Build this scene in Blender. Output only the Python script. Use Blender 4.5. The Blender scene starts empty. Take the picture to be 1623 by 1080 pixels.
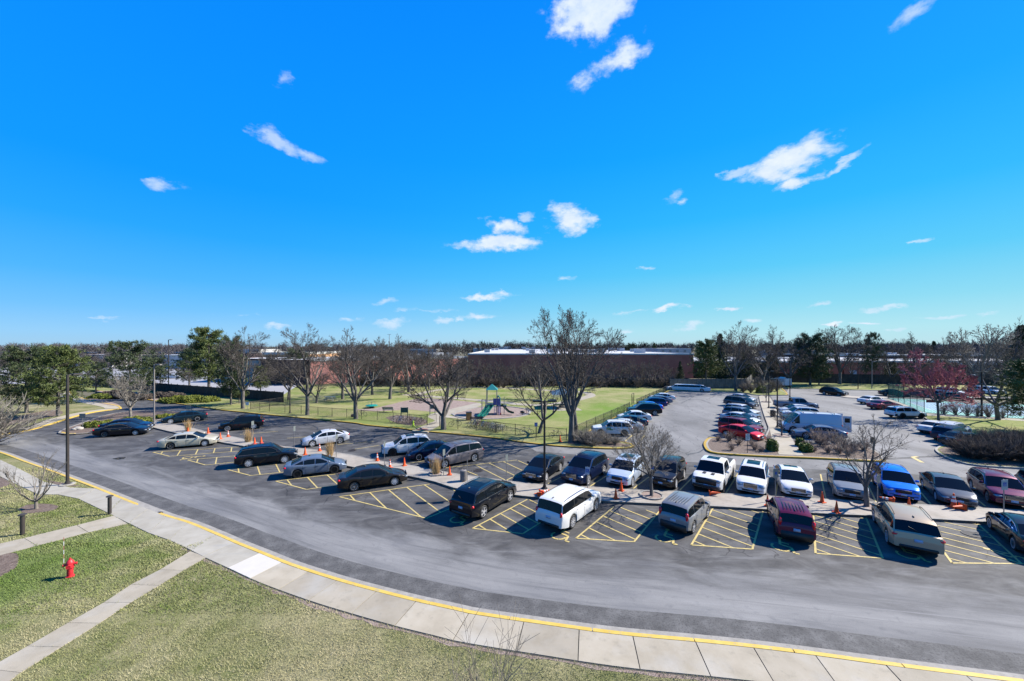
import bpy, bmesh, math, random
import numpy as np
from mathutils import Vector, Matrix, noise
R = math.radians
S = bpy.context.scene
COL = S.collection

# ------------------------------------------------------------------ camera
HC, FP, CX, HY = 10.5, 615.0, 811.5, 548.0          # camera height, focal length and principal point (px of a 1623 px wide frame)
cam_d = bpy.data.cameras.new('camera'); cam = bpy.data.objects.new('camera', cam_d); COL.objects.link(cam)
cam.location = (0, 0, HC); cam.rotation_euler = (R(90), 0, 0)
cam_d.sensor_width = 36; cam_d.lens = 36*FP/1623; cam_d.shift_y = (HY-540)/1623
cam_d.clip_start = .1; cam_d.clip_end = 6000
S.camera = cam

# ------------------------------------------------------------------ light and exposure
SUN_AZ, SUN_EL = 74.0, 38.5                          # azimuth clockwise from +Y
S.view_settings.view_transform = 'Standard'; S.view_settings.look = 'None'
S.view_settings.gamma = 1; S.view_settings.use_curve_mapping = False
S.view_settings.exposure = 1.3
ld = bpy.data.lights.new('sun', 'SUN'); ld.energy = 4.8; ld.angle = R(.53); ld.color = (1, .935, .84)
lo = bpy.data.objects.new('sun', ld); COL.objects.link(lo)
sd = Vector((math.sin(R(SUN_AZ))*math.cos(R(SUN_EL)), math.cos(R(SUN_AZ))*math.cos(R(SUN_EL)), math.sin(R(SUN_EL))))
lo.rotation_euler = (-sd).to_track_quat('-Z', 'Y').to_euler(); lo.location = sd*60

W = bpy.data.worlds.new('World'); S.world = W; W.use_nodes = True
def srgb(r, g, b):
    f = lambda c: (c/255/12.92) if c/255 <= .04045 else ((c/255+.055)/1.055)**2.4
    return (f(r), f(g), f(b), 1)
def world():
    nt = W.node_tree; nt.nodes.clear(); N = nt.nodes.new; Lk = nt.links.new
    def math_(op, a, b=None, clamp=False):
        n = N('ShaderNodeMath'); n.operation = op; n.use_clamp = clamp
        for i, v in enumerate((a, b)):
            if v is None: continue
            if isinstance(v, (int, float)): n.inputs[i].default_value = v
            else: Lk(v, n.inputs[i])
        return n.outputs[0]
    out = N('ShaderNodeOutputWorld'); bg = N('ShaderNodeBackground'); Lk(bg.outputs[0], out.inputs[0])
    tc = N('ShaderNodeTexCoord'); nrm = N('ShaderNodeVectorMath'); nrm.operation = 'NORMALIZE'; Lk(tc.outputs['Generated'], nrm.inputs[0])
    sx = N('ShaderNodeSeparateXYZ'); Lk(nrm.outputs[0], sx.inputs[0])
    x, y, z = sx.outputs
    sky = N('ShaderNodeTexSky'); sky.sky_type = 'NISHITA'; sky.sun_disc = False
    sky.sun_elevation = R(SUN_EL); sky.sun_rotation = R(SUN_AZ); sky.dust_density = .4; sky.ozone_density = 3; sky.air_density = 1
    k = N('ShaderNodeVectorMath'); k.operation = 'SCALE'; Lk(sky.outputs[0], k.inputs[0]); k.inputs['Scale'].default_value = .04
    def ramp(stops):
        r = N('ShaderNodeValToRGB'); Lk(z, r.inputs[0]); e = r.color_ramp.elements
        while len(e) < len(stops): e.new(.5)
        for el, (p, c) in zip(e, stops): el.position = p; el.color = srgb(*c)
        return r.outputs[0]
    away = ramp([(0, (158, 200, 230)), (.025, (146, 202, 243)), (.07, (112, 190, 248)), (.13, (74, 177, 251)), (.22, (34, 162, 253)), (.32, (8, 150, 253)), (.66, (2, 130, 246)), (1, (5, 105, 225))])
    sunw = ramp([(0, (182, 218, 228)), (.035, (172, 222, 234)), (.09, (136, 212, 236)), (.17, (88, 198, 242)), (.28, (44, 180, 250)), (.42, (14, 162, 252)), (.66, (4, 140, 250)), (1, (5, 110, 228))])
    t = math_('ADD', math_('MULTIPLY', x, math.sin(R(SUN_AZ))), math_('MULTIPLY', y, math.cos(R(SUN_AZ))))
    mr = N('ShaderNodeMapRange'); mr.interpolation_type = 'SMOOTHSTEP'; Lk(t, mr.inputs[0]); mr.inputs[1].default_value = -.55; mr.inputs[2].default_value = .9
    mx = N('ShaderNodeMix'); mx.data_type = 'RGBA'; Lk(mr.outputs[0], mx.inputs[0]); Lk(away, mx.inputs[6]); Lk(sunw, mx.inputs[7])
    sc = N('ShaderNodeVectorMath'); sc.operation = 'SCALE'; Lk(mx.outputs[2], sc.inputs[0]); sc.inputs['Scale'].default_value = .445
    m2 = N('ShaderNodeMix'); m2.data_type = 'RGBA'; m2.inputs[0].default_value = .97; Lk(k.outputs[0], m2.inputs[6]); Lk(sc.outputs[0], m2.inputs[7])
    # clouds: (azimuth, elevation) ellipses broken up by noise
    az = math_('ARCTAN2', x, y); el = math_('ARCSINE', z)
    cm = N('ShaderNodeCombineXYZ'); Lk(az, cm.inputs[0]); Lk(el, cm.inputs[1])
    st = N('ShaderNodeVectorMath'); st.operation = 'MULTIPLY'; Lk(cm.outputs[0], st.inputs[0]); st.inputs[1].default_value = (1, 1.7, 1)
    def noi(scale, det, rough, src):
        n = N('ShaderNodeTexNoise'); n.inputs['Scale'].default_value = scale; n.inputs['Detail'].default_value = det; n.inputs['Roughness'].default_value = rough
        Lk(src, n.inputs['Vector']); return n
    n0 = noi(9, 6, .62, st.outputs[0])
    dv = N('ShaderNodeVectorMath'); dv.operation = 'SUBTRACT'; Lk(n0.outputs['Color'], dv.inputs[0]); dv.inputs[1].default_value = (.5, .5, .5)
    ds = N('ShaderNodeVectorMath'); ds.operation = 'MULTIPLY'; Lk(dv.outputs[0], ds.inputs[0]); ds.inputs[1].default_value = (.15, .07, 0)
    da = N('ShaderNodeVectorMath'); da.operation = 'ADD'; Lk(ds.outputs[0], da.inputs[0]); Lk(cm.outputs[0], da.inputs[1])
    n1 = noi(15, 8, .6, st.outputs[0]); n2 = noi(18, 6, .65, st.outputs[0])
    CL = [(925,28,66,42,0,1),(962,12,42,30,-20,1),(975,100,66,24,-14,.72),(1252,254,74,25,-15,1),(1262,288,40,11,-12,.8),(1330,262,38,6,-24,.6),(1188,270,40,7,-5,.6),
          (440,222,34,15,15,.6),(488,243,34,12,22,.5),(272,298,36,9,-5,.42),(905,349,42,20,2,.95),(800,361,34,14,8,.8),(796,388,68,12,1,1),(836,341,12,8,-10,.5),
          (773,471,48,5,-3,.7),(616,481,22,5,-5,.5),(617,511,30,5,0,.6),(757,505,30,6,0,.8),(703,508,16,5,0,.5),(1055,492,28,4.5,-8,.7),(1145,491,15,5,0,.9),(1100,517,28,6,-5,.6),
          (1298,478,22,4,-6,.55),(1400,483,32,3.5,-4,.6),(1020,424,12,6,-10,.6),(1465,380,12,5,-18,.6),(1068,312,20,11,-10,.4),(1318,511,30,4,-8,.7),(1387,509,30,3,0,.7),
          (450,515,24,4,0,.5),(450,130,20,14,20,.25),(1452,14,44,16,-10,.3),(900,438,15,5,-8,.35),(560,505,20,4,0,.3),(1420,525,20,4,0,.4),(990,521,14,4,0,.5),(1480,502,30,3,0,.3),
          (380,498,36,4,0,.25),(170,503,30,3,0,.15),(1000,497,30,4,-6,.4),(1200,509,20,4,0,.5),(1085,318,9,6,0,.25),(680,495,60,3,0,.15),(1560,500,30,3,0,.25)]
    acc = None; faint = None
    for cx, cy, hw, hh, rot, inten in CL:
        f = lambda px, py: (math.atan((px-CX)/FP), math.atan((HY-py)/math.hypot(FP, px-CX)))
        a0, e0 = f(cx, cy); a1, _ = f(cx+hw, cy); a2, _ = f(cx-hw, cy); _, e1 = f(cx, cy-hh); _, e2 = f(cx, cy+hh)
        mp = N('ShaderNodeMapping'); mp.vector_type = 'TEXTURE'; Lk(da.outputs[0], mp.inputs[0])
        mp.inputs['Location'].default_value = (a0, e0, 0); mp.inputs['Rotation'].default_value = (0, 0, R(-rot)); mp.inputs['Scale'].default_value = (abs(a1-a2)/2*1.3, abs(e1-e2)/2*1.35, 1)
        ln = N('ShaderNodeVectorMath'); ln.operation = 'LENGTH'; Lk(mp.outputs[0], ln.inputs[0])
        q = math_('SUBTRACT', 1.0, ln.outputs['Value'], True)
        if inten > .65: acc = math_('MULTIPLY', q, inten) if acc is None else math_('MAXIMUM', acc, math_('MULTIPLY', q, inten))
        else: q = math_('MULTIPLY', q, .28+inten*.95); faint = q if faint is None else math_('MAXIMUM', faint, q)
    def cover_(ac, hi, op):
        d = math_('MULTIPLY', math_('MULTIPLY', ac, 7.0, True), math_('ADD', math_('ADD', math_('MULTIPLY', ac, 1.9), -.14), math_('MULTIPLY', math_('ADD', n1.outputs[0], -.5), 3.6)))
        md = N('ShaderNodeMapRange'); md.interpolation_type = 'SMOOTHSTEP'; Lk(d, md.inputs[0]); md.inputs[1].default_value = .0; md.inputs[2].default_value = hi; md.inputs[4].default_value = op; return md.outputs[0]
    cov = math_('MAXIMUM', cover_(acc, 1.25, 1.0), cover_(faint, 1.3, .62))
    front = math_('GREATER_THAN', y, 0.0)
    dm = math_('MULTIPLY', cov, front)
    cr = N('ShaderNodeMix'); cr.data_type = 'RGBA'; Lk(n2.outputs[0], cr.inputs[0]); cr.inputs[6].default_value = srgb(176, 206, 240); cr.inputs[7].default_value = srgb(250, 253, 255)
    cs = N('ShaderNodeVectorMath'); cs.operation = 'SCALE'; Lk(cr.outputs[2], cs.inputs[0]); cs.inputs['Scale'].default_value = .445
    fin = N('ShaderNodeMix'); fin.data_type = 'RGBA'; Lk(dm, fin.inputs[0]); Lk(m2.outputs[2], fin.inputs[6]); Lk(cs.outputs[0], fin.inputs[7])
    Lk(fin.outputs[2], bg.inputs[0]); bg.inputs[1].default_value = 1.0
world()
S.cycles.max_bounces = 5; S.cycles.diffuse_bounces = 2; S.cycles.glossy_bounces = 2; S.cycles.transparent_max_bounces = 12

# ------------------------------------------------------------------ helpers
def U(px, py, z=0.0):
    """point of the place seen at a photo pixel, at height z"""
    Y = FP*(HC-z)/(py-HY)
    return Vector(((px-CX)/FP*Y, Y, z))
def at(px, Y, z=0.0): return Vector(((px-CX)/FP*Y, Y, z))
def base(px, py, z=0.0): v = U(px, py, z); return v
def height(py_top, Y): return HC - (py_top-HY)*Y/FP

class MB:
    def __init__(s): s.v = []; s.f = []; s.m = []
    def add(s, vs, fs, m=0):
        o = len(s.v); s.v += [tuple(v) for v in vs]; s.f += [tuple(i+o for i in f) for f in fs]; s.m += [m]*len(fs); return s
    def box(s, c, d, rz=0, m=0, ry=0):
        hx, hy, hz = d[0]/2, d[1]/2, d[2]/2; M = Matrix.Rotation(rz, 3, 'Z') @ Matrix.Rotation(ry, 3, 'Y'); c = Vector(c)
        vs = [c + M @ Vector((x*hx, y*hy, z*hz)) for z in (-1, 1) for x, y in ((-1,-1),(1,-1),(1,1),(-1,1))]
        return s.add(vs, [(0,3,2,1),(4,5,6,7),(0,1,5,4),(1,2,6,5),(2,3,7,6),(3,0,4,7)], m)
    def tube(s, p0, p1, r0, r1=None, n=6, m=0, caps=True):
        p0 = Vector(p0); p1 = Vector(p1); r1 = r0 if r1 is None else r1
        d = p1-p0
        if d.length < 1e-6: return s
        d.normalize(); a = d.orthogonal().normalized(); b = d.cross(a)
        vs = []
        for p, r in ((p0, r0), (p1, r1)):
            for i in range(n):
                t = 2*math.pi*i/n; vs.append(p + (a*math.cos(t)+b*math.sin(t))*r)
        fs = [(i, (i+1)%n, n+(i+1)%n, n+i) for i in range(n)]
        if caps: fs += [tuple(range(n-1, -1, -1)), tuple(range(n, 2*n))]
        return s.add(vs, fs, m)
    def path(s, pts, r, n=6, m=0):
        for a, b in zip(pts, pts[1:]): s.tube(a, b, r, r, n, m)
        return s
    def lathe(s, prof, n=16, c=(0,0,0), axis='Z', m=0, capt=True):
        vs = []; c = Vector(c)
        for r, z in prof:
            for i in range(n):
                t = 2*math.pi*i/n; x, y = r*math.cos(t), r*math.sin(t)
                v = Vector((x, y, z)) if axis == 'Z' else (Vector((x, z, y)) if axis == 'Y' else Vector((z, x, y)))
                vs.append(c+v)
        k = len(prof); fs = []
        for j in range(k-1):
            for i in range(n):
                q = (j*n+i, j*n+(i+1)%n, (j+1)*n+(i+1)%n, (j+1)*n+i)
                fs.append(q if axis != 'Y' else q[::-1])
        if capt:
            a = tuple(range(n-1, -1, -1)); b = tuple((k-1)*n+i for i in range(n))
            fs += [a, b] if axis != 'Y' else [a[::-1], b[::-1]]
        return s.add(vs, fs, m)
    def ell(s, c, r, nu=8, nv=6, m=0, jit=0, rng=None):
        prof = []
        vs = []; c = Vector(c)
        for j in range(nv+1):
            p = math.pi*j/nv
            for i in range(nu):
                t = 2*math.pi*i/nu; q = 1+(rng.uniform(-jit, jit) if jit and 0 < j < nv else 0)
                vs.append(c+Vector((r[0]*math.sin(p)*math.cos(t)*q, r[1]*math.sin(p)*math.sin(t)*q, -r[2]*math.cos(p)*q)))
        fs = [(j*nu+i, j*nu+(i+1)%nu, (j+1)*nu+(i+1)%nu, (j+1)*nu+i) for j in range(nv) for i in range(nu)]
        return s.add(vs, fs, m)
    def prism(s, poly, z0, z1, m=0):
        """extruded outline (list of xy), may be concave"""
        n = len(poly)
        ar = sum(poly[i][0]*poly[(i+1)%n][1]-poly[(i+1)%n][0]*poly[i][1] for i in range(n))
        if ar < 0: poly = list(poly)[::-1]
        vs = [(p[0], p[1], z0) for p in poly]+[(p[0], p[1], z1) for p in poly]
        fs = [tuple(range(n, 2*n))]+[(i, (i+1)%n, n+(i+1)%n, n+i) for i in range(n)]
        if z1-z0 > .3: fs.append(tuple(range(n-1, -1, -1)))
        return s.add(vs, fs, m)
    def strip(s, A, B, za0, z1, m=0):
        """box-section band between two matching lines A and B, from za0 up to z1"""
        n = len(A); vs = []
        for a, b in zip(A, B): vs += [(a[0], a[1], za0), (a[0], a[1], z1), (b[0], b[1], z1), (b[0], b[1], za0)]
        fs = []
        for i in range(n-1):
            o = 4*i
            for j in range(3): fs.append((o+j, o+j+1, o+4+j+1, o+4+j))
        fs += [(0,3,2,1), (4*n-4, 4*n-3, 4*n-2, 4*n-1)]
        return s.add(vs, fs, m)
    def mesh(s, name, mats, smooth=None):
        me = bpy.data.meshes.new(name); me.from_pydata(s.v, [], s.f)
        for m in (mats if isinstance(mats, (list, tuple)) else [mats]): me.materials.append(m)
        if any(s.m): me.polygons.foreach_set('material_index', s.m)
        if smooth is not None:
            me.polygons.foreach_set('use_smooth', [True]*len(s.f)); me.set_sharp_from_angle(angle=R(smooth))
        me.update(); return me
    def build(s, name, mats, parent=None, smooth=None):
        return link(name, s.mesh(name, mats, smooth), parent)
def fixn(me):
    b = bmesh.new(); b.from_mesh(me); bmesh.ops.recalc_face_normals(b, faces=b.faces); b.to_mesh(me); b.free(); return me
def link(name, me, parent=None, loc=None):
    o = bpy.data.objects.new(name, me); COL.objects.link(o)
    if parent is not None: o.parent = parent
    if loc is not None: o.location = loc
    return o
def tag(o, label=None, cat=None, group=None, kind=None):
    if label: o['label'] = label
    if cat: o['category'] = cat
    if group: o['group'] = group
    if kind: o['kind'] = kind
    return o
def thing(name, label, cat, loc=(0,0,0), rz=0, group=None):
    o = bpy.data.objects.new(name, None); COL.objects.link(o); o.location = loc; o.rotation_euler = (0, 0, rz); o.empty_display_size = .3
    return tag(o, label, cat, group)
def struct(o): o['kind'] = 'structure'; return o
KIDS = {}
def copy_thing(o, loc, rz=0, scale=None, label=None, group=None, paint=None, cat=None):
    def cp(a, par):
        c = a.copy(); COL.objects.link(c)
        if par is not None: c.parent = par
        for ch in a.children: cp(ch, c)
        return c
    c = cp(o, None); c.location = loc; c.rotation_euler = (0, 0, rz)
    if scale is not None: c.scale = scale if isinstance(scale, (tuple, list)) else (scale,)*3
    if label: c['label'] = label
    if cat: c['category'] = cat
    if group: c['group'] = group
    elif 'group' in c and group is not None: del c['group']
    return c

# ------------------------------------------------------------------ materials
MC = {}
AK = .68      # real-world reflectances: the colours below are written as they look in full sun
def _a(c): return tuple(v*AK for v in c)
def mat(name, col, rough=.7, metal=0, coat=0, alpha=1, spec=.5, emit=None):
    if name in MC: return MC[name]
    m = bpy.data.materials.new(name); m.use_nodes = True; b = m.node_tree.nodes['Principled BSDF']
    b.inputs['Base Color'].default_value = (*_a(col), 1); b.inputs['Roughness'].default_value = rough; b.inputs['Metallic'].default_value = metal
    b.inputs['Coat Weight'].default_value = coat; b.inputs['Coat Roughness'].default_value = .04; b.inputs['Alpha'].default_value = alpha
    b.inputs['Specular IOR Level'].default_value = spec
    MC[name] = m; return m
def nmat(name, cols, scale=1.0, rough=.85, bump=0.0, bscale=None, detail=6, stretch=(1,1,1), dist=0.0, layers=(), lo=.3, hi=.7, coord='Object', spec=.3, rot=0, rnd=0, cracks=0, patch=None):
    """procedural material: noise blended colours + more noise layers [(scale, colour, lo, hi, strength, stretch)]"""
    if name in MC: return MC[name]
    m = bpy.data.materials.new(name); m.use_nodes = True; nt = m.node_tree; N = nt.nodes.new; Lk = nt.links.new
    b = nt.nodes['Principled BSDF']; b.inputs['Roughness'].default_value = rough; b.inputs['Specular IOR Level'].default_value = spec
    if coord == 'World':
        tc = N('ShaderNodeNewGeometry'); src = tc.outputs['Position']
    else:
        tc = N('ShaderNodeTexCoord'); src = tc.outputs[coord]
    def noi(sc, st, det=detail, d=0.0, ro=.6, rz=0):
        mp = N('ShaderNodeMapping'); mp.inputs['Scale'].default_value = st; mp.inputs['Rotation'].default_value = (0, 0, rz); Lk(src, mp.inputs[0])
        n = N('ShaderNodeTexNoise'); n.inputs['Scale'].default_value = sc; n.inputs['Detail'].default_value = det; n.inputs['Roughness'].default_value = ro; n.inputs['Distortion'].default_value = d
        Lk(mp.outputs[0], n.inputs['Vector']); return n.outputs[0]
    n = noi(scale, stretch, d=dist, rz=rot)
    rp = N('ShaderNodeValToRGB'); e = rp.color_ramp.elements
    while len(e) < len(cols): e.new(.5)
    for i, (el, c) in enumerate(zip(e, cols)):
        el.position = lo+(hi-lo)*i/max(1, len(cols)-1); el.color = (*_a(c), 1)
    Lk(n, rp.inputs[0]); cur = rp.outputs[0]
    for (sc, c, l0, h0, stg, st) in layers:
        nn = noi(sc, st, rz=rot); mr = N('ShaderNodeMapRange'); Lk(nn, mr.inputs[0]); mr.inputs[1].default_value = l0; mr.inputs[2].default_value = h0; mr.inputs[4].default_value = stg
        mx = N('ShaderNodeMix'); mx.data_type = 'RGBA'; Lk(mr.outputs[0], mx.inputs[0]); Lk(cur, mx.inputs[6]); mx.inputs[7].default_value = (*_a(c), 1); cur = mx.outputs[2]
    def mixc(fac, c):
        nonlocal cur
        mx = N('ShaderNodeMix'); mx.data_type = 'RGBA'; Lk(fac, mx.inputs[0]); Lk(cur, mx.inputs[6]); mx.inputs[7].default_value = (*_a(c), 1); cur = mx.outputs[2]
    for (px_, py_, rad, c, stg) in (patch or ()):       # a patch of another growth at one spot of the place
        q = N('ShaderNodeVectorMath'); q.operation = 'DISTANCE'; Lk(src, q.inputs[0]); q.inputs[1].default_value = (px_, py_, .1)
        ad = N('ShaderNodeMath'); ad.operation = 'MULTIPLY_ADD'; Lk(noi(.5, (1,1,1)), ad.inputs[0]); ad.inputs[1].default_value = rad*1.3; Lk(q.outputs['Value'], ad.inputs[2])
        mr = N('ShaderNodeMapRange'); Lk(ad.outputs[0], mr.inputs[0]); mr.inputs[1].default_value = rad*1.7; mr.inputs[2].default_value = rad*.9; mr.inputs[4].default_value = stg; mixc(mr.outputs[0], c)
    if cracks:
        mp = N('ShaderNodeVectorMath'); mp.operation = 'ADD'; Lk(src, mp.inputs[0]); n3 = N('ShaderNodeTexNoise'); n3.inputs['Scale'].default_value = 1.1; n3.inputs['Detail'].default_value = 5; Lk(src, n3.inputs['Vector']); Lk(n3.outputs['Color'], mp.inputs[1])
        vo = N('ShaderNodeTexVoronoi'); vo.feature = 'DISTANCE_TO_EDGE'; vo.inputs['Scale'].default_value = .42; Lk(mp.outputs[0], vo.inputs['Vector'])
        mr = N('ShaderNodeMapRange'); Lk(vo.outputs['Distance'], mr.inputs[0]); mr.inputs[1].default_value = .016; mr.inputs[2].default_value = .004; mr.inputs[4].default_value = cracks
        m2_ = N('ShaderNodeMapRange'); Lk(noi(.12, (1,1,1)), m2_.inputs[0]); m2_.inputs[1].default_value = .44; m2_.inputs[2].default_value = .56
        mu = N('ShaderNodeMath'); mu.operation = 'MULTIPLY'; Lk(mr.outputs[0], mu.inputs[0]); Lk(m2_.outputs[0], mu.inputs[1]); mixc(mu.outputs[0], (.02,.02,.022))
    if rnd:
        oi = N('ShaderNodeObjectInfo'); mr = N('ShaderNodeMapRange'); Lk(oi.outputs['Random'], mr.inputs[0]); mr.inputs[3].default_value = 1-rnd; mr.inputs[4].default_value = 1+rnd*.5
        sc_ = N('ShaderNodeVectorMath'); sc_.operation = 'SCALE'; Lk(cur, sc_.inputs[0]); Lk(mr.outputs[0], sc_.inputs['Scale']); cur = sc_.outputs[0]
    Lk(cur, b.inputs['Base Color'])
    if bump:
        bn = N('ShaderNodeBump'); bn.inputs['Strength'].default_value = bump; bn.inputs['Distance'].default_value = .03
        Lk(noi(bscale or scale*6, (1,1,1)), bn.inputs['Height']); Lk(bn.outputs[0], b.inputs['Normal'])
    MC[name] = m; return m

# ---- colours of the place
M_ground = nmat('dry_field', [(.10,.085,.05),(.16,.14,.08),(.12,.13,.06)], .05, coord='World', layers=[(.9,(.08,.07,.05),.5,.7,.6,(1,1,1))])
def lawn_mat(name, green, straw, bias, patch=None):
    return nmat(name, [green, tuple((a+b)/2 for a, b in zip(green, straw)), straw], .22, coord='World', lo=.38-bias, hi=.66-bias, rough=.95, bump=.9, bscale=22, spec=.1,
                layers=[(1.6, straw, .5, .68, .55, (1,1,1)), (9, tuple(c*.45 for c in green), .52, .70, .7, (1,1,1)), (3.0, (.20,.15,.09), .66, .74, .5, (1,1,1)), (40, tuple(c*.5 for c in straw), .5, .66, .6, (1,1,1))], patch=patch)
M_lawn_near = lawn_mat('lawn_soil', (.13,.16,.04), (.38,.34,.19), .02, [(-23,17.5,6.5,(.10,.17,.03),.7)])
M_lawn_park = lawn_mat('park_lawn', (.16,.235,.04), (.37,.345,.16), .05, [(19,62,11,(.15,.27,.03),.7),(9,58,8,(.16,.26,.04),.5),(-20,52,10,(.15,.22,.04),.5)])
M_lawn_right = lawn_mat('right_lawn', (.16,.24,.04), (.36,.34,.14), .02)
M_asph = nmat('parking_asphalt', [(.052,.051,.050),(.090,.0885,.087),(.150,.148,.144)], .35, coord='World', rough=.82, bump=.25, bscale=60, lo=.34, hi=.68, dist=1.2, stretch=(1,1.6,1), rot=R(-12), cracks=.85,
              layers=[(2.2,(.045,.046,.052),.52,.72,.75,(.5,1.6,1)), (.9,(.21,.21,.215),.56,.74,.55,(.35,1.8,1)), (110,(.25,.25,.25),.6,.75,.5,(1,1,1)), (90,(.03,.03,.03),.58,.75,.6,(1,1,1))])
M_road = nmat('drive_asphalt', [(.135,.139,.148),(.18,.185,.196),(.215,.218,.226)], .28, coord='World', rough=.85, bump=.3, bscale=55, lo=.35, hi=.65, dist=.8, stretch=(.5,1.8,1), rot=R(-6),
              layers=[(1.1,(.10,.105,.118),.54,.74,.6,(.25,2.2,1)), (1.7,(.25,.25,.255),.58,.78,.5,(.2,3,1)), (100,(.31,.31,.31),.6,.75,.5,(1,1,1)), (80,(.05,.05,.055),.57,.75,.65,(1,1,1))])
M_lot = nmat('lot_asphalt', [(.14,.1385,.136),(.20,.198,.194),(.255,.252,.246)], .18, coord='World', rough=.85, lo=.33, hi=.66, dist=.7, stretch=(1.2,.5,1), rot=R(-30), bump=.2, bscale=50, cracks=.7,
              layers=[(.8,(.10,.10,.11),.56,.72,.5,(1,.5,1)), (2.5,(.30,.30,.30),.6,.76,.4,(1,.3,1)), (90,(.07,.07,.07),.58,.74,.5,(1,1,1))])
M_patch = nmat('dark_asphalt_edge', [(.075,.074,.073),(.118,.116,.113),(.18,.177,.172)], 1.2, coord='World', bump=.5, bscale=30, layers=[(14,(.02,.02,.02),.5,.7,.7,(1,1,1)),(6,(.16,.16,.165),.6,.75,.6,(.5,1.5,1))])
M_conc = nmat('pavement_concrete', [(.36,.315,.235),(.425,.375,.285),(.465,.415,.325)], .9, coord='World', bump=.15, bscale=50, rnd=.13, layers=[(3.5,(.27,.245,.19),.55,.72,.5,(1,1,1)),(60,(.25,.24,.2),.6,.75,.4,(1,1,1)),(.5,(.50,.49,.45),.5,.7,.5,(1,1,1))])
M_conc_grey = nmat('cool_concrete', [(.36,.33,.265),(.42,.39,.32),(.465,.435,.365)], 1.3, coord='World', bump=.15, bscale=50, rnd=.08, layers=[(1.1,(.30,.30,.29),.55,.75,.5,(.4,2,1)),(60,(.28,.28,.26),.6,.75,.4,(1,1,1))])
M_conc_new = nmat('new_concrete', [(.58,.545,.48),(.64,.605,.54)], 1.5, coord='World', bump=.1, bscale=50)
M_paver = nmat('brick_paving', [(.30,.265,.215),(.38,.335,.275),(.42,.375,.31)], 1.2, coord='World', bump=.2, layers=[(5,(.24,.215,.19),.52,.70,.5,(1,1,1)),(.35,(.47,.445,.40),.45,.7,.5,(1,1,1))])
M_kerb = nmat('kerb_concrete', [(.28,.265,.235),(.40,.38,.34)], 3, coord='World', layers=[(14,(.12,.11,.09),.58,.72,.6,(1,1,1))])
M_yell = nmat('yellow_kerb_paint', [(.62,.42,.07),(.74,.53,.12)], 3, coord='World', rough=.6, layers=[(5,(.42,.37,.24),.57,.70,.8,(1,1,1)),(30,(.15,.13,.08),.64,.74,.6,(1,1,1))])
M_yell_old = nmat('old_yellow_kerb_paint', [(.42,.27,.04),(.55,.36,.05)], 3, coord='World', layers=[(7,(.26,.22,.13),.55,.70,.8,(1,1,1))])
M_line = nmat('yellow_line_paint', [(.56,.43,.14),(.72,.58,.23)], 4, coord='World', rough=.7, layers=[(14,(.17,.165,.15),.52,.68,.75,(1,1,1)),(1.2,(.30,.26,.15),.5,.7,.5,(1,1,1))])
M_line_worn = nmat('worn_line_paint', [(.34,.33,.26),(.26,.26,.24)], 4, coord='World', layers=[(10,(.15,.15,.155),.5,.66,.8,(1,1,1))])
M_mulch = nmat('wood_mulch', [(.09,.06,.045),(.19,.14,.11),(.28,.22,.175)], 7, coord='World', bump=1, bscale=20, rough=.95, layers=[(30,(.035,.025,.02),.5,.66,.7,(1,1,1)),(22,(.38,.33,.28),.62,.74,.6,(1,1,1))])
M_playmulch = nmat('play_mulch', [(.24,.17,.135),(.33,.25,.21),(.38,.30,.25)], 2.5, coord='World', bump=.8, bscale=14, layers=[(12,(.14,.10,.085),.54,.68,.5,(1,1,1))])
M_crack = mat('tar_seal', (.018,.018,.02), .5)
M_joint = mat('joint_dirt', (.06,.055,.045), .9)
M_bark = nmat('grey_bark', [(.075,.068,.062),(.15,.138,.125),(.24,.22,.20)], 5, bump=.8, bscale=18, stretch=(1,1,.25), rough=.95)
M_twig = nmat('twig_bark', [(.075,.065,.058),(.155,.135,.12)], 3, rough=.9)
M_twig_light = nmat('pale_twig_bark', [(.17,.145,.12),(.27,.24,.20)], 3, rough=.9)
M_twig_pale = nmat('grey_twig_bark', [(.22,.20,.17),(.32,.29,.25)], 3, rough=.9)
M_redbud = nmat('red_buds', [(.36,.10,.12),(.58,.22,.25)], 3, rough=.8)
M_needle_dark = nmat('dark_needles', [(.028,.048,.022),(.065,.095,.038),(.12,.15,.065)], .9, coord='World', rough=.7, layers=[(6,(.09,.12,.035),.56,.70,.6,(1,1,1))])
M_needle_mid = nmat('green_needles', [(.05,.078,.018),(.105,.14,.035),(.18,.21,.06)], .8, coord='World', rough=.7, layers=[(5,(.15,.175,.05),.55,.70,.6,(1,1,1))])
M_needle_blue = nmat('bluish_needles', [(.03,.055,.035),(.055,.09,.05),(.10,.14,.085)], .8, coord='World', rough=.7)
M_yew = nmat('yew_leaves', [(.07,.10,.012),(.16,.19,.02),(.30,.30,.04)], 1.3, coord='World', rough=.7, layers=[(8,(.02,.04,.01),.54,.68,.8,(1,1,1))])
M_box = nmat('boxwood_leaves', [(.05,.08,.012),(.13,.17,.022),(.25,.28,.04)], 3, coord='World', rough=.7)
M_straw = nmat('dry_ornamental_grass', [(.42,.25,.10),(.66,.44,.20),(.80,.60,.32)], 6, rough=.9)
M_deadbush = nmat('dead_stems', [(.22,.16,.13),(.36,.29,.24)], 4, rough=.9)
M_hedge = nmat('winter_hedge_twigs', [(.08,.065,.055),(.17,.14,.12)], 4, rough=.95)
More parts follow.
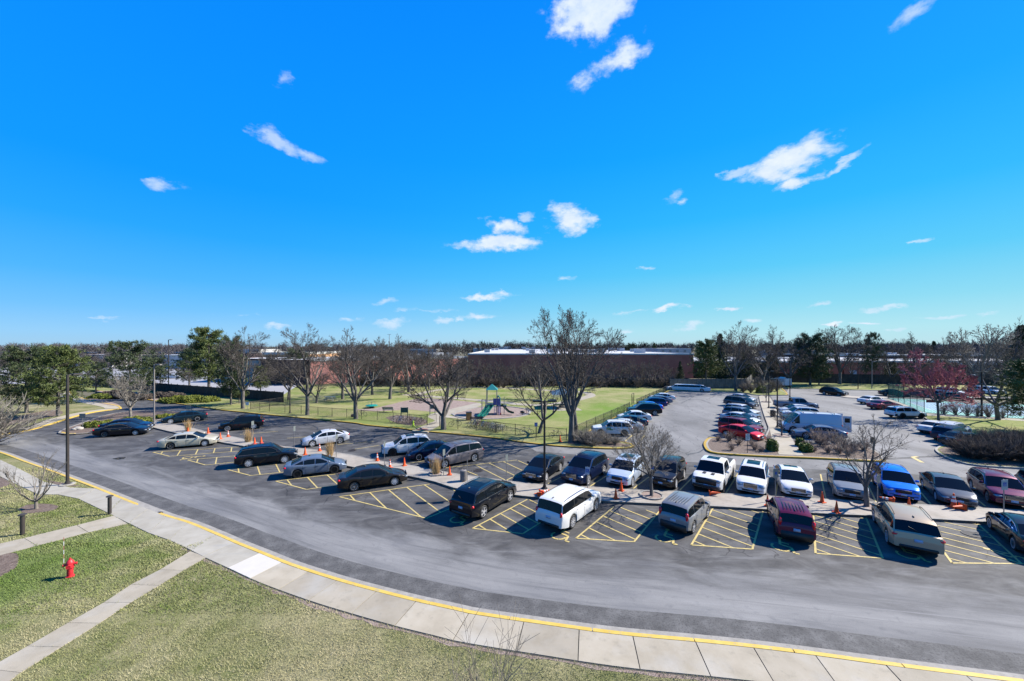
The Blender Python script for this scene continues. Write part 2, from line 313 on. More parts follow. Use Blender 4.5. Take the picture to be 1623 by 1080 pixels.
M_blade = nmat('grass_blades', [(.12,.18,.03),(.30,.31,.11),(.52,.47,.27)], .55, coord='World', rough=.9, lo=.36, hi=.64, layers=[(5,(.33,.31,.18),.5,.64,.6,(1,1,1)),(16,(.06,.09,.02),.54,.68,.55,(1,1,1)),(.25,(.50,.44,.26),.50,.62,.6,(1,1,1))], patch=[(-23,17.5,6.5,(.115,.20,.03),.75),(-29,26,5,(.16,.21,.05),.5),(-12,16.5,3.5,(.14,.20,.04),.6),(-3.5,12,5.5,(.56,.47,.29),.5),(-9,12.5,4.5,(.50,.44,.26),.4)])
M_galv = mat('galvanised_steel', (.34,.345,.35), .5, .7)
M_black = mat('black_metal', (.018,.018,.02), .45, .3)
M_bronze = nmat('dark_bronze_paint', [(.045,.038,.035),(.065,.056,.05)], 3, rough=.5)
M_greypole = mat('weathered_pole_paint', (.24,.215,.20), .6)
M_green = mat('dark_green_steel', (.012,.10,.075), .5)
M_wood_dark = nmat('weathered_dark_fence', [(.045,.038,.034),(.075,.066,.06),(.10,.09,.082)], 3, rough=.95, stretch=(1,1,.2))
M_wood_grey = nmat('weathered_grey_fence', [(.11,.105,.10),(.17,.165,.16),(.24,.235,.225)], 3, rough=.95, stretch=(1,1,.2))
M_orange = nmat('cone_orange', [(.85,.085,.012),(.95,.14,.025)], 5, rough=.55)
M_white = mat('reflective_white', (.8,.8,.78), .4)
M_redpaint = nmat('hydrant_red', [(.55,.02,.03),(.72,.045,.055)], 9, rough=.45, layers=[(30,(.25,.01,.015),.62,.75,.5,(1,1,1))])
M_teal = mat('teal_metal', (.02,.22,.21), .45)
M_slide = mat('green_plastic', (.015,.30,.24), .35)
M_blueplay = mat('purple_blue_steel', (.10,.10,.36), .45)
M_blue_sign = mat('sign_blue', (.015,.09,.42), .5)
M_signback = mat('sign_back_aluminium', (.33,.37,.36), .45, .6)
M_rock = nmat('pale_rock', [(.35,.32,.28),(.55,.52,.46)], 5, bump=.6)

def drive_material():
    m = bpy.data.materials.new('drive_asphalt_worn'); m.use_nodes = True; nt = m.node_tree; N = nt.nodes.new; Lk = nt.links.new; b = nt.nodes['Principled BSDF']; b.inputs['Roughness'].default_value = .85; b.inputs['Specular IOR Level'].default_value = .3
    # the parking colour chain is copied so both sheets meet without a seam
    src = M_asph.node_tree; mp = {}
    for n in src.nodes:
        if n.type in ('BSDF_PRINCIPLED', 'OUTPUT_MATERIAL'): continue
        c = N(n.bl_idname); mp[n.name] = c
        for a in ('operation', 'data_type', 'blend_type'):
            if hasattr(n, a): setattr(c, a, getattr(n, a))
        for i, sk in enumerate(n.inputs):
            if hasattr(sk, 'default_value'):
                try: c.inputs[i].default_value = sk.default_value
                except Exception: pass
        if n.type == 'VALTORGB':
            e = c.color_ramp.elements
            while len(e) < len(n.color_ramp.elements): e.new(.5)
            for x, y in zip(e, n.color_ramp.elements): x.position = y.position; x.color = y.color
    for l in src.links:
        if l.from_node.name in mp and l.to_node.name in mp:
            Lk(mp[l.from_node.name].outputs[list(l.from_node.outputs).index(l.from_socket)], mp[l.to_node.name].inputs[list(l.to_node.inputs).index(l.to_socket)])
    pl = [l for l in src.links if l.to_socket.name == 'Base Color'][0]; park = mp[pl.from_node.name].outputs[list(pl.from_node.outputs).index(pl.from_socket)]
    bl = [l for l in src.links if l.to_socket.name == 'Normal' and l.to_node.type == 'BSDF_PRINCIPLED'][0]; Lk(mp[bl.from_node.name].outputs[0], b.inputs['Normal'])
    uv = N('ShaderNodeUVMap'); uv.uv_map = 'along'; fr = N('ShaderNodeUVMap'); fr.uv_map = 'across'
    def noi(scale, st, det=6, coord=None):
        q = N('ShaderNodeMapping'); q.inputs['Scale'].default_value = st; Lk(coord or uv.outputs[0], q.inputs[0]); n = N('ShaderNodeTexNoise'); n.inputs['Scale'].default_value = scale; n.inputs['Detail'].default_value = det; n.inputs['Roughness'].default_value = .62; n.inputs['Distortion'].default_value = .6; Lk(q.outputs[0], n.inputs['Vector']); return n.outputs[0]
    r = N('ShaderNodeValToRGB'); e = r.color_ramp.elements
    while len(e) < 4: e.new(.5)
    for el, (p, c) in zip(e, [(.32, (.135,.134,.134)), (.45, (.20,.199,.197)), (.56, (.24,.238,.232)), (.68, (.285,.281,.272))]): el.position = p; el.color = (*_a(c), 1)
    Lk(noi(.55, (.22, 1.2, 1)), r.inputs[0]); cur = r.outputs[0]
    for sc, st, col, lo, hi, k in [(1.2, (.10, 3.0, 1), (.11,.11,.113), .52, .72, .65), (2.2, (.05, 4.5, 1), (.31,.31,.31), .58, .74, .55), (.25, (.6, 1, 1), (.12,.125,.14), .5, .66, .4), (3.2, (1, 1, 1), (.11,.112,.12), .56, .74, .45), (60, (1,1,1), (.36,.36,.36), .60, .74, .45), (48, (1,1,1), (.05,.05,.055), .56, .72, .65)]:
        mr = N('ShaderNodeMapRange'); Lk(noi(sc, st), mr.inputs[0]); mr.inputs[1].default_value = lo; mr.inputs[2].default_value = hi; mr.inputs[4].default_value = k
        mx = N('ShaderNodeMix'); mx.data_type = 'RGBA'; Lk(mr.outputs[0], mx.inputs[0]); Lk(cur, mx.inputs[6]); mx.inputs[7].default_value = (*_a(col), 1); cur = mx.outputs[2]
    sp = N('ShaderNodeSeparateXYZ'); Lk(fr.outputs[0], sp.inputs[0]); ad = N('ShaderNodeMath'); ad.operation = 'MULTIPLY_ADD'; Lk(noi(.5, (.5, 1.5, 1)), ad.inputs[0]); ad.inputs[1].default_value = .9; Lk(sp.outputs[1], ad.inputs[2])
    mr = N('ShaderNodeMapRange'); mr.interpolation_type = 'SMOOTHSTEP'; Lk(ad.outputs[0], mr.inputs[0]); mr.inputs[1].default_value = .52; mr.inputs[2].default_value = .92
    # the inner rim always equals the parking asphalt
    rim = N('ShaderNodeMapRange'); Lk(sp.outputs[1], rim.inputs[0]); rim.inputs[2].default_value = .12; mu = N('ShaderNodeMath'); mu.operation = 'MULTIPLY'; Lk(mr.outputs[0], mu.inputs[0]); Lk(rim.outputs[0], mu.inputs[1])
    mx = N('ShaderNodeMix'); mx.data_type = 'RGBA'; Lk(mu.outputs[0], mx.inputs[0]); Lk(park, mx.inputs[6]); Lk(cur, mx.inputs[7]); Lk(mx.outputs[2], b.inputs['Base Color']); return m
M_drive = drive_material()
# ------------------------------------------------------------------ ground, drives, pavements
def cat_rom(P, step=.6):
    P = [Vector((p[0], p[1])) for p in P]; out = []
    for i in range(len(P)-1):
        p0 = P[max(i-1, 0)]; p1 = P[i]; p2 = P[i+1]; p3 = P[min(i+2, len(P)-1)]
        n = max(1, int((p2-p1).length/step))
        for k in range(n):
            t = k/n
            out.append(.5*((2*p1)+(p2-p0)*t+(2*p0-5*p1+4*p2-p3)*t*t+(3*p1-p0-3*p2+p3)*t**3))
    out.append(P[-1]); return out
def offset(C, d):
    """to the right of the walking direction for d > 0"""
    out = []
    for i in range(len(C)):
        t = (C[min(i+1, len(C)-1)]-C[max(i-1, 0)])
        t = t.normalized() if t.length > 1e-9 else Vector((1, 0))
        out.append(C[i]+Vector((t.y, -t.x))*d)
    return out
def PX(l, z=.12): return [U(x, y, z).to_2d() for x, y in l]
def struct_mesh(name, mb, m, parent=None, smooth=None): o = mb.build(name, m, parent, smooth); return struct(o)
def band(name, C, d0, d1, z0, z1, m, parent=None):
    return struct_mesh(name, MB().strip(offset(C, d0), offset(C, d1), z0, z1), m, parent)
def flat(name, poly, z, m, parent=None, z0=None):
    return struct_mesh(name, MB().prism(poly, z-.004 if z0 is None else z0, z), m, parent)

g = MB(); g.add([(-2500, -300, -.35), (2500, -300, -.35), (2500, 3500, -.35), (-2500, 3500, -.35)], [(0,1,2,3)])
ground = struct_mesh('ground', g, M_ground)
# whole paved field of the complex, one sheet; lawns and islands stand on it
asphalt = flat('parking_lot', [(-75, 6), (75, 6), (85, 40), (92, 92), (28, 96), (-10, 92), (-40, 78), (-95, 75), (-120, 60), (-110, 25)], 0, M_asph, z0=-.3)

K = cat_rom(PX([(-330,664),(-150,688),(-60,702),(0,716),(40.7,730.7),(81.5,745),(122,760),(155,772.5),(195.5,789),(236,805),(268,817),(300,826.5),(338.8,842),(377.6,858.8),(416.5,874.3),(465.6,893.8),(538,917),(600,933.9),(662,949.4),(719,961.8),(744.7,967.8),(809,977.6),(874,986.7),(938.8,995.8),(1001,1003),(1099,1011.8),(1190,1021),(1287,1032.8),(1367.7,1043.9),(1464.7,1056.6),(1622,1077),(1800,1101),(2100,1142)], .12), .5)
def seg(C, xa, xb): return [p for p in C if xa <= p.x <= xb]
# the drive that sweeps past the near kerb: lighter, worn asphalt
inner = PX([(-330,664-18),(-60,684),(30,677),(95,695),(150,706),(210,722),(300,745),(400,774),(470,790),(540,806),(680,838),(760,850),(915,866),(1095,878),(1200,884),(1300,890),(1400,898),(1510,905),(1640,914),(1800,925),(2100,945)], 0)
def resample(C, n):
    L_ = [0]
    for p, q in zip(C, C[1:]): L_.append(L_[-1]+(q-p).length)
    out = []; j = 0
    for i in range(n):
        t = L_[-1]*i/(n-1)
        while j < len(C)-2 and L_[j+1] < t: j += 1
        out.append(C[j].lerp(C[j+1], (t-L_[j])/max(1e-6, L_[j+1]-L_[j])))
    return out
def drive_sheet():
    n = 220; k0 = max(0, min(range(len(K)), key=lambda i: (K[i]-U(-150, 688, .12).to_2d()).length)); A = resample(offset(K, -.1)[k0:], n); In = resample(cat_rom([U(-150, 668, 0).to_2d()]+inner[1:], 1.0), 900); B = []
    j = 0
    for i, a in enumerate(A):
        t = (A[min(i+1, n-1)]-A[max(i-1, 0)]).normalized(); nn = Vector((-t.y, t.x)); best = min(range(j, len(In)), key=lambda q: abs((In[q]-a).dot(t))+(0 if (In[q]-a).dot(nn) > 0 else 50)+.05*(q-j)/10); j = max(j, best); B.append(In[j])
    me = bpy.data.meshes.new('drive'); m_ = 6; V = []; uvs = []; frs = []; s_ = 0
    for i in range(n):
        if i: s_ += (A[i]-A[i-1]).length
        for q in range(m_+1): p = B[i].lerp(A[i], q/m_); V.append((p.x, p.y, .005)); uvs.append((s_, (A[i]-p).length)); frs.append((0, q/m_))
    F = [(i*(m_+1)+q+1, i*(m_+1)+q, (i+1)*(m_+1)+q, (i+1)*(m_+1)+q+1) for i in range(n-1) for q in range(m_)]
    me.from_pydata(V, [], F)
    for nm, dat in (('along', uvs), ('across', frs)):
        l = me.uv_layers.new(name=nm)
        for k_, lp in enumerate(me.loops): l.data[k_].uv = dat[lp.vertex_index]
    me.materials.append(M_drive); o = link('drive', me); return struct(o)
drive = drive_sheet()
band('dark_edge_strip', K[8:], -1.4, -.36, 0, .010, M_patch, drive)
band('gutter', K, -.36, .02, 0, .022, M_kerb, drive)
# kerb in cast lengths, yellow on top; the gap is the lowered inlet
kerb_near = struct(thing('kerb', None, None)); 
for k_ in ('label', 'category'):
    if k_ in kerb_near: del kerb_near[k_]
xs = [K[0].x]; acc = 0; cut = [0]
for i in range(1, len(K)):
    acc += (K[i]-K[i-1]).length
    if acc > 3.0: cut.append(i); acc = 0
cut.append(len(K)-1)
for a, b in zip(cut, cut[1:]):
    C = K[a:b+1]
    if len(C) < 2: continue
    mid = C[len(C)//2]
    inlet = -23.9 < mid.x < -21.7
    C2 = [C[0]+(C[1]-C[0])*.03] + C[1:-1] + [C[-1]-(C[-1]-C[-2])*.03]
    MB().strip(offset(C2, 0), offset(C2, .17), 0, .05 if inlet else .13).build('kerb_length', M_kerb if inlet else M_yell, kerb_near)
# pavement slabs behind the kerb
walk = struct(thing('pavement', None, None)); del_k = lambda o: [o.pop(k, None) for k in ('label', 'category')]
i0 = min(range(len(K)), key=lambda i: abs(K[i].x+15.9)+(0 if K[i].y < 30 else 99))
acc = 0; cut = [i0]; 
for i in range(i0+1, len(K)):
    acc += (K[i]-K[i-1]).length
    if acc > 1.72: cut.append(i); acc = 0
OA_, OB_ = offset(K, .19), offset(K, 1.60)
for j, (a, b) in enumerate(zip(cut, cut[1:])):
    C = K[a:b+1]; C = [C[0]+(C[1]-C[0])*.02]+C[1:-1]+[C[-1]-(C[-1]-C[-2])*.02]
    # a hair of joint between slabs
    A = OA_[a:b+1]; B = OB_[a:b+1]
    A[0] = A[0]+(A[1]-A[0]).normalized()*.035; B[0] = B[0]+(B[1]-B[0]).normalized()*.03
    m = M_conc_new if j == 2 else (M_conc_grey if j < 2 else M_conc)
    zt = .128+random.Random(j).uniform(-.004, .004)
    MB().strip(A, B, .02, zt).build('paving_slab', m, walk)
    if j == 2: walk.children[-1]['label'] = 'freshly cast white slab'
pairs = [((-330,655),(-330,672)),((-120,687),(-120,704)),((-60,709),(-60,729)),((0,729),(0,755)),((26,741),(20,765)),((70,764),(61,784)),((112,773),(92,784)),((151,774.5),(124,790.5)),((193,791),(171,813)),((234,807),(204,829.5)),((264,818),(236,845)),((297,828.5),(268,856))]
W_ = [(U(a[0], a[1], .12), U(b[0], b[1], .12)) for a, b in pairs]
W_.append((Vector((*offset(K, .19)[i0], .12)), Vector((*offset(K, 1.60)[i0], .12))))
for (a, b), (c, d) in zip(W_, W_[1:]):
    a2 = a.lerp(c, .012); b2 = b.lerp(d, .012)
    MB().prism([tuple(p.to_2d()) for p in (a2, c, d, b2)], .02, .127).build('paving_slab', M_conc_grey, walk)
def walkpath(L, Rr, m, name='paving_slab', z=.121):
    P = [(U(a[0], a[1], .12), U(b[0], b[1], .12)) for a, b in zip(L, Rr)]
    for (a, b), (c, d) in zip(P, P[1:]):
        a2 = a.lerp(c, .012); b2 = b.lerp(d, .012)
        MB().prism([tuple(p.to_2d()) for p in (a2, c, d, b2)], .02, z).build(name, m, walk)
walkpath([(181,817.5),(122,832.6),(38.7,853),(-45,872),(-140,895)], [(203,830),(140.5,843.8),(59,865),(-30,888),(-130,916)], M_conc)
walkpath([(302,873.5),(254,903),(208,926.5),(165,955),(108.4,987),(44.4,1024),(-20,1060),(-90,1102)], [(328,883),(291,904),(252.6,928),(207,955),(157.7,987.7),(97,1025.6),(33,1066),(-25,1110)], M_conc)
# joint dirt under the slabs, and the near lawn
lawnpoly = [tuple(p) for p in offset(K, .15)] + [(60, 2), (-80, 2), (-120, 30)]
lawn_near = flat('lawn', lawnpoly, .098, M_lawn_near, z0=-.1)
band('pavement_bed', K[i0:], .1, 1.66, .03, .106, M_joint, walk)
C_ = K[i0:]; rg_ = random.Random(7)
A_ = offset(C_, 1.62); B_ = [p+(q-p)*rg_.uniform(.5, 1.5) for p, q in zip(A_, offset(C_, 1.80))]
struct_mesh('worn_turf_edge', MB().strip(A_, B_, .08, .104), M_playmulch, walk)
def bed(name, l, z=.125, m=M_mulch, parent=None, zz=None):
    C = cat_rom(PX(l+[l[0]], z), .35); return flat(name, [tuple(p) for p in C[:-1]], z, m, parent, z0=z-.12 if zz is None else zz)
bed('mulch_ring', [(30,806),(42,800.5),(60,798.5),(82,799.5),(93,803),(88,808),(72,811),(52,813.5),(36,812.5)], .11)
bed('mulch_bed', [(-40,880),(0,878),(25.5,877),(29.5,890),(22,902),(0,914),(-40,930)], .115)
bed('mulch_bed', [(-60,752),(0,756.5),(16,765.5),(10,771),(-20,776),(-60,778)], .11)
bed('bare_soil_strip', [(62,757),(84,763),(110,767),(128,771),(96,770),(78,764)], .105, M_mulch)
# lamp post footing
# ---- far side of the drive, left: lawn, walk, kerb
KL = cat_rom(PX([(-200,722),(-60,699),(0,688.5),(45,681.5),(81,672),(110,662.5),(141,654.5),(165,650.5),(186,648.3),(193,646.8),(189,643.5),(176,640.5),(160,637.5),(146,634.5),(132,631),(118,626),(112,620)], .13), .6)
flat('lawn', [tuple(p) for p in offset(KL, -.15)]+[(-120, 105), (-170, 100), (-170, 40)], .10, M_lawn_near, z0=-.1)
def kerb_run(C, m=M_yell, side=1, w=.2, z=.13, step=4.0):
    k = struct(thing('kerb', None, None)); del_k(k); acc = 0; cut = [0]
    for i in range(1, len(C)):
        acc += (C[i]-C[i-1]).length
        if acc > step: cut.append(i); acc = 0
    if cut[-1] != len(C)-1: cut.append(len(C)-1)
    for a, b in zip(cut, cut[1:]):
        D = C[a:b+1]
        if len(D) > 1: MB().strip(offset(D, 0), offset(D, w*side), 0, z).build('kerb_length', m, k)
    return k
kerb_run(KL, side=-1, w=.28)
band('pavement', KL[:-8], -.32, -1.9, .02, .118, M_conc)
bed('mulch_bed', [(-60,700),(0,680),(40,668),(80,661),(100,655),(88,650),(50,655),(20,662),(-60,675)], .108)
bed('bare_ground', [(136,634),(152,638),(172,642.5),(190,643),(178,638),(150,632)], .125, M_playmulch)

# ---- planted island and median between the two angled rows
MU = PX([(242,667),(250,668),(303,678),(340,687.6),(372.6,692.7),(413,702),(472,710),(515,714.5),(560,721.5),(597,729.6),(642,735.7),(675,742),(723.7,751),(760,756),(805,762.2),(868.6,768.7),(935,771.4),(1000,776),(1071,778.5),(1142.6,782),(1203.7,785),(1265,789),(1330,792),(1391,796),(1476,800.5),(1537,804),(1623,809),(1760,817)], .14)
ML = PX([(240,677),(270.7,684.5),(310,692),(344,699.8),(384.8,707),(430,715),(472,722),(516,731),(556.7,739.8),(600,747.5),(645,754),(691,764),(719.6,773.4),(765,779),(811,784),(855,788.7),(950.7,794),(1046,798.7),(1122,802),(1224,808),(1293,813.4),(1380,817.5),(1476,822.6),(1568,827.7),(1660,833),(1760,839)], .14)
MU = cat_rom(MU, .8); ML = cat_rom(ML, .8)
median = flat('median', [tuple(p) for p in ML]+[tuple(p) for p in MU[::-1]], .14, M_paver, z0=0)
kerb_run(ML, M_kerb, side=-1, w=.16, z=.148); kerb_run(MU, M_kerb, side=1, w=.14, z=.148)
isl = cat_rom(PX([(92,686.5),(105,688.3),(120,688),(151,685.3),(190,683.5),(225,681),(240,677),(243,672),(249,667),(262,663),(285,661),(294,656.5),(284,652.8),(250,650.5),(200,652.5),(160,660),(125,672),(98,681.5),(92,686.5)], .14), .5)
flat('planting_island', [tuple(p) for p in isl[:-1]], .13, M_mulch, z0=0); kerb_run(isl, M_kerb, side=1, w=-.18, z=.15)
kerb_run(cat_rom(PX([(96,685.5),(105,687.6),(118,687.3)], .16), .4), M_yell, side=1, w=-.2, z=.17)

# ---- park lawn
KP = cat_rom(PX([(150,618),(200,627),(240,634.5),(256.5,636.7),(297,641.8),(344,648.9),(393,654),(454,660),(505,665),(560,670),(581,673.6),(634,678.7),(654.4,681.8),(680,684),(723.7,687.9),(785,694),(824,700),(877.5,706),(922,708.8),(961,710.6),(992,710.5),(1003,708.6),(1006,706),(1000,702.5),(981.5,699),(959,696.5),(938,692),(934,684),(950,675),(987.6,655),(1020,639),(1060,619.7)], .13), .7)
park = flat('park_lawn', [tuple(p) for p in KP]+[(55, 93), (60, 112), (-60, 112), (-46, 76), (-80, 90), (-130, 108), (-140, 100)], .115, M_lawn_park, z0=-.3)
kerb_run(KP, M_yell_old, side=-1, w=.22)
bed('mulch_bed', [(900,703.5),(925,705.5),(961,708),(992,708),(1000,705.8),(985,702.5),(959,699),(938,694),(925,690),(912,693),(903,698)], .13)
bed('gravel_edge', [(150,620),(215,630),(245,634.5),(262,634),(250,628),(200,620)], .12, M_playmulch)
walkpaths = struct(thing('park_path', None, None)); del_k(walkpaths)
def ribbon_path(l, w, m=M_conc, z=.121):
    C = cat_rom(PX(l, .12), .8)
    return MB().strip(offset(C, -w/2), offset(C, w/2), .02, z).build('path_section', m, walkpaths)
o = flat('path_apron', [tuple(p) for p in PX([(653,683),(678,685),(703,671),(701,664),(716,657),(750,648),(764,642),(760,638.5),(735,643.5),(700,652),(681,657),(678,661),(690,667)], .125)], .125, M_conc, walkpaths, z0=0); 
flat('tactile_strip', [tuple(p) for p in PX([(659,681.5),(673,683),(679,680),(666,678.6)], .129)], .129, nmat('tactile_red', [(.30,.12,.10),(.36,.16,.13)], 5, coord='World'), walkpaths)
ribbon_path([(700,660),(716,661),(740,663.5)], 1.3, z=.123)
ribbon_path([(640,625.6),(701,630),(750,633.8),(801,638.5),(832,641.5),(866,641.5),(900,637),(925,631),(936,627.3),(932,623.5),(915,621.2),(850,617.8),(800,615),(750,613.8),(712,616.5),(681.6,620.5),(662,625.8),(668,627.5)], 2.0)
flat('shelter_pad', [tuple(p) for p in PX([(866,645),(880,643),(903,642.5),(915,646),(923,650.8),(877,651.3)], .126)], .126, M_conc, walkpaths, z0=0)
def poly_bed(name, l, m, z): C = cat_rom(PX(l+[l[0]], z), .6); flat(name, [tuple(p) for p in C[:-1]], z, m, None, z0=0); return C
poly_bed('play_pit', [(560,649),(590,647.5),(620,641),(641,636),(671.5,631.2),(702,633),(750,637.6),(758,640),(735,645),(717,651),(692,653),(671.5,651.6),(647,649.5),(620,651),(590,652)], M_playmulch, .124)
C = poly_bed('play_area', [(717,656.5),(735,650.5),(760,646),(790,644.5),(817,646),(836,649.6),(840,654),(832,659),(811,662.5),(781,664.5),(746,664.5),(725,661)], M_playmulch, .122)
MB().strip(offset(C, -.15), offset(C, .18), 0, .20).build('play_area_border', M_kerb); struct(COL.objects['play_area_border'])
poly_bed('bike_bed', [(611,662),(630,658),(655,660.5),(672,664.5),(677,669),(669,674),(648,674),(625,669.5)], M_mulch, .124)

# ---- mulched islands at the head of the middle lot
def outline(l, z=.14, step=.5): return cat_rom(PX(l, z), step)
I1 = outline([(1217.7,676.5),(1216,684),(1205,697),(1170,697.5),(1140,694.5),(1127,694.5),(1121,699),(1119.5,706),(1128.8,715.5),(1164,719),(1221.8,722),(1292,724.5),(1359.5,728),(1392,729.3),(1400,727.5),(1398,721),(1383,712),(1368,705.5),(1340,703.5),(1300,703),(1268,701),(1257.8,698),(1245,679),(1228,644),(1221,631),(1214,627),(1204,628),(1204,635),(1210.5,657),(1217.7,676.5)])
flat('planted_island', [tuple(p) for p in I1[:-1]], .13, M_mulch, z0=0); 
kerb_run(I1, M_kerb, side=1, w=-.17, z=.145)
kerb_run(outline([(1140,694.3),(1127,694.3),(1121,699),(1119.5,706),(1128.8,715.7),(1164,719.2),(1221.8,722.2),(1292,724.7),(1359.5,728.2),(1392,729.5),(1399,727.5)], .155), M_yell_old, side=1, w=.24, z=.16)
WL = PX([(1202.5,628),(1205,636),(1211.5,657.5),(1218.7,676),(1224,698.5),(1234.6,720.5)], .15); WR = PX([(1219,628),(1228,644.5),(1244,678.5),(1256,697.5),(1270,717),(1274,722)], .15)
n = 6
flat('island_walk', [tuple(p) for p in WL]+[tuple(p) for p in WR[::-1]], .15, M_conc, z0=0.02)
# right bed with the hedge and lawn
I2 = outline([(1466,660.5),(1476,667.5),(1500,680),(1540,696),(1500,705),(1486,712.5),(1498,722),(1520.7,731),(1553,736.8),(1623,741),(1720,747),(1900,757)])
lawn_r = flat('lawn', [tuple(p) for p in I2]+[tuple(p) for p in PX([(1900,668),(1640,665.5),(1578,661.8),(1528,659.3),(1491,656.6),(1466,655),(1452,651)], .12)], .118, M_lawn_right, z0=0)
kerb_run(I2, M_kerb, side=1, w=.17, z=.14)
bed('mulch_bed', [(1487,712.5),(1499,721),(1521,729.8),(1553,735.5),(1623,739.5),(1750,745),(1750,712),(1600,704),(1556,701),(1510,705)], .135)
flat('pavement', [tuple(p) for p in PX([(1397,632),(1405,631),(1440,643.5),(1463,655),(1491,656.8),(1528,659.5),(1578,662),(1640,666),(1640,668.5),(1528,661.6),(1466,658.5),(1452,652),(1425,640.5)], .13)], .13, M_conc, z0=0)
# lots get their lighter surfacing
flat('middle_lot', [tuple(p) for p in PX([(1008,704),(962,694),(938,684),(1062,620),(1070,616),(1200,624),(1209,656),(1216,680),(1205,695),(1122,692),(1118,707),(1130,716),(1395,730),(1500,724),(1560,738),(1700,748),(1700,770),(1500,755),(1250,742),(1000,727),(850,716),(830,703),(1000,712)], 0)], .005, M_lot)
flat('east_lot', [tuple(p) for p in PX([(1222,629),(1232,646),(1262,698),(1380,705),(1402,727),(1490,722),(1484,712),(1540,698),(1478,668),(1462,659),(1400,634),(1402,628),(1700,634),(1700,626),(1400,618.5),(1250,616),(1245,624),(1222,626)], 0)], .006, M_lot)
# far verge with fence behind, centre and right
V1 = outline([(1062,619.5),(1075,613),(1118,611.5)], .13)
flat('verge_lawn', [tuple(p) for p in PX([(1060,619.8),(1118,620.5),(1165,621.5),(1200,625.8),(1248,626),(1240,615),(1236,607),(1062,606)], .12)], .122, M_lawn_park, z0=-.3)
flat('verge_lawn', [tuple(p) for p in PX([(1240,615.2),(1330,617.2),(1408,619),(1408,604.5),(1240,604)], .12)], .121, M_lawn_park, z0=-.3)
flat('verge_lawn', [tuple(p) for p in PX([(1490,625.5),(1560,627.5),(1700,630),(1700,606.5),(1408,604.5),(1408,619)], .12)], .121, M_lawn_park, z0=-.3)
kerb_run(outline([(1060,620),(1118,620.8),(1165,621.8),(1200,626),(1246,626.2),(1248,624.5),(1240,615.4),(1330,617.5),(1408,619.4),(1490,625.8),(1560,628)], .13, .8), M_kerb, side=1, w=.18)
I3 = outline([(1314,622.5),(1318,625),(1338,629.5),(1360,631),(1399,632.3),(1402,629.5),(1362,628.6),(1345,627.2),(1322,622.5),(1314,622.5)], .13, .5)
flat('divider_island', [tuple(p) for p in I3[:-1]], .12, M_paver, z0=0)
kerb_run(cat_rom(PX([(1246,626),(1248,623.5),(1239,614.5)], .15), .5), M_yell_old, side=1, w=-.2, z=.15)
# tennis court
M_court = nmat('court_teal', [(.17,.46,.42),(.21,.52,.47)], .7, coord='World', rough=.8, layers=[(2,(.26,.5,.46),.5,.75,.4,(1,1,1))])
M_court2 = nmat('court_blue', [(.22,.38,.50),(.26,.43,.54)], .7, coord='World', rough=.8)
flat('tennis_court', [tuple(p) for p in PX([(1408,631.5),(1465,654.2),(1528,658.8),(1640,664.6),(1760,672),(1760,647),(1640,642),(1578,640.4),(1524,638.4),(1464,634),(1440,632.5)], .03)], .03, M_court)
flat('court_inner', [tuple(p) for p in PX([(1437,636.5),(1476,650),(1560,656.5),(1640,660),(1640,646),(1530,641.5),(1470,637.5)], .036)], .036, M_court2)
wl = MB()
def line3(mb, pts, w, z):
    C = [Vector((p[0], p[1])) for p in pts]
    for a, b in zip(C, C[1:]):
        t = (b-a).normalized(); nn = Vector((t.y, -t.x))*w/2
        mb.add([(a+nn).to_3d()+Vector((0,0,z)), (b+nn).to_3d()+Vector((0,0,z)), (b-nn).to_3d()+Vector((0,0,z)), (a-nn).to_3d()+Vector((0,0,z))], [(3,2,1,0)])
line3(wl, PX([(1437,636.5),(1476,650),(1560,656.5),(1640,660)], .04), .12, .041); line3(wl, PX([(1437,636.5),(1470,637.5),(1530,641.5),(1640,646)], .04), .12, .041); line3(wl, PX([(1452,643),(1540,648),(1640,652)], .04), .1, .0415)
struct_mesh('court_lines', wl, M_white)
# pale lots of the school beyond the fence, and other far paving
M_farlot = nmat('pale_far_paving', [(.33,.33,.345),(.40,.40,.415)], .08, coord='World', layers=[(.4,(.34,.34,.35),.55,.75,.5,(.3,1,1))])
flat('school_lot', [(-185, 88), (-97, 98), (-43, 74), (-33, 82), (-30, 103), (-60, 104), (-85, 132), (-200, 150), (-260, 120)], .03, M_farlot, z0=-.3)
flat('far_paving', [(-400, 150), (-100, 140), (-80, 175), (-420, 200)], .03, M_farlot, z0=-.3)

# ------------------------------------------------------------------ painted markings
marks = MB(); zq = .013
def stroke(a, b, w=.095, mb=None, z=zq): line3(marks if mb is None else mb, [a, b], w, z)
def G2(x, y): return U(x, y, 0).to_2d()
def bay(tl, tr, br, bl, slope, spacing=1.0, first=None, along=None, w=.095):
    """hatched bay; tl/tr at the median end, bl/br at the drive end; strokes run from the left side towards the drive"""
    mb = MB(); tl, tr, br, bl = (G2(*p) for p in (tl, tr, br, bl))
    line3(mb, [tl, bl, br, tr], w, zq)
    poly = [tl, tr, br, bl]
    d = Vector(slope).normalized(); nn = Vector((-d.y, d.x)); cs = [p.dot(nn) for p in poly]
    c = min(cs)+spacing*.55
    while c < max(cs)-.15:
        hits = []
        for i in range(4):
            p, q = poly[i], poly[(i+1) % 4]; dp, dq = p.dot(nn)-c, q.dot(nn)-c
            if dp*dq < 0: hits.append(p+(q-p)*(dp/(dp-dq)))
        if len(hits) >= 2: line3(mb, [hits[0], hits[1]], w, zq+.001)
        c += spacing
    o = mb.build('hatched_bay_marking', M_line, asphalt); o['kind'] = 'structure'
def dirpx(a, b): return tuple(G2(*b)-G2(*a))
d8 = dirpx((1131.4,805.3+.5),(1201.7,827.7))
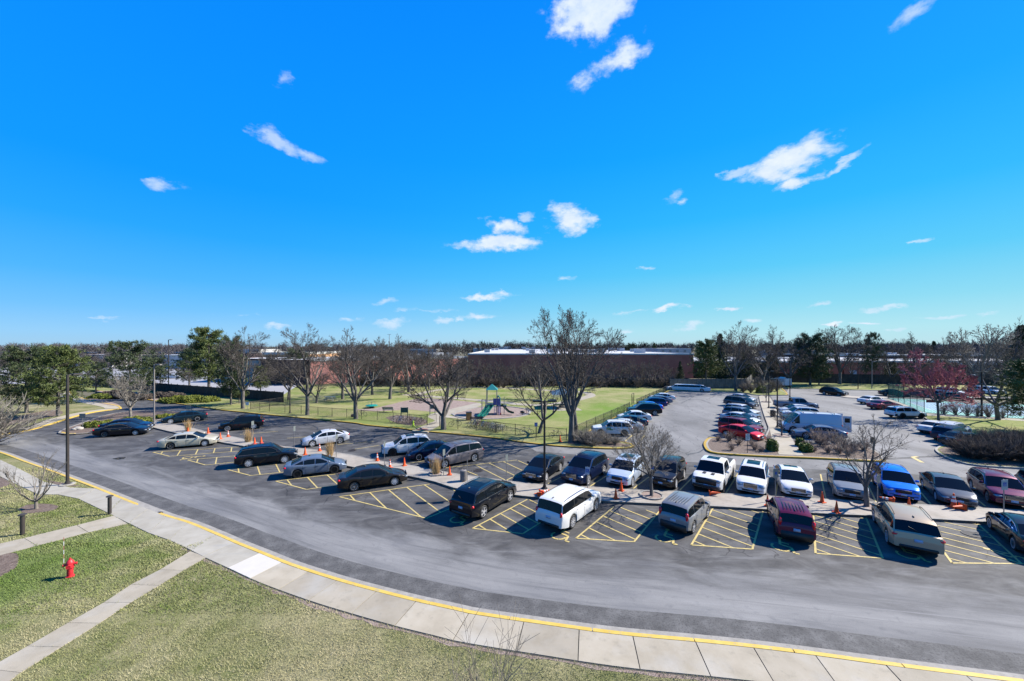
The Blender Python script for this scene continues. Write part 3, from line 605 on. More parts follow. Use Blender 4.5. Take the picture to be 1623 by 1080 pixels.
bay((1130.4,805.3),(1209.8,809.3),(1192.5,871),(1095.7,864.3), dirpx((1127,815.5),(1194.5,838.9)), .95)
bay((972.8,803.8),(1045,810.9),(1005,859.2),(913,853.7), dirpx((966,810.8),(1020,833)), .95)
bay((835.8,792),(909,796),(828.7,846.4),(748.8,838), dirpx((810,807),(840,823)), .95)
bay((1289,815.5),(1372.4,820.6),(1399,885.3),(1292.7,877.6), dirpx((1293,833),(1392,864)), .95)
bay((1458,824),(1549.7,830.7),(1619,893.9),(1509,892.9), dirpx((1478,833.6),(1570,855)), .95)
bay((681,767.7),(766,785),(675.8,822),(537.3,787.7), dirpx((622,776),(676,820)), 1.25)
bay((531.5,751.8),(560,766),(485.6,776.2),(436.8,763), dirpx((479,760.5),(491,774)), 1.35)
bay((444,735.5),(470,746.5),(397,754.2),(360.4,744.6), dirpx((414,740),(418,751)), 1.35)
bay((372.6,723),(400,730),(325.7,737.5),(297,729.4), dirpx((335,727),(333,735)), 1.4)
bay((384,708.5),(410,713),(268.7,723.7),(242.2,717.1), dirpx((293,713),(288,721)), 1.4)
# stall lines of the far angled row
sl = MB()
for a, b in [((868.6,767),(905,749)),((935,771.4),(975,746)),((1004,774.7),(1040,748)),((1077.4,777.4),(1105,750)),((1150.7,781.9),(1171,749)),((1229,786),(1235.5,748)),((1308.6,790),(1300.5,752)),((1388.7,796),(1370,758)),((1475.3,800),(1443,760.5)),((1562,803),(1522,770)),((1640,809),(1600,778))]:
    stroke(G2(*a), G2(*b), .095, sl)
for a, b in [((705,742),(819.5,729.6)),((800,763),(826,750)),((732,744),(757,754)),((754,737.7),(800,761)),((775.6,734.7),(815.4,754)),((797,731.7),(827.6,746)),((821.5,730.6),(838,737.8)),((535,705),(592,700)),((552.6,714),(601.5,706.2)),((640,736),(720,724)),((455,695),(520,690)),((380,689),(440,684)),((310,674),(370,671))]:
    stroke(G2(*a), G2(*b), .095, sl)
for a, b in [((716,772),(722,776)),((1446,725),(1462,733.5))]: stroke(G2(*a), G2(*b), .3, sl, zq+.001)
line3(sl, [G2(1446,725), G2(1454,724.3)], .3, zq+.002)
# worn arrows in the lots
for a, b in [((940,697),(952,694)),((960,699),(985,686)),((988,702),(1004,689)),((1010,705),(1022,690)),((1312,606),(1314,606.2))]: stroke(G2(*a), G2(*b), .12, sl, .014)
o = struct_mesh('stall_lines', sl, M_line, asphalt)
wn = MB()
def rowlines(p, d, step, n, dirv, ln):
    for k in range(n):
        q = p+d*step*k; stroke(q, q+dirv*ln, .11, wn, .0135)
dM = Vector((.514, .857)); 
rowlines(Vector((10.6, 46.0)), (Vector((33.8, 86.5))-Vector((10.6, 46.0))).normalized(), 3.12, 15, Vector((1, -.16)).normalized(), 5.0)
rowlines(Vector((28.6, 43.6)), dM, 3.12, 11, Vector((-.6, .8)), 5.2)
rowlines(Vector((32.6, 44.6)), dM, 3.12, 11, Vector((.957, -.29)), 5.2)
rowlines(Vector((48.7, 47)), Vector((.40, .92)).normalized(), 3.0, 7, Vector((-.9, .2)).normalized(), 4.8)
for k in range(5): stroke(U(1372+k*7.5, 633.2+k*.3, 0).to_2d(), U(1382+k*8.5, 637.2+k*.3, 0).to_2d(), .12, wn, .0135)
struct_mesh('worn_stall_lines', wn, M_line_worn, asphalt)
# wheelchair symbols
def wheelchair(px, py, dirv, s=1.0, m=M_line):
    mb = MB(); o = G2(px, py); f = Vector(dirv).normalized(); r = Vector((f.y, -f.x))
    P = lambda x, y: o+r*x*s+f*y*s
    pts = [P(.32*math.cos(t)-.05, .32*math.sin(t)-.15) for t in [R(150+i*24) for i in range(10)]]
    line3(mb, pts, .09*s, .0145)
    line3(mb, [P(-.12,.62), P(-.08,.10), P(.30,.06), P(.42,-.40), P(.58,-.36)], .10*s, .0155)
    line3(mb, [P(-.10,.36), P(.22,.32)], .08*s, .016)
    mb.prism([tuple(P(-.12+.1*math.cos(R(a)), .76+.1*math.sin(R(a)))) for a in range(0, 360, 45)], .013, .016)
    struct_mesh('wheelchair_marking', mb, m, asphalt)
S1 = (.597, .80)
for px, py in [(729,823),(890,848),(1055,852),(1240,866),(1440,878)]: wheelchair(px, py, S1, 1.25)
wheelchair(302, 725.5, (.9, .3), 1.3); wheelchair(1608, 885, (-.2, .9), 1.2)
# tar seals, covers, drain grates, puddle
random.seed(5)
tc_ = MB()
def crackline(l, w=.09):
    C = cat_rom(PX(l, 0), .5); C = [p+Vector((random.uniform(-.12,.12), random.uniform(-.12,.12))) for p in C]; line3(tc_, C, w, .0165)
for l in [[(598,672),(618,681),(632,688)],[(632,688),(610,686),(590,683.5)],[(520,668),(540,676),(556,682)],[(556,682),(575,680)],[(400,654),(425,664),(436,675)],[(436,675),(448,678)],[(470,664),(486,672),(500,677),(503,681)],[(486,672),(470,676)],[(412,660),(424,658)],
          [(650,704),(700,700),(740,694)],[(760,700),(790,712),(820,722)],[(790,712),(835,709)],[(700,726),(745,716),(790,712)],[(745,716),(735,708)],[(1080,640),(1092,634),(1110,634),(1126,640)],[(1092,634),(1100,628)],[(1133,628),(1120,634)],
          [(1200,740),(1225,748),(1234,755)],[(250,700),(300,708)],[(1000,722),(1060,727)],[(1090,722),(1112,716),(1120,707)],[(1520,840),(1580,848)]]: crackline(l)
struct_mesh('tar_sealed_cracks', tc_, M_crack, asphalt)
def cover(px, py, r, label, name='manhole_cover', m=None):
    p = U(px, py, .016); mb = MB(); mb.lathe([(r, 0), (r, .012), (r*.86, .012), (r*.86, .006), (0.01, .006)], 20)
    for k in range(-3, 4): mb.box((0, k*r*.22, .009), (1.5*math.sqrt(max(.05, r*r-(k*r*.22)**2)), r*.06, .008))
    o = mb.build(name, M_bronze); o.location = p; tag(o, label, name.replace('_', ' ').split()[0]+' cover' if 'cover' in name else 'drain')
cover(758, 746, .42, 'round iron manhole cover in the hatched bay behind the litter bin')
cover(1540.5, 847, .42, 'round iron manhole cover in the hatched bay at the right end')
cover(558.7, 714, .40, 'round iron cover in the empty stall left of the white crossover')
cover(247, 815, .34, 'rusty storm drain grate in the gap of the near yellow kerb', 'storm_drain')
pd = MB(); C = cat_rom([U(*p, 0).to_2d() for p in [(178,727.5),(188,725.3),(199,725),(196,728),(186,729)]+[(178,727.5)]], .3); pd.prism([tuple(p) for p in C[:-1]], .006, .014)
o = pd.build('puddle', mat('puddle_water', (.01,.015,.03), .03, spec=1)); struct(o)
# ------------------------------------------------------------------ vehicles
M_glass = mat('tinted_car_glass', (.008,.011,.014), .03, 0, 0, spec=.25)
M_tyre = mat('tyre_rubber', (.018,.018,.019), .8)
M_rim = mat('alloy_silver', (.75,.75,.77), .35, .25)
M_rimd = mat('alloy_dark', (.05,.05,.055), .35, .7)
M_trim = mat('black_car_plastic', (.022,.022,.024), .55)
M_seam = mat('panel_gap', (.008,.008,.009), .9)
M_chrome = mat('chrome', (.62,.63,.65), .12, 1)
M_lamp = mat('headlamp_lens', (.34,.37,.40), .08, .3, spec=1)
M_tail = mat('tail_lamp_red', (.95,.01,.02), .15, coat=.5)
M_plate = mat('number_plate', (.42,.55,.76), .5)
PAINT = {}
def paint(name, c, metal=.35, rough=.32, coat=.7):
    m = mat('paint_'+name, c, rough, metal*.6, coat, spec=.05); PAINT[name] = m; return m
for n_, c_, me_ in [('black',(.007,.009,.015),.2),('white',(.78,.78,.77),0),('navy',(.008,.016,.055),.45),('dark_grey',(.10,.105,.12),.4),('mid_grey',(.27,.28,.295),.4),('silver',(.72,.73,.76),.35),
    ('pale_blue_silver',(.55,.64,.78),.35),('champagne',(.64,.585,.45),.35),('gold',(.50,.40,.28),.4),('maroon',(.20,.012,.035),.45),('plum',(.14,.012,.045),.45),('red',(.75,.015,.022),.2),('blue',(.01,.19,.80),.3),('dark_teal',(.012,.03,.045),.4),
    ('taupe',(.21,.19,.20),.4),('brown_black',(.026,.022,.021),.3),('slate',(.16,.20,.27),.45),('ice_white',(.66,.69,.73),.1),('van_grey_white',(.60,.61,.68),.1),('deep_blue',(.01,.03,.16),.4),('pink_red',(.36,.10,.12),.3),('greenish',(.02,.10,.09),.4)]: paint(n_, c_, me_)

def lerp1(P, x):
    if x <= P[0][0]: return P[0][1]
    for (a, b), (c, d) in zip(P, P[1:]):
        if x <= c: return b+(d-b)*(x-a)/(c-a) if c > a else d
    return P[-1][1]
def spec(kind):
    s = dict(L=4.85, W=1.84, H=1.46, wb=2.8, r=.33, fo=.95, clr=.2, tum=.36, spokes=5, rails=False, sunroof=False, clad=False, flat_rear=False, shark=True)
    if kind == 'sedan':
        L = s['L']; s['top'] = [(-L/2,.66),(-L/2+.06,.92),(-L/2+.3,1.0),(-1.55,1.02),(-.9,.98),(.95,.95),(1.35,.90),(2.0,.76),(L/2-.12,.66),(L/2,.52)]
        s['cab'] = [(-1.95,.99),(-1.15,1.36),(-.7,1.44),(-.1,1.46),(.45,1.40),(1.38,.90)]; s['belt'] = .96; s['wx'] = (-1.38, -.27, .75); s['bp'] = (-.12,)
    elif kind == 'compact':
        s.update(L=4.55, W=1.78, H=1.45, wb=2.66, r=.32, fo=.92); L = s['L']; s['top'] = [(-L/2,.66),(-L/2+.06,.95),(-L/2+.3,1.03),(-1.45,1.03),(.9,.96),(1.35,.90),(1.9,.76),(L/2-.12,.64),(L/2,.5)]
        s['cab'] = [(-1.9,1.0),(-1.05,1.36),(-.6,1.44),(-.05,1.45),(.4,1.39),(1.4,.89)]; s['belt'] = .96
    elif kind == 'suv':
        s.update(L=4.65, W=1.86, H=1.69, wb=2.69, r=.36, fo=.93, clr=.25, tum=.28, rails=True); L = s['L']; s['top'] = [(-L/2,.8),(-L/2+.05,1.05),(-L/2+.2,1.12),(-1.2,1.10),(.75,1.07),(1.15,1.04),(1.75,.95),(L/2-.16,.86),(L/2,.62)]
        s['cab'] = [(-L/2+.12,1.10),(-1.95,1.52),(-1.7,1.62),(-.6,1.69),(.2,1.66),(.48,1.58),(1.22,1.03)]; s['belt'] = 1.07; s['flat_rear'] = True
    elif kind == 'bigsuv':
        s.update(L=5.0, W=1.96, H=1.76, wb=2.95, r=.385, fo=.98, clr=.25, tum=.26, rails=True); L = s['L']; s['top'] = [(-L/2,.82),(-L/2+.05,1.1),(-L/2+.2,1.17),(-1.3,1.15),(.85,1.11),(1.3,1.07),(1.95,.99),(L/2-.14,.9),(L/2,.64)]
        s['cab'] = [(-L/2+.13,1.14),(-2.05,1.6),(-1.8,1.69),(-.6,1.76),(.25,1.73),(.55,1.64),(1.35,1.07)]; s['belt'] = 1.11; s['flat_rear'] = True
    elif kind == 'boxwagon':
        s.update(L=5.1, W=1.95, H=1.72, wb=2.99, r=.385, fo=.95, clr=.22, tum=.17, rails=True); L = s['L']; s['top'] = [(-L/2,.85),(-L/2+.04,1.12),(-L/2+.12,1.14),(.9,1.12),(1.35,1.10),(2.2,1.02),(L/2-.1,.92),(L/2,.70)]
        s['cab'] = [(-L/2+.08,1.13),(-2.32,1.64),(-2.15,1.70),(-.6,1.73),(.35,1.71),(.72,1.64),(1.35,1.09)]; s['belt'] = 1.11; s['flat_rear'] = True
    elif kind == 'soul':
        s.update(L=4.14, W=1.8, H=1.62, wb=2.57, r=.34, fo=.80, clr=.22, tum=.22); L = s['L']; s['top'] = [(-L/2,.80),(-L/2+.04,1.04),(-L/2+.12,1.08),(.6,1.02),(1.0,1.0),(1.55,.93),(L/2-.1,.82),(L/2,.60)]
        s['cab'] = [(-L/2+.06,1.06),(-1.86,1.48),(-1.7,1.56),(-.5,1.62),(.2,1.61),(.55,1.52),(1.12,1.0)]; s['belt'] = 1.03; s['flat_rear'] = True
    elif kind == 'minivan':
        s.update(L=5.1, W=1.98, H=1.75, wb=3.03, r=.35, fo=1.0, clr=.2, tum=.25, rails=True); L = s['L']; s['top'] = [(-L/2,.8),(-L/2+.05,1.05),(-L/2+.15,1.12),(-1.3,1.10),(1.0,1.02),(1.5,.99),(2.0,.88),(L/2-.12,.76),(L/2,.56)]
        s['cab'] = [(-L/2+.1,1.1),(-2.2,1.58),(-2.0,1.68),(-.6,1.75),(.4,1.73),(.8,1.62),(1.75,.94)]; s['belt'] = 1.05; s['flat_rear'] = True
    elif kind == 'pickup':
        s.update(L=5.8, W=2.05, H=1.94, wb=3.57, r=.41, fo=1.0, clr=.32, tum=.26, spokes=6, shark=False); L = s['L']; s['top'] = [(-L/2,.9),(-L/2+.04,1.28),(-.72,1.30),(-.70,1.20),(1.0,1.20),(1.5,1.18),(2.2,1.14),(L/2-.12,1.05),(L/2,.72)]
        s['cab'] = [(-.72,1.2),(-.66,1.80),(-.5,1.89),(.1,1.94),(.75,1.91),(1.0,1.84),(1.6,1.18)]; s['belt'] = 1.19; s['bed'] = True
    elif kind == 'van':
        s.update(L=5.95, W=2.05, H=2.4, wb=3.9, r=.36, fo=1.0, clr=.25, tum=.10, shark=False); L = s['L']; s['top'] = [(-L/2,1.05),(-L/2+.02,1.15),(1.2,1.15),(2.0,1.14),(2.55,1.0),(L/2-.08,.82),(L/2,.60)]
        s['cab'] = [(-L/2+.02,1.15),(-L/2+.05,2.35),(-2.6,2.40),(0,2.42),(1.0,2.40),(1.35,2.26),(2.35,1.10)]; s['belt'] = 1.14; s['flat_rear'] = True; s['van'] = True
    elif kind == 'limo':
        s.update(L=9.4, W=1.98, H=1.58, wb=6.6, r=.36, fo=1.0, clr=.2, tum=.28); L = s['L']; s['top'] = [(-L/2,.72),(-L/2+.05,.98),(-L/2+.3,1.04),(-2.5,1.04),(3.0,1.0),(3.4,.98),(4.1,.84),(L/2-.12,.72),(L/2,.52)]
        s['cab'] = [(-4.1,1.03),(-3.3,1.46),(-2.8,1.55),(0,1.58),(2.3,1.55),(2.75,1.47),(3.5,.98)]; s['belt'] = 1.0
    s['kind'] = kind; return s

PROTO = {}
def make_car(kind, lod=0, rimm=None, sunroof=False, clad=False, chrome=False):
    s = spec(kind); L, Wd, wb_, r = s['L'], s['W'], s['wb'], s['r']; belt = s['belt']; tum = s['tum']
    xf = L/2-s['fo']; xr = xf-wb_; big = kind in ('suv', 'bigsuv', 'boxwagon', 'pickup', 'van', 'minivan', 'soul')
    root = thing('car', None, None)
    def plan(x):
        k = 1.0; df, dr = L/2-x, x+L/2
        if df < .75: k -= (.20 if not big else .14)*(1-df/.75)**2
        if dr < .6: k -= (.14 if kind in ('sedan', 'compact', 'limo') else .09 if kind not in ('van', 'pickup') else .015)*(1-dr/.6)**2
        return k
    Ra = r+.07
    def zbot(x):
        z = s['clr']; df, dr = L/2-x, x+L/2
        if df < .5: z += .07*(1-df/.5)
        if dr < .5: z += .14*(1-dr/.5)
        for c in (xf, xr):
            if abs(x-c) < Ra: z = max(z, r+math.sqrt(Ra*Ra-(x-c)**2)*.98)
        return z
    xs = {-L/2, -L/2+.03, -L/2+.1, L/2, L/2-.04, L/2-.12}
    for c in (xf, xr):
        for a in range(0, 181, 18): xs.add(c+Ra*math.cos(R(a)))
        xs.add(c+Ra+.012); xs.add(c-Ra-.012)
    x = -L/2+.3
    while x < L/2-.2: xs.add(x); x += .28
    for p in s['top']: xs.add(p[0])
    xs = sorted(xs); q = [xs[0]]
    for x in xs[1:]:
        if x-q[-1] > .011: q.append(x)
    xs = [x for x in q if -L/2-1e-6 <= x <= L/2+1e-6]
    def sect(x):
        w = Wd/2*plan(x); zb = zbot(x); zt = lerp1(s['top'], x); h = zt-zb; endr = (L/2-x) < .13 or (x+L/2) < .035
        return [(0, zb), (w*.90, zb), (w*.975, zb+h*.05), (w*.995, zb+h*.28), (w, zb+h*.55), (w*.985, zb+h*.80), (w*.955, zb+h*.93), (w*.90, zt-.004), (w*.6, zt+.018), (0, zt+.03)]
    b = MB(); n = None; vs = []; fs = []; ms = []
    for x in xs:
        sc = sect(x); row = [(x, y, z) for y, z in sc]+[(x, -y, z) for y, z in sc[-2:0:-1]]; n = len(row); vs += row
    for i in range(len(xs)-1):
        for j in range(n):
            fs.append((i*n+j, i*n+(j+1)%n, (i+1)*n+(j+1)%n, (i+1)*n+j))
            lowp = clad and (j in (1, 2, n-2, n-3) or (j in (3, n-4) and xs[i] < -L/2+.3)); ms.append(1 if (j in (0, n-1) or lowp) else 0)
    fs += [tuple(range(n)), tuple((len(xs)-1)*n+k for k in range(n-1, -1, -1))]; ms += [0, 0]
    b.v = vs; b.f = fs; b.m = ms
    me = fixn(b.mesh('body', [PAINT['white'], M_trim], smooth=38)); link('body', me, root)
    # floor between the wheels
    u = MB(); u.box((0, 0, s['clr']+.20), (L-.35, Wd-.62, .30)); u.box((0, 0, s['clr']+.12), (wb_-2*Ra, Wd-.14, .10)); u.build('underbody', M_trim, root)
    # cabin
    C = s['cab']; side0 = lambda x: Wd/2*plan(x)*.955-.015
    def ys(x, z): return side0(x)-tum*(z-belt)
    rows = []
    CX_ = []
    for (a, za), (c, zc) in zip(C, C[1:]):
        m_ = 4 if abs(zc-za) > .25 else 2
        for k in range(m_): CX_.append((a+(c-a)*k/m_, za+(zc-za)*k/m_))
    CX_.append(C[-1])
    for x, z in CX_:
        z1 = max(z-.10, min(z, belt-.04)); z2 = max(z-.03, min(z, belt-.02))
        y0 = side0(x); y1 = min(y0, ys(x, z1)); y2 = min(y0, ys(x, z2))-.035
        rows.append([(y0, belt-.06), (y1, z1), (y2, z2), (y2*.62, z+.006), (0, z+.018)])
    nw = sum(1 for _ in range(4)) ; tot = len(rows)
    cab = MB(); wsh = MB(); rwn = MB(); gl_rear_from = 4 if abs(C[1][1]-C[0][1]) > .25 else 2
    def rowv(i):
        x = CX_[i][0]; rr = rows[i]; return [(x, y, z) for y, z in rr]+[(x, -y, z) for y, z in rr[-2::-1]]
    for i in range(tot-1):
        A, B = rowv(i), rowv(i+1); m_ = len(A)
        for j in range(m_-1):
            tgt = cab
            if j in (2, 3, 4, 5) :
                if i >= tot-1-4: tgt = wsh
                elif i < gl_rear_from and kind != 'van': tgt = rwn
            tgt.add([A[j], B[j], B[j+1], A[j+1]], [(0,1,2,3)], 1 if (kind == 'boxwagon' and tgt is cab and j in (0, 7)) else 0)
    def weld(mb, name, m, sm=40):
        me = mb.mesh(name, m); bb = bmesh.new(); bb.from_mesh(me); bmesh.ops.remove_doubles(bb, verts=bb.verts, dist=1e-4); bmesh.ops.recalc_face_normals(bb, faces=bb.faces)
        if sum((f.normal.z*f.calc_area()) for f in bb.faces) < 0: bmesh.ops.reverse_faces(bb, faces=bb.faces)
        bb.to_mesh(me); bb.free(); me.polygons.foreach_set('use_smooth', [True]*len(me.polygons)); me.set_sharp_from_angle(angle=R(sm)); return link(name, me, root)
    weld(cab, 'roof', [PAINT['white'], M_trim]); weld(wsh, 'windshield', M_glass)
    if rwn.f: weld(rwn, 'rear_window', M_glass)
    # side windows
    rz = lambda x: lerp1(C, x)
    x0, x1 = C[0][0]+(.10 if s['flat_rear'] else .35), C[-1][0]-.22
    bp = [-.05 + (.0 if kind != 'pickup' else .25)]
    if kind in ('suv', 'bigsuv', 'boxwagon', 'minivan'): bp = [xr+.28, .05]
    if kind == 'minivan': bp = [xr+.45, .35]
    if kind == 'limo': bp = [-2.6, 2.2]
    if kind == 'van': bp = [1.25]; x0 = 1.25
    if kind == 'soul': bp = [xr+.22, .1]
    if kind in ('sedan', 'compact'): bp = [xr+.42, -.05]
    edges = [x0]+bp+[x1]
    if kind == 'van': edges = [1.25, x1]
    for a, c in zip(edges, edges[1:]):
        for sg in (1, -1):
            w = MB(); N_ = 7; top = []; bot = []
            for k in range(N_+1):
                x = a+.035+(c-a-.07)*k/N_; zt = rz(x)-.115; zb = belt+.015
                if zt-zb < .035: continue
                top.append((x, sg*(ys(x, zt)+.007), zt)); bot.append((x, sg*(ys(x, zb)+.007), zb))
            if len(top) < 2: continue
            for k in range(len(top)-1):
                f = (0, 1, 2, 3) if sg < 0 else (3, 2, 1, 0)
                w.add([bot[k], bot[k+1], top[k+1], top[k]], [f])
            w.build('side_window', M_glass, root)
    # chrome / black window line
    if chrome:
        for sg in (1, -1):
            t_ = MB(); xx = [edges[0]+(edges[-1]-edges[0])*k/10 for k in range(11)]
            t_.path([(x, sg*(ys(x, belt)+.012), belt+.005) for x in xx], .018, 4); t_.path([(x, sg*(ys(x, max(belt, rz(x)-.105))+.012), max(belt, rz(x)-.105)) for x in xx], .018, 4); t_.build('window_trim', M_chrome, root)
    # doors: raised skins with a dark gap round them
    def side(x, f):
        w = Wd/2*plan(x); zb = zbot(x); zt = lerp1(s['top'], x); return w
    if lod == 0:
        de = {'van': [(.95, 2.05)], 'limo': [(1.9, 2.95), (-3.1, -2.1)], 'pickup': [(-.68, .22), (.24, 1.22)]}.get(kind, [(xr+.36, -.07), (-.05, xf-.52)])
        for a, c in de:
            for sg in (1, -1):
                pts = []
                def pt(x, z, off):
                    sc = sect(x); zz = [p[1] for p in sc[1:8]]; yy = [p[0] for p in sc[1:8]]
                    y = lerp1(list(zip(zz, yy)), z); return (x, sg*(y+off), z)
                zs = [s['clr']+.12, .45, .62, .80, belt-.05]
                for off, name, m_, ins in ((.0035, 'door_gap', M_seam, -.012), (.008, 'door', PAINT['white'], .004)):
                    w = MB(); N_ = 4
                    for k in range(N_):
                        for zi in range(len(zs)-1):
                            xa, xb = a+ins+(c-a-2*ins)*k/N_, a+ins+(c-a-2*ins)*(k+1)/N_
                            za = zs[zi]+(ins if zi == 0 else 0); zb2 = zs[zi+1]-(ins*0 if zi == len(zs)-2 else 0)
                            v = [pt(xa, za, off), pt(xb, za, off), pt(xb, zb2, off), pt(xa, zb2, off)]
                            w.add(v, [(0,1,2,3) if sg < 0 else (3,2,1,0)])
                    o = w.build(name, m_, root, smooth=40)
                    if name == 'door':
                        h = MB(); hp = pt(a+.16, belt-.14, .03); h.box(hp, (.2, .03, .035)); h.build('handle', M_chrome if chrome else PAINT['white'], o)
    # wheels
    rim = rimm or M_rim
    for cx in (xf, xr):
        for sg in (1, -1):
            yw = sg*(Wd/2-.13)
            t_ = MB(); hw = .11
            t_.lathe([(r*.70, -hw), (r*.9, -hw), (r, -hw*.7), (r, hw*.7), (r*.9, hw), (r*.70, hw)], 20, axis='Y', capt=False)
            t_.lathe([(r*.72, sg*.05-.004), (r*.72, sg*.05+.004)], 16, axis='Y')
            w = t_.build('wheel', M_tyre, root, smooth=35); w.location = (cx, yw, r)
            rm = MB(); rm.lathe([(r*.67, sg*(hw-.015)-.012), (r*.75, sg*(hw-.015)-.012), (r*.75, sg*(hw-.015)+.019), (r*.67, sg*(hw-.015)+.019), (r*.67, sg*(hw-.015)-.012)], 20, axis='Y', capt=False)
            rm.lathe([(r*.14, sg*.09-.02), (r*.14, sg*.09+.01)], 8, axis='Y')
            ns = s['spokes'] if lod else s['spokes']*2 if kind in ('suv', 'sedan', 'boxwagon') else s['spokes']
            for k in range(ns):
                a = 2*math.pi*k/ns; d = Vector((math.cos(a), 0, math.sin(a))); e = Vector((-d.z, 0, d.x)); wd = r*(.095 if ns > 7 else .15)
                p0, p1 = d*r*.08, d*r*.72; y_ = Vector((0, sg*.104, 0)); y2 = Vector((0, sg*.085, 0))
                rm.add([p0-e*wd*.8+y_, p0+e*wd*.8+y_, p1+e*wd+y_, p1-e*wd+y_, p0-e*wd*.8+y2, p0+e*wd*.8+y2, p1+e*wd+y2, p1-e*wd+y2], [(0,1,2,3),(3,2,1,0),(1,5,6,2),(0,3,7,4)])
            rm.build('rim', rim, w, smooth=35)
    # wheel-arch lips
    if clad:
        for cx in (xf, xr):
            for sg in (1, -1):
                a_ = MB(); yy = sg*(Wd/2*.99)
                P_ = [(cx+(Ra+.03)*math.cos(R(t)), yy, r+(Ra+.03)*math.sin(R(t))) for t in range(-8, 189, 14)]
                a_.path(P_, .045, 5); a_.build('wheel_arch_trim', M_trim, root)
    # lamps, grille, plates, mirrors
    zf = lerp1(s['top'], L/2-.14); w1 = Wd/2*plan(L/2-.18)
    def rbox(c, d, name, m, par=root, rz=0, ry=0):
        mb = MB(); mb.box((0,0,0), d); me = mb.mesh(name, m); bb = bmesh.new(); bb.from_mesh(me); bmesh.ops.bevel(bb, geom=bb.edges[:], offset=min(d)*.28, segments=2, affect='EDGES'); bb.to_mesh(me); bb.free()
        me.polygons.foreach_set('use_smooth', [True]*len(me.polygons)); o = link(name, me, par); o.location = c; o.rotation_euler = (0, ry, rz); return o
    for sg in (1, -1):
        hy = w1-.20; hz = zf-.10
        rbox((L/2-.15, sg*hy, hz), (.31, .36, .12 if not kind == 'pickup' else .2), 'headlight', M_lamp, rz=-sg*.35)
        if kind in ('suv', 'bigsuv', 'minivan'): rbox((-L/2+.10, sg*(Wd/2*plan(-L/2+.1)-.12), belt-.14), (.16, .30, .17), 'taillight', M_tail, rz=sg*.25)
        elif kind in ('soul', 'boxwagon', 'van'): rbox((-L/2+.06, sg*(Wd/2*plan(-L/2+.06)-.10), belt-.05 if kind != 'soul' else belt+.03), (.12, .15, .26 if kind != 'soul' else .42), 'taillight', M_tail)
        elif kind == 'pickup': rbox((-L/2+.04, sg*(Wd/2-.12), belt-.12), (.10, .14, .36), 'taillight', M_tail)
        else: rbox((-L/2+.12, sg*(Wd/2*plan(-L/2+.12)-.16), .86), (.20, .36, .13), 'taillight', M_tail, rz=sg*.3)
        rbox((C[-1][0]-.42, sg*(side0(C[-1][0]-.42)+.12), belt+.09), (.12, .22, .15) if not kind == 'van' else (.14, .2, .34), 'mirror', PAINT['white'])
        rbox((L/2-.05, sg*(w1-.26), s['clr']+.22), (.10, .28, .12), 'fog_lamp_recess', M_trim)
    gz = (zf+s['clr']+.25)/2+.05
    gr = rbox((L/2-.008, 0, gz), (.06, .80 if kind != 'pickup' else 1.35, (.34 if chrome and big else .22) if kind != 'pickup' else .44), 'grille', M_trim)
    gm = MB()
    for k in range(4): gm.box((.034, 0, -.07+.047*k), (.012, .7, .012))
    if chrome: 
        for k in (-1, 1): gm.box((.03, 0, k*.11), (.03, .82, .022)); gm.box((.03, k*.40, 0), (.03, .022, .22))
    gm.build('grille_bars', M_chrome if chrome else M_rimd, gr)
    rbox((L/2-.01, 0, s['clr']+.16), (.08, 1.0, .12), 'lower_intake', M_trim)
    rbox((L/2+.02, 0, s['clr']+.26), (.02, .31, .15), 'licence_plate', M_plate)
    pz = belt-.30 if kind not in ('pickup',) else .55
    rbox((-L/2-.014, 0, pz if s['flat_rear'] else .80), (.02, .31, .15), 'licence_plate', M_plate)
    rbox((-L/2+.02, 0, s['clr']+.20), (.10, Wd*(.72 if kind != 'soul' else .80), .16 if kind != 'soul' else .40), 'rear_bumper_trim', M_trim)
    if lod == 0 or kind in ('suv', 'bigsuv', 'minivan'):
        if s['rails']:
            for sg in (1, -1):
                t_ = MB(); yy = ys(-.6, s['H'])-.06; xx = [C[2][0]+.15+(C[-3][0]-C[2][0]-.1)*k/6 for k in range(7)]
                P_ = [(x, sg*(ys(x, rz(x))-.07), rz(x)+(.05 if 0 < i < 6 else .0)) for i, x in enumerate(xx)]; t_.path(P_, .016, 5); t_.build('roof_rail', M_rimd if not chrome else M_chrome, root)
        if s['shark']: rbox((C[2][0]+.12, 0, rz(C[2][0]+.12)+.035), (.18, .05, .07), 'antenna', M_trim)
        if s['flat_rear'] and kind != 'van':
            t_ = MB(); t_.tube((C[0][0]-.0, -.05, belt+.10), (C[0][0]+.07, .32, belt+.28), .012, n=4); t_.build('rear_wiper', M_trim, root)
    if sunroof:
        xa, xb = C[-3][0]-.12, C[-3][0]-.95 if kind != 'compact' else C[-3][0]-.7; w = MB(); 
        if sunroof == 2: xb = C[2][0]+.5
        P_ = [(xa+(xb-xa)*k/4) for k in range(5)]
        for p_, q_ in zip(P_, P_[1:]):
            z_ = lambda x: rz(x)+.024
            w.add([(p_, -.42, z_(p_)-.01), (q_, -.42, z_(q_)-.01), (q_, 0, z_(q_)), (p_, 0, z_(p_)), (q_, .42, z_(q_)-.01), (p_, .42, z_(p_)-.01)], [(0,3,2,1),(3,5,4,2)])
        w.build('sunroof', M_glass, root)
    if kind in ('soul', 'compact_ribs') or (kind == 'bigsuv' and False):
        t_ = MB()
        for k in range(-3, 4): t_.box((-.75, k*.15, rz(-.75)+.018), (1.7, .03, .016), ry=.02)
        t_.build('roof_ribs', M_rimd, root)
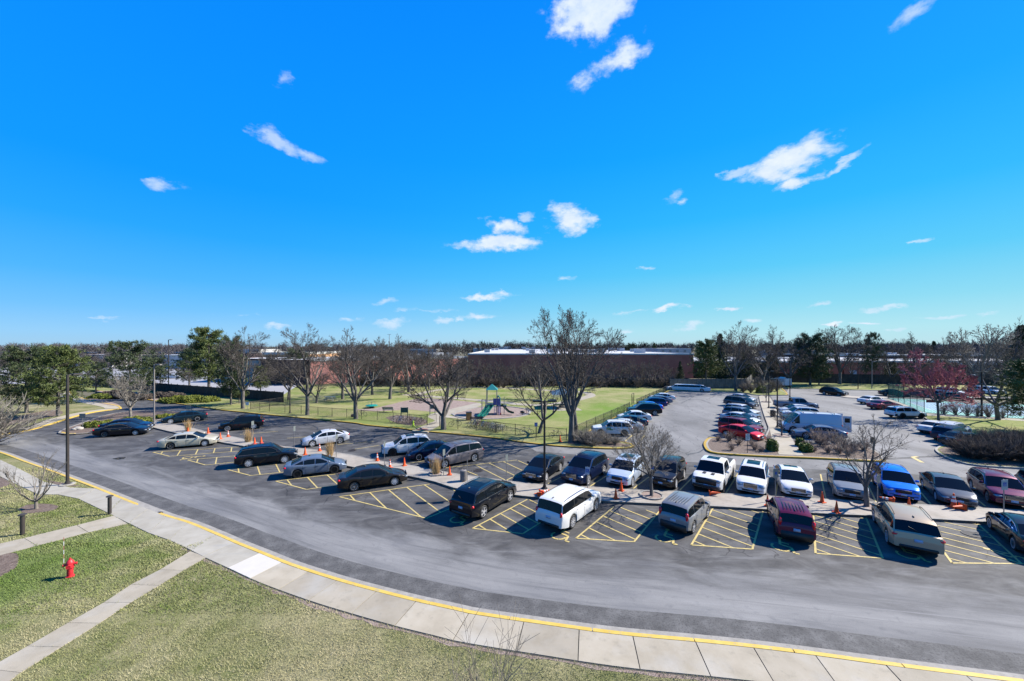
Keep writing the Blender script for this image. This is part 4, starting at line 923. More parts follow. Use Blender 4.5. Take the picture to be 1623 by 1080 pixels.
    if kind == 'pickup':
        t_ = MB(); t_.box((-1.82, 0, 1.325), (2.05, 1.68, .03)); t_.build('bed_cover', M_trim, root)
        t_ = MB(); t_.box((1.95, .28, 1.185), (.42, .22, .035)); t_.box((1.95, -.28, 1.185), (.42, .22, .035)); t_.build('hood_scoop', M_trim, root)
    if kind == 'van':
        for x in (-2.2, -.4, .9):
            t_ = MB(); t_.box((x, 0, 2.50), (.06, 1.8, .04)); t_.box((x, .85, 2.46), (.06, .05, .12)); t_.box((x, -.85, 2.46), (.06, .05, .12)); t_.build('roof_bar', M_galv, root)
        for sg in (1, -1):
            t_ = MB(); t_.box((-L/2-.42, sg*(Wd/2-.04), 1.35), (.82, .05, 1.85)); d_ = t_.build('rear_door', PAINT['white'], root)
            w = MB(); w.box((-L/2-.42, sg*(Wd/2-.04)-sg*.0, 1.78), (.5, .065, .5)); w.build('window', M_glass, d_)
        rbox((L/2-.1, 0, .45), (.3, Wd*.92, .32), 'front_bumper', M_trim)
    if kind == 'pickup': rbox((L/2-.06, 0, .52), (.26, Wd*.9, .34), 'front_bumper', M_trim); rbox((-L/2-.05, 0, .55), (.16, Wd*.9, .2), 'rear_bumper', M_trim)
    root['_xf'] = xf; root['_xr'] = xr; root['_L'] = L; root['_W'] = Wd
    return root
FIRST = {}
def car(kind, col, label, cat='car', pos=None, head=None, fw=None, rw=None, side=None, group=None, lod=1, rim=None, name='parked_car', sunroof=False, clad=False, chrome=False, nosez=None, rock=None):
    """fw/rw: photo pixels where the visible-side front and rear tyres touch the ground"""
    key = (kind, lod, rim, sunroof, clad, chrome)
    s = spec(kind); xf = s['L']/2-s['fo']; xr = xf-s['wb']; xm = (xf+xr)/2
    if fw is not None and rw is not None:
        a, b = G2(*fw), G2(*rw); d = (a-b).normalized(); m = (a+b)/2; sidev = Vector((-d.y, d.x))*(1 if side == 'L' else -1)
        m = m-sidev*(s['W']/2-.10); head = math.atan2(d.y, d.x)
    elif fw is not None or rw is not None:      # one tyre and a heading
        d = Vector((math.cos(R(head)), math.sin(R(head)))); sidev = Vector((-d.y, d.x))*(1 if side == 'L' else -1)
        m = G2(*(fw or rw))-sidev*(s['W']/2-.10)+d*(-s['wb']/2 if fw else s['wb']/2); head = R(head)
    else:                                        # middle of the car on the ground
        d = Vector((math.cos(R(head)), math.sin(R(head)))); m = Vector(pos) if len(pos) == 2 and isinstance(pos, Vector) else G2(*pos); head = R(head)
    org = m-d*xm
    if key not in PROTO:
        PROTO[key] = make_car(kind, lod, {'dark': M_rimd}.get(rim), sunroof, clad, chrome); o = PROTO[key]
        for k_ in ('_xf', '_xr', '_L', '_W'): o.pop(k_, None)
        PROTO[key] = (o, True)
        o.location = (org.x, org.y, .012); o.rotation_euler = (0, 0, head); FIRST[key] = o
    else:
        o = copy_thing(FIRST[key], (org.x, org.y, .012), head)
    o.name = name; tag(o, label, cat, group or 'cars parked in the lots')
    pm = PAINT[col]
    def walk_(ch):
        for c in ch.children:
            if c.data and c.data.materials:
                for sl_, m_ in enumerate(c.data.materials):
                    if m_ == PAINT['white'] and not c.name.startswith('licence'):
                        c.material_slots[sl_].link = 'OBJECT'; c.material_slots[sl_].material = pm
            walk_(c)
    walk_(o)
    return o
GA = 'cars parked nose to the brick median on its far side'; GB = 'cars parked nose to the brick median on its near side'
# near row, left to right
car('sedan','black','glossy black sedan at the left end of the near row, before the low yews', fw=(215,690.5), rw=(165.4,693.5), side='R', group=GB, lod=0, chrome=True)
car('sedan','navy','dark sedan with red tail lamp mostly hidden behind the black sedan at the left end', fw=(222,683), rw=(171.5,686), side='R', group=GB, lod=0)
car('sedan','champagne','pale champagne older sedan beside the leftmost hatched bay', fw=(322.7,708), rw=(272.2,712.4), side='R', group=GB, lod=0)
car('suv','black','black SUV with chrome door handles between two hatched bays on the left', 'suv', fw=(453.7,734.4), rw=(391.3,741.6), side='R', group=GB, lod=0, chrome=True)
car('compact','slate','slate grey compact sedan with dark wheels behind the black sedan with the long hood', fw=(529.5,750.7), rw=(472,757.9), side='R', group=GB, lod=0, rim='dark')
car('sedan','brown_black','brown-black sedan with bright alloys left of the large hatched wedge', fw=(626,770), rw=(560.7,779), side='R', group=GB, lod=0)
car('bigsuv','black','large black SUV seen from behind with red tail lamps and chrome roof rails', 'suv', fw=(807.6,795.3), rw=(765.4,821.5), side='R', group=GB, lod=0, chrome=True, sunroof=2)
car('boxwagon','white','boxy white wagon with flat roof and black windows, seen from behind', 'wagon', fw=(944,809.8), rw=(906.3,838), side='R', group=GB, lod=0)
car('soul','mid_grey','small boxy grey hatchback with a ribbed roof beside the bare tree in the median', 'hatchback', fw=(1120,821.6), rw=(1097.8,845.4), side='R', group=GB, lod=0)
car('soul','plum','small plum-red crossover seen square from behind, between two hatched bays', 'hatchback', rw=(1287,858), head=64, side='R', group=GB, lod=0, rim='dark')
car('bigsuv','gold','gold SUV with cargo rails and a blue number plate, seen from behind', 'suv', fw=(1389.8,832.8), rw=(1405,857), side='L', group=GB, lod=0)
car('sedan','black','black sedan cut by the right edge of the frame, its nose at the median', fw=(1572,840), rw=(1607.7,871.5), side='L', group=GB, lod=0, chrome=True)
# far side of the median
car('sedan','dark_teal','dark teal sedan parked by the tall lamp post near the yew island', fw=(270.7,672), rw=(312.5,668), side='L', group=GA, lod=0)
car('suv','black','black SUV with a red tail lamp alone in the upper left stalls', 'suv', fw=(360.8,684), rw=(402,680.5), side='L', group=GA, lod=0)
car('compact','silver','silver coupe-like sedan alone between two empty stalls of the upper row', fw=(494,709), rw=(539.6,702.9), side='L', group=GA, lod=0)
car('suv','white','white crossover with black roof glass, left of the navy compact', 'suv', fw=(622,723.5), head=202, side='L', group=GA, lod=0, rim='dark', sunroof=True)
car('compact','navy','navy compact sedan squeezed between the white crossover and the grey minivan', fw=(664,730.6), head=204, side='L', group=GA, lod=0)
car('minivan','taupe','taupe grey minivan with roof rails beyond the grass clump in its ring', 'minivan', fw=(703,742.5), rw=(752.5,731.5), side='L', group=GA, lod=0)
car('sedan','black','black luxury sedan with chrome grille right of the hatched corner', fw=(862,765), rw=(889.5,745), side='L', group=GA, lod=0, chrome=True)
car('bigsuv','navy','near-black navy SUV with a wide chrome-framed grille behind the blue sign', 'suv', fw=(930,770), rw=(957.5,751.5), side='L', group=GA, lod=0, chrome=True)
car('suv','pale_blue_silver','pale silver-blue SUV with a sunroof behind two upright cones', 'suv', fw=(1000,773), rw=(1018,754), side='L', group=GA, lod=0, sunroof=2)
car('suv','brown_black','dark charcoal SUV half hidden by the bare median tree', 'suv', fw=(1069.5,775.8), rw=(1084,757.5), side='L', group=GA, lod=0)
car('pickup','white','white pickup truck with black bumper, hood scoops and sunroof', 'pickup', fw=(1146,780.8), head=231.5, side='L', group=GA, lod=0, rim='dark', sunroof=True, name='pickup_truck')
car('suv','white','white SUV with a big slatted silver grille and panoramic roof', 'suv', fw=(1213,785), head=234, side='L', group=GA, lod=0, chrome=True, sunroof=2)
car('sedan','white','white older sedan with a sunroof and blue number plate', fw=(1284,787.5), head=243, side='L', group=GA, lod=0, chrome=True, sunroof=True)
car('suv','mid_grey','grey SUV behind the right median tree trunk', 'suv', fw=(1322.5,786), head=237, side='R', group=GA, lod=0)
car('suv','blue','bright blue compact SUV with a black grille', 'suv', fw=(1400,786), head=237, side='R', group=GA, lod=0, rim='dark')
car('sedan','dark_grey','charcoal sedan behind the tall striped cone', fw=(1485.5,795), rw=(1463.5,774), side='R', group=GA, lod=0)
car('suv','plum','plum SUV with sun glinting on its hood, behind the sign at the right', 'suv', fw=(1568.4,797.5), rw=(1540,776), side='R', group=GA, lod=0, chrome=True)
car('suv','navy','dark blue SUV cut by the right edge of the frame, second car from the corner', 'suv', fw=(1655,801), head=236, side='R', group=GA, lod=1)
# middle lot, left row along the fence
GL = 'cars along the park fence'
HL = 173
car('suv','white','white crossover with a green door decal nearest the lot entrance', 'suv', fw=(950.5,691), rw=(990.6,692), side='L', group=GL, rim='dark')
def rowpos(base_, dv, k, step=3.12): return base_+dv*step*k
def rowcar(kind, col, label, fx, fy, head, **kw):  # nose point on the ground
    s = spec(kind); d = Vector((math.cos(R(head)), math.sin(R(head)))); p = Vector((fx, fy))-d*s['L']/2
    xf = s['L']/2-s['fo']; xm = xf-s['wb']/2
    return car(kind, col, label, pos=p+d*xm, head=head, **kw)
fl0 = Vector((9.6, 45.4)); fld = (Vector((33.0, 86.5))-fl0).normalized()
for k, (kd, cl, lb, ct) in {1.0:('sedan','silver','grey sedan peeking out behind the white crossover','car'), 1.95:('sedan','navy','navy sedan second behind the white crossover','car'),
        3.3:('compact','white','white fastback sedan midway along the park fence','car'), 5.2:('bigsuv','black','big black SUV beside the fence gate','suv'), 6.5:('compact','blue','pale blue car hidden behind the big black SUV','car'),
        7.7:('suv','deep_blue','deep blue SUV with a red tail lamp beyond the fence gate','suv'), 9.3:('sedan','slate','slate sedan third from the far end of the fence row','car'), 10.7:('sedan','silver','silver sedan at the far end of the fence row','car')}.items():
    p = fl0+fld*3.12*k; rowcar(kd, cl, lb, p.x, p.y, HL, cat=ct, group=GL)
# middle lot, right row, noses to the walk
GR = 'cars nose-in to the walk from the middle lot'
fr0 = Vector((27.3, 42.3))
for k, (kd, cl, lb, ct) in {0:('compact','red','bright red coupe next to the mulched island','car'), 1.05:('suv','maroon','maroon SUV right behind the bright red coupe','suv'), 2.05:('sedan','black','black car third in the row behind the red coupe','car'),
        3.05:('sedan','ice_white','white sedan fourth in the row behind the red coupe','car'), 4.15:('suv','slate','slate blue SUV in the middle of the row by the walk','suv'), 5.2:('suv','silver','silver SUV behind the slate blue one by the walk','suv'),
        8.3:('minivan','dark_grey','dark grey minivan beyond the gap in the row by the walk','minivan'), 9.5:('sedan','black','black sedan beyond the dark grey minivan','car'), 10.6:('sedan','silver','silver sedan at the far end of the row by the walk','car')}.items():
    p = fr0+dM*3.12*k; rowcar(kd, cl, lb, p.x, p.y, -59+2*((k*7) % 2-.5), cat=ct, group=GR)
# east lot, noses to the walk
GE = 'cars nose-in to the walk from the east lot'
el0 = Vector((32.0, 44.6))
o = car('sedan','slate','slate blue sedan in front of the white work van', fw=(1271.4,695.3), rw=(1330.7,699), side='L', group=GE, chrome=True)
van_ = car('van','van_grey_white','white high-roof work van with ladder racks and open rear doors', 'van', fw=(1257,686.2), head=163, side='L', group=GE, name='work_van')
for k, (kd, cl, lb, ct) in {1.9:('compact','pale_blue_silver','pale blue car just behind the nose of the work van','car'), 3.2:('suv','brown_black','dark wagon between the silver SUV and the work van','suv'), 4.5:('suv','silver','silver SUV behind the bare tree by the walk','suv'), 5.9:('sedan','silver','silver sedan in front of the blue pickup','car')}.items():
    p = el0+dM*3.12*k; rowcar(kd, cl, lb, p.x, p.y, 163, cat=ct, group=GE)
p = el0+dM*3.12*7.6; d_ = Vector((math.cos(R(-17)), math.sin(R(-17)))); car('pickup','slate','dark blue pickup truck parked tail to the walk by a lamp post', 'pickup', pos=p+d_*2.9, head=-17, group=GE, name='pickup_truck')
# east lot, right row
GX = 'cars nose-out at the lawn of the east lot'
car('suv','silver','silver crossover with black wheel arches alone before the tennis fence', 'suv', fw=(1459.7,664.4), rw=(1430,664.4), side='R', group=GX, rim='dark', clad=True)
car('sedan','maroon','dark red sedan left of the silver crossover with black arches', rw=(1399,650), head=12, side='R', group=GX)
car('sedan','silver','silver sedan behind the dark red sedan', rw=(1381,641.8), head=12, side='R', group=GX)
car('sedan','white','white sedan seen from behind, leftmost of the cars by the hedge', rw=(1490,690), head=22, side='R', group=GX)
car('suv','ice_white','white SUV hidden behind the navy SUV at the hedge', 'suv', rw=(1517,695), head=22, side='R', group=GX)
car('suv','navy','navy SUV with white plate between the white cars and the hedge', 'suv', rw=(1516,702.5), head=20, side='R', group=GX)
car('sedan','black','black sedan closest to the dark hedge', rw=(1530,710.5), head=18, side='R', group=GX)
car('suv','black','small black SUV facing us on the divider of the east lot', 'suv', fw=(1329.5,628.3), head=292, side='R', group='cars at the far end of the east lot')
GT_ = 'cars beyond the tennis fence'
car('compact','dark_teal','teal-tinted car seen through the green screen of the tennis fence', pos=(1416,628), head=-35, group=GT_)
car('sedan','pink_red','dull red car seen through the tennis fence under the red-budded tree', pos=(1452,629), head=-30, group=GT_)
car('suv','navy','dark SUV seen through the tennis fence beside the dull red car', 'suv', pos=(1476,630), head=-30, group=GT_)
car('suv','white','white SUV behind the greenish car beyond the tennis court', 'suv', pos=(1508,627), head=-75, group=GT_)
car('sedan','greenish','dark green sedan beyond the tennis court, front towards us', pos=(1514,634), head=-60, group=GT_)
car('suv','white','white crossover parked on the far verge beyond the tennis court, left one', 'suv', pos=(1556,624), head=-100, group=GT_)
car('suv','ice_white','white crossover parked on the far verge beyond the tennis court, right one', 'suv', pos=(1570,625), head=-95, group=GT_)
for i, (px, cl, lb) in enumerate([(1523,'white','white car beyond the wood fence, left of the sun glint'),(1543,'silver','silver car beyond the wood fence with a sun glint'),(1578,'white','white car beyond the wood fence, right of the big bare trunk')]):
    car('sedan', cl, lb, pos=(px, 601.5), head=-170, group='cars beyond the wood fence')
car('limo','white','long white stretch limousine parked across the far end of the middle lot', 'limousine', fw=(1065.5,619.6), rw=(1109,621.6), side='L', lod=1, name='limousine', group=None)
for i, (px, py, cl, lb) in enumerate([(262,600,'silver','silver car on the pale school lot left of the tall lamp post'),(276,600,'white','white car on the pale school lot right of the tall lamp post'),(163,596,'navy','dark car on the far left lot between the pines')]):
    car('sedan', cl, lb, pos=(px, py), head=10, group='cars on the school lot')

c_ = [o for o in COL.objects if o.get('label', '').startswith('white crossover with a green door decal')][0]
mb = MB(); mb.box((.45, .935, .86), (.5, .02, .30)); mb.box((.15, .935, .74), (.34, .02, .12)); mb.build('door_decal', mat('decal_green', (.10,.30,.16), .5), c_)
# ------------------------------------------------------------------ fences
def fence_chain(name, pts, H, label, step=3.0, wire=.16, rr=.0075, col=None, cat='fence', zb=.12, postr=.035, screen=None, mid=False):
    col = col or M_bronze; f = thing(name, label, cat, (pts[0][0], pts[0][1], zb))
    o0 = Vector((pts[0][0], pts[0][1], 0)); P = [Vector((p[0], p[1], 0))-o0 for p in pts]; w = MB(); rail = MB(); post = MB(); post.tube((0,0,-.1), (0,0,H+.04), postr, n=6); post.lathe([(postr*1.3, H+.02), (.005, H+.09)], 6)
    pm = post.mesh('post', col)
    for a, b in zip(P, P[1:]):
        L_ = (b-a).length; d = (b-a)/L_; n = max(1, round(L_/step))
        for k in range(n): link('post', pm, f, a+d*(L_*k/n))
        rail.tube(a+Vector((0,0,H-.02)), b+Vector((0,0,H-.02)), .024, n=5)
        if mid: rail.tube(a+Vector((0,0,.06)), b+Vector((0,0,.06)), .02, n=4); 
        m = int(L_/wire); q = int(H/wire)+1
        for k in range(-q, m+1):
            for sg in (1, -1):
                t0, t1 = k*wire, k*wire+H-.06
                z0, z1 = .04, H-.02
                if t0 < 0: z0 += -t0; t0 = 0
                if t1 > L_: z1 -= t1-L_; t1 = L_
                if z1-z0 < .05: continue
                if sg < 0: t0, t1 = L_-t0, L_-t1
                w.tube(a+d*t0+Vector((0,0,z0)), a+d*t1+Vector((0,0,z1)), rr, n=3, caps=False)
    link('post', pm, f, P[-1]); rail.build('top_rail', col, f); tag(w.build('wire_mesh', col, f), kind='stuff')
    if screen is not None:
        s_ = MB(); a, b = P[screen[0]], P[screen[1]]; s_.add([a+Vector((0,0,.1)), b+Vector((0,0,.1)), b+Vector((0,0,H-.05)), a+Vector((0,0,H-.05))], [(0,1,2,3)]); s_.build('windscreen_cloth', mat('green_mesh_cloth', (.02,.22,.14), .8, alpha=.55), f)
    return f
def FT(x, ytop, H, zb=.12): return U(x, ytop, zb+H)
F1 = [FT(456,629,1.25), FT(397,637,1.25), FT(427,640,1.25), FT(504,645.4,1.25), FT(598,652,1.25), FT(677,659.4,1.25)]
fence_chain('chain_link_fence', F1, 1.25, 'low dark chain-link fence along the kerb left of the park gate')
fence_chain('chain_link_fence', [FT(697,661.4,1.25), FT(725.7,664.4,1.25), FT(785,669.5,1.25), FT(850,675.6,1.25), FT(898,680,1.25)], 1.25, 'low dark chain-link fence with leaning bicycles right of the park gate')
fence_chain('chain_link_fence', [FT(903,679,1.25), FT(914,674.2,1.25), FT(998,638,1.25)], 1.25, 'dark chain-link fence between the park lawn and the middle lot, near stretch', wire=.13)
fence_chain('chain_link_fence', [FT(1009,632.6,1.25), FT(1050.7,614.8,1.25), FT(1058,611,1.25)], 1.25, 'dark chain-link fence between the park lawn and the middle lot, beyond the gate', wire=.15)
g_ = thing('park_gate', 'open dark metal gate frame at the park path', 'gate', tuple(U(677,674.6,.12))); 
mb = MB(); mb.tube((0,0,0), (0,0,1.5), .06); mb.build('gate_post', M_bronze, g_)
p2_ = U(697,676.5,.12)-U(677,674.6,.12); p2_.z = 0; mb = MB(); mb.tube(p2_, p2_+Vector((0,0,1.4)), .06); mb.build('gate_post', M_bronze, g_)
q2 = Vector((.9, 1.5, 0)); mb = MB(); mb.path([(0,0,.1), q2+Vector((0,0,.1)), q2+Vector((0,0,1.2)), (0,0,1.2)], .025); 
for k in range(1, 8): mb.tube(q2*(k/8)+Vector((0,0,.1)), q2*(k/8)+Vector((0,0,1.2)), .008, n=3)
mb.build('gate_leaf', M_bronze, g_)
g_ = thing('lot_gate', 'tall square gate frame in the fence beside the big black SUV', 'gate', tuple(U(1003,641,.12)))
a_, b_ = Vector((-.35,-.55,0)), Vector((.35,.55,0)); mb = MB()
for q in (a_, b_): mb.tube(q, q+Vector((0,0,1.9)), .05)
mb.tube(a_+Vector((0,0,1.9)), b_+Vector((0,0,1.9)), .04); mb.build('gate_frame', M_bronze, g_)
mb = MB()
for k in range(9): mb.tube(a_.lerp(b_, k/8)+Vector((0,0,.1)), a_.lerp(b_, k/8)+Vector((0,0,1.25)), .012, n=3)
mb.build('gate_leaf', M_bronze, g_)

def board_fence(name, a, b, H, label, m, zb=.05, pan=2.4):
    a = Vector((a[0], a[1], zb)); b = Vector((b[0], b[1], zb)); f = thing(name, label, 'fence', tuple(a)); L_ = (b-a).length; n = max(1, round(L_/pan)); rz = math.atan2(b.y-a.y, b.x-a.x)
    f.rotation_euler = (0, 0, rz); pl = L_/n; meshes = []
    for v in range(3):
        rg = random.Random(v); mb = MB(); k = 0; x = 0
        while x < pl-.02:
            w = min(.145, pl-x); mb.box((x+w/2, rg.uniform(-.006,.006), H/2+rg.uniform(-.02,.02)), (w-.012, .022, H+rg.uniform(-.03,.02))); x += .145
        mb.box((pl/2, .03, .35), (pl, .04, .09)); mb.box((pl/2, .03, H-.35), (pl, .04, .09)); meshes.append(mb.mesh('fence_panel', m))
    pm = MB().box((0, .05, H/2+.05), (.1, .1, H+.15)).mesh('post', m)
    for k in range(n):
        link('fence_panel', meshes[k % 3], f, (k*pl, 0, 0)); link('post', pm, f, (k*pl, 0, 0))
    link('post', pm, f, (L_, 0, 0)); return f
board_fence('board_fence', (-128, 110), (-78, 87.2), 1.9, 'dark board fence behind the yew bed at the far left', M_wood_dark)
board_fence('board_fence', (-78, 87.2), (-42, 71.2), 1.9, 'dark board fence running down to the chain-link corner left of the park', M_wood_dark)
YF = 93.0
board_fence('board_fence', at(742, 104, 0), at(1062, 96, 0), 1.9, 'dark board fence in the shade of the thicket behind the park', M_wood_dark)
board_fence('board_fence', at(1062, YF+1), at(1183, YF+1), 2.4, 'silvery weathered board fence behind the limousine', M_wood_grey)
board_fence('board_fence', at(1183, YF+1), at(1193, 112), 2.4, 'short bright board fence turning away at the planted corner', M_wood_grey)
board_fence('board_fence', at(1195, 112), at(1430, 104), 2.6, 'long dark grey board fence behind the east lot', M_wood_dark)
board_fence('board_fence', at(1430, 104), at(1800, 99), 2.6, 'long dark grey board fence behind the tennis court', M_wood_dark)
TF = [U(x, y, .05) for x, y in [(1407.7,632),(1433,641.4),(1465,654.2),(1491.5,656.3),(1555.7,660),(1640,664.8),(1740,671)]]
fence_chain('tennis_fence', TF, 3.0, 'tall chain-link fence round the near side of the tennis court', step=3.2, wire=.3, rr=.009, zb=.05, postr=.045, mid=True)
fence_chain('tennis_fence', [U(1407.7,632,.05), U(1432,632.8,.05), U(1464,635,.05)], 3.0, 'green-screened end of the tall tennis fence', step=2.6, wire=.3, rr=.009, zb=.05, postr=.045, screen=(0, 1))

# ------------------------------------------------------------------ buildings
M_brick_red = nmat('red_brick_wall', [(.40,.12,.085),(.50,.17,.12),(.58,.21,.14)], .25, coord='World', layers=[(4,(.30,.09,.065),.5,.7,.5,(1,1,4)),(.1,(.62,.26,.13),.55,.7,.6,(1,1,1))], bump=.3, bscale=6)
M_brick_dark = nmat('dark_brown_wall', [(.07,.045,.045),(.11,.07,.065)], .3, coord='World')
M_brick_pink = nmat('salmon_brick_wall', [(.80,.33,.26),(.92,.42,.33)], .5, coord='World', layers=[(3,(.45,.17,.13),.5,.7,.5,(1,1,3))], bump=.3, bscale=6)
M_brick_orange = nmat('orange_brick_wall', [(.55,.30,.14),(.66,.40,.22)], .5, coord='World')
M_coping = mat('white_coping', (.62,.61,.58), .6)
M_roofgrey = nmat('grey_gravel_roof', [(.34,.34,.35),(.46,.46,.47)], .3, coord='World')
M_roofwhite = nmat('pale_roof', [(.52,.52,.52),(.64,.64,.63)], .2, coord='World')
M_win = mat('building_window_glass', (.02,.03,.04), .1, spec=1)
M_frame = mat('white_window_frame', (.55,.56,.6), .5)
def building(name, label, x0, y0, wdt, dep, H, wm, rm, rz=0, cop=.5, wins=(), parts=(), coping=M_coping):
    """front-left corner x0, y0; width along local +X"""
    b = thing(name, label, 'building', (x0, y0, 0), rz)
    MB().box((wdt/2, dep/2, H/2), (wdt, dep, H)).build('wall', wm, b)
    MB().box((wdt/2, dep/2, H+.05), (wdt-.5, dep-.5, .12)).build('roof', rm, b)
    mb = MB()
    if cop:
        for c, d in (((wdt/2, .1, H+.0), (wdt+.2, .35, cop)), ((wdt/2, dep-.1, H), (wdt+.2, .35, cop)), ((.1, dep/2, H), (.35, dep-.5, cop)), ((wdt-.1, dep/2, H), (.35, dep-.5, cop))): mb.box((c[0], c[1], c[2]+.08), d)
        mb.build('coping', coping, b)
    for x, z, w, h in wins:
        o = MB().box((x, -.02, z), (w+.24, .12, h+.24)).build('window', M_frame, b); MB().box((x, -.07, z), (w, .05, h)).build('pane', M_win, o)
    for nm, c, d, m in parts: MB().box(c, d).build(nm, m, b)
    return b
def units(parts, xr, yr, z, n, seed, m=None):
    rg = random.Random(seed)
    for _ in range(n):
        w, d, h = rg.uniform(1.5,4), rg.uniform(1.5,4), rg.uniform(.7,1.7)
        parts.append(('rooftop_unit', (rg.uniform(*xr), rg.uniform(*yr), z+h/2), (w, d, h), m or rg.choice([M_frame, M_roofwhite, M_galv])))
    return parts
xA = lambda px, Y: (px-CX)*Y/FP
pp = units([], (2, 70), (8, 130), 7.7, 26, 3)
pp += [('pilaster', (x, -.06, 3.8), (.5, .12, 7.6), M_brick_red) for x in range(6, 72, 11)]
building('store_building', 'long windowless red-brown brick building with white roof edge behind the park thicket', xA(742,125), 125, xA(1099,125)-xA(742,125), 150, 7.65, M_brick_red, M_roofwhite, parts=pp, cop=.45)
pp = units([], (5, 80), (6, 40), 5.2, 14, 8)
building('store_building', 'lower red brick building with a broad grey roof behind the board fence', xA(1225,125), 125, xA(1335,125)-xA(1225,125), 48, 5.15, M_brick_red, M_roofgrey, parts=[], cop=.5)
building('store_building', 'brick building with a plain grey roof, centred behind the red-budded tree', xA(1338,126), 126, xA(1516.6,126)-xA(1338,126), 46, 5.2, M_brick_red, M_roofgrey, parts=[('door', (xA(1352,126)-xA(1338,126), -.06, 1.2), (2.2,.1,2.4), M_frame)], cop=.5,
         wins=[(14.5+k*1.9, 1.6, 1.4, 1.2) for k in range(4)])
building('store_building', 'low dark link building with pale roof edge between the two brick blocks', xA(1100,130), 130, xA(1224,130)-xA(1100,130), 40, 5.0, M_brick_dark, M_roofgrey, cop=.5)
building('store_building', 'dark-fronted shop row with grey sloping roof at the far right', xA(1518,128), 128, 62, 30, 4.4, M_brick_dark, M_roofgrey, cop=.7, parts=[('roof_slope', (30, 12, 5.0), (62, 22, .8), M_roofgrey)])
building('warehouse', 'pale flat warehouse roof beyond the right brick block', xA(1310,190), 190, 110, 30, 5.6, M_brick_dark, M_roofwhite, cop=.6, parts=units([], (5,100), (4,26), 5.7, 12, 5))
building('warehouse', 'low white warehouse with blue-grey roof units on the centre horizon', xA(750,300), 300, 75, 40, 8.2, M_roofwhite, M_roofgrey, cop=.4, parts=units([], (4,70), (3,30), 8.3, 8, 6))
building('warehouse', 'long pale box building with a row of dark panels right of the big tree', xA(1043,235), 235, 20, 30, 8.6, M_roofwhite, M_roofwhite, cop=.3, parts=[('panel', (3+k*4.4, -.1, 7.2), (1.4, .2, 1.2), M_galv) for k in range(4)])
building('school_building', 'long salmon brick school wall behind the bare trees left of the park', -53.5, 103, 46, 26, 6.5, M_brick_pink, M_roofgrey, rz=R(33), cop=.5, wins=[(13.5, 2.6, .9, 1.2)], parts=units([('door_canopy', (18.5, -1.2, 1.6), (5.5, 2.6, 3.2), M_brick_dark)], (4,42), (3,22), 6.6, 9, 9))
building('school_building', 'dark charcoal wing of the school left of the salmon wall', -67, 103.5, 12.2, 24, 6.55, M_brick_dark, M_roofwhite, cop=.2, coping=M_brick_dark, parts=[('side_wall', (14, 12, 3.0), (3.4, 10, 6.0), M_brick_dark)])
building('school_building', 'low pale green-grey wing at the left end of the school', -84, 112, 16, 20, 6.4, nmat('pale_green_wall', [(.30,.36,.34),(.36,.42,.40)], .4, coord='World'), M_roofwhite, cop=.5, coping=M_brick_dark)
building('warehouse', 'distant building with an orange-tan upper band above the dark school wing', xA(416,150), 150, 17, 30, 7.4, M_brick_orange, M_roofwhite, cop=.9)
building('warehouse', 'distant white flat-roofed building between the left pines', xA(100,190), 190, 24, 20, 5.8, M_roofwhite, M_roofwhite, cop=.4, coping=M_brick_dark)
building('warehouse', 'distant pale strip of flat roofs right of the flat-layered pine', xA(225,175), 175, 34, 14, 6.0, M_roofwhite, M_roofwhite, cop=.4)
building('warehouse', 'distant long grey flat-roofed building along the left horizon', xA(-60,230), 230, 170, 12, 6.2, M_brick_dark, M_roofgrey, cop=.6, coping=M_roofgrey)
for i, (px, Y, w, h, cl, lb) in enumerate([(340,260,30,7.6,M_roofwhite,'distant pale roofed building behind the tall left pines'),(560,280,60,7.6,M_roofgrey,'distant grey building behind the crowns of the left bare trees'),(1240,260,30,7.0,M_roofwhite,'distant pale roof peeking between the twin bare trees'),(1395,250,46,7.0,M_brick_dark,'distant dark roof right of the thin tall pine')]):
    building('warehouse', lb, xA(px, Y), Y, w, 25, h, cl, M_roofwhite, cop=.5)

# ------------------------------------------------------------------ trees
def tube_mesh(segs, name, m, nside=None):
    """segs: (p0, p1, r0, r1, sides)"""
    mb = MB(); groups = {}
    for s in segs: groups.setdefault(s[4], []).append(s)
    vs_, fs_ = [], []; off = 0
    for n, L_ in groups.items():
        p0 = np.array([s[0] for s in L_]); p1 = np.array([s[1] for s in L_]); r0 = np.array([s[2] for s in L_]); r1 = np.array([s[3] for s in L_])
        d = p1-p0; d /= np.linalg.norm(d, axis=1)[:, None]+1e-9
        up = np.where(np.abs(d[:, 2:3]) > .9, np.array([[1., 0, 0]]), np.array([[0, 0, 1.]])); a = np.cross(d, up); a /= np.linalg.norm(a, axis=1)[:, None]+1e-9; b = np.cross(d, a)
        k = len(L_); V = np.zeros((k, 2*n, 3))
        for i in range(n):
            t = 2*math.pi*i/n; o = a*math.cos(t)+b*math.sin(t); V[:, i] = p0+o*r0[:, None]; V[:, n+i] = p1+o*r1[:, None]
        vs_.append(V.reshape(-1, 3)); idx = np.arange(k)[:, None]*2*n+off
        for i in range(n):
            j = (i+1) % n; fs_.append(np.concatenate([idx+i, idx+j, idx+n+j, idx+n+i], axis=1))
        off += k*2*n
    V = np.concatenate(vs_); F = np.concatenate(fs_); me = bpy.data.meshes.new(name)
    me.vertices.add(len(V)); me.vertices.foreach_set('co', V.ravel()); me.loops.add(F.size); me.loops.foreach_set('vertex_index', F.ravel()); me.polygons.add(len(F)); me.polygons.foreach_set('loop_start', np.arange(len(F))*4)
    me.polygons.foreach_set('use_smooth', np.ones(len(F), bool)); me.materials.append(m); me.update(calc_edges=True); return me
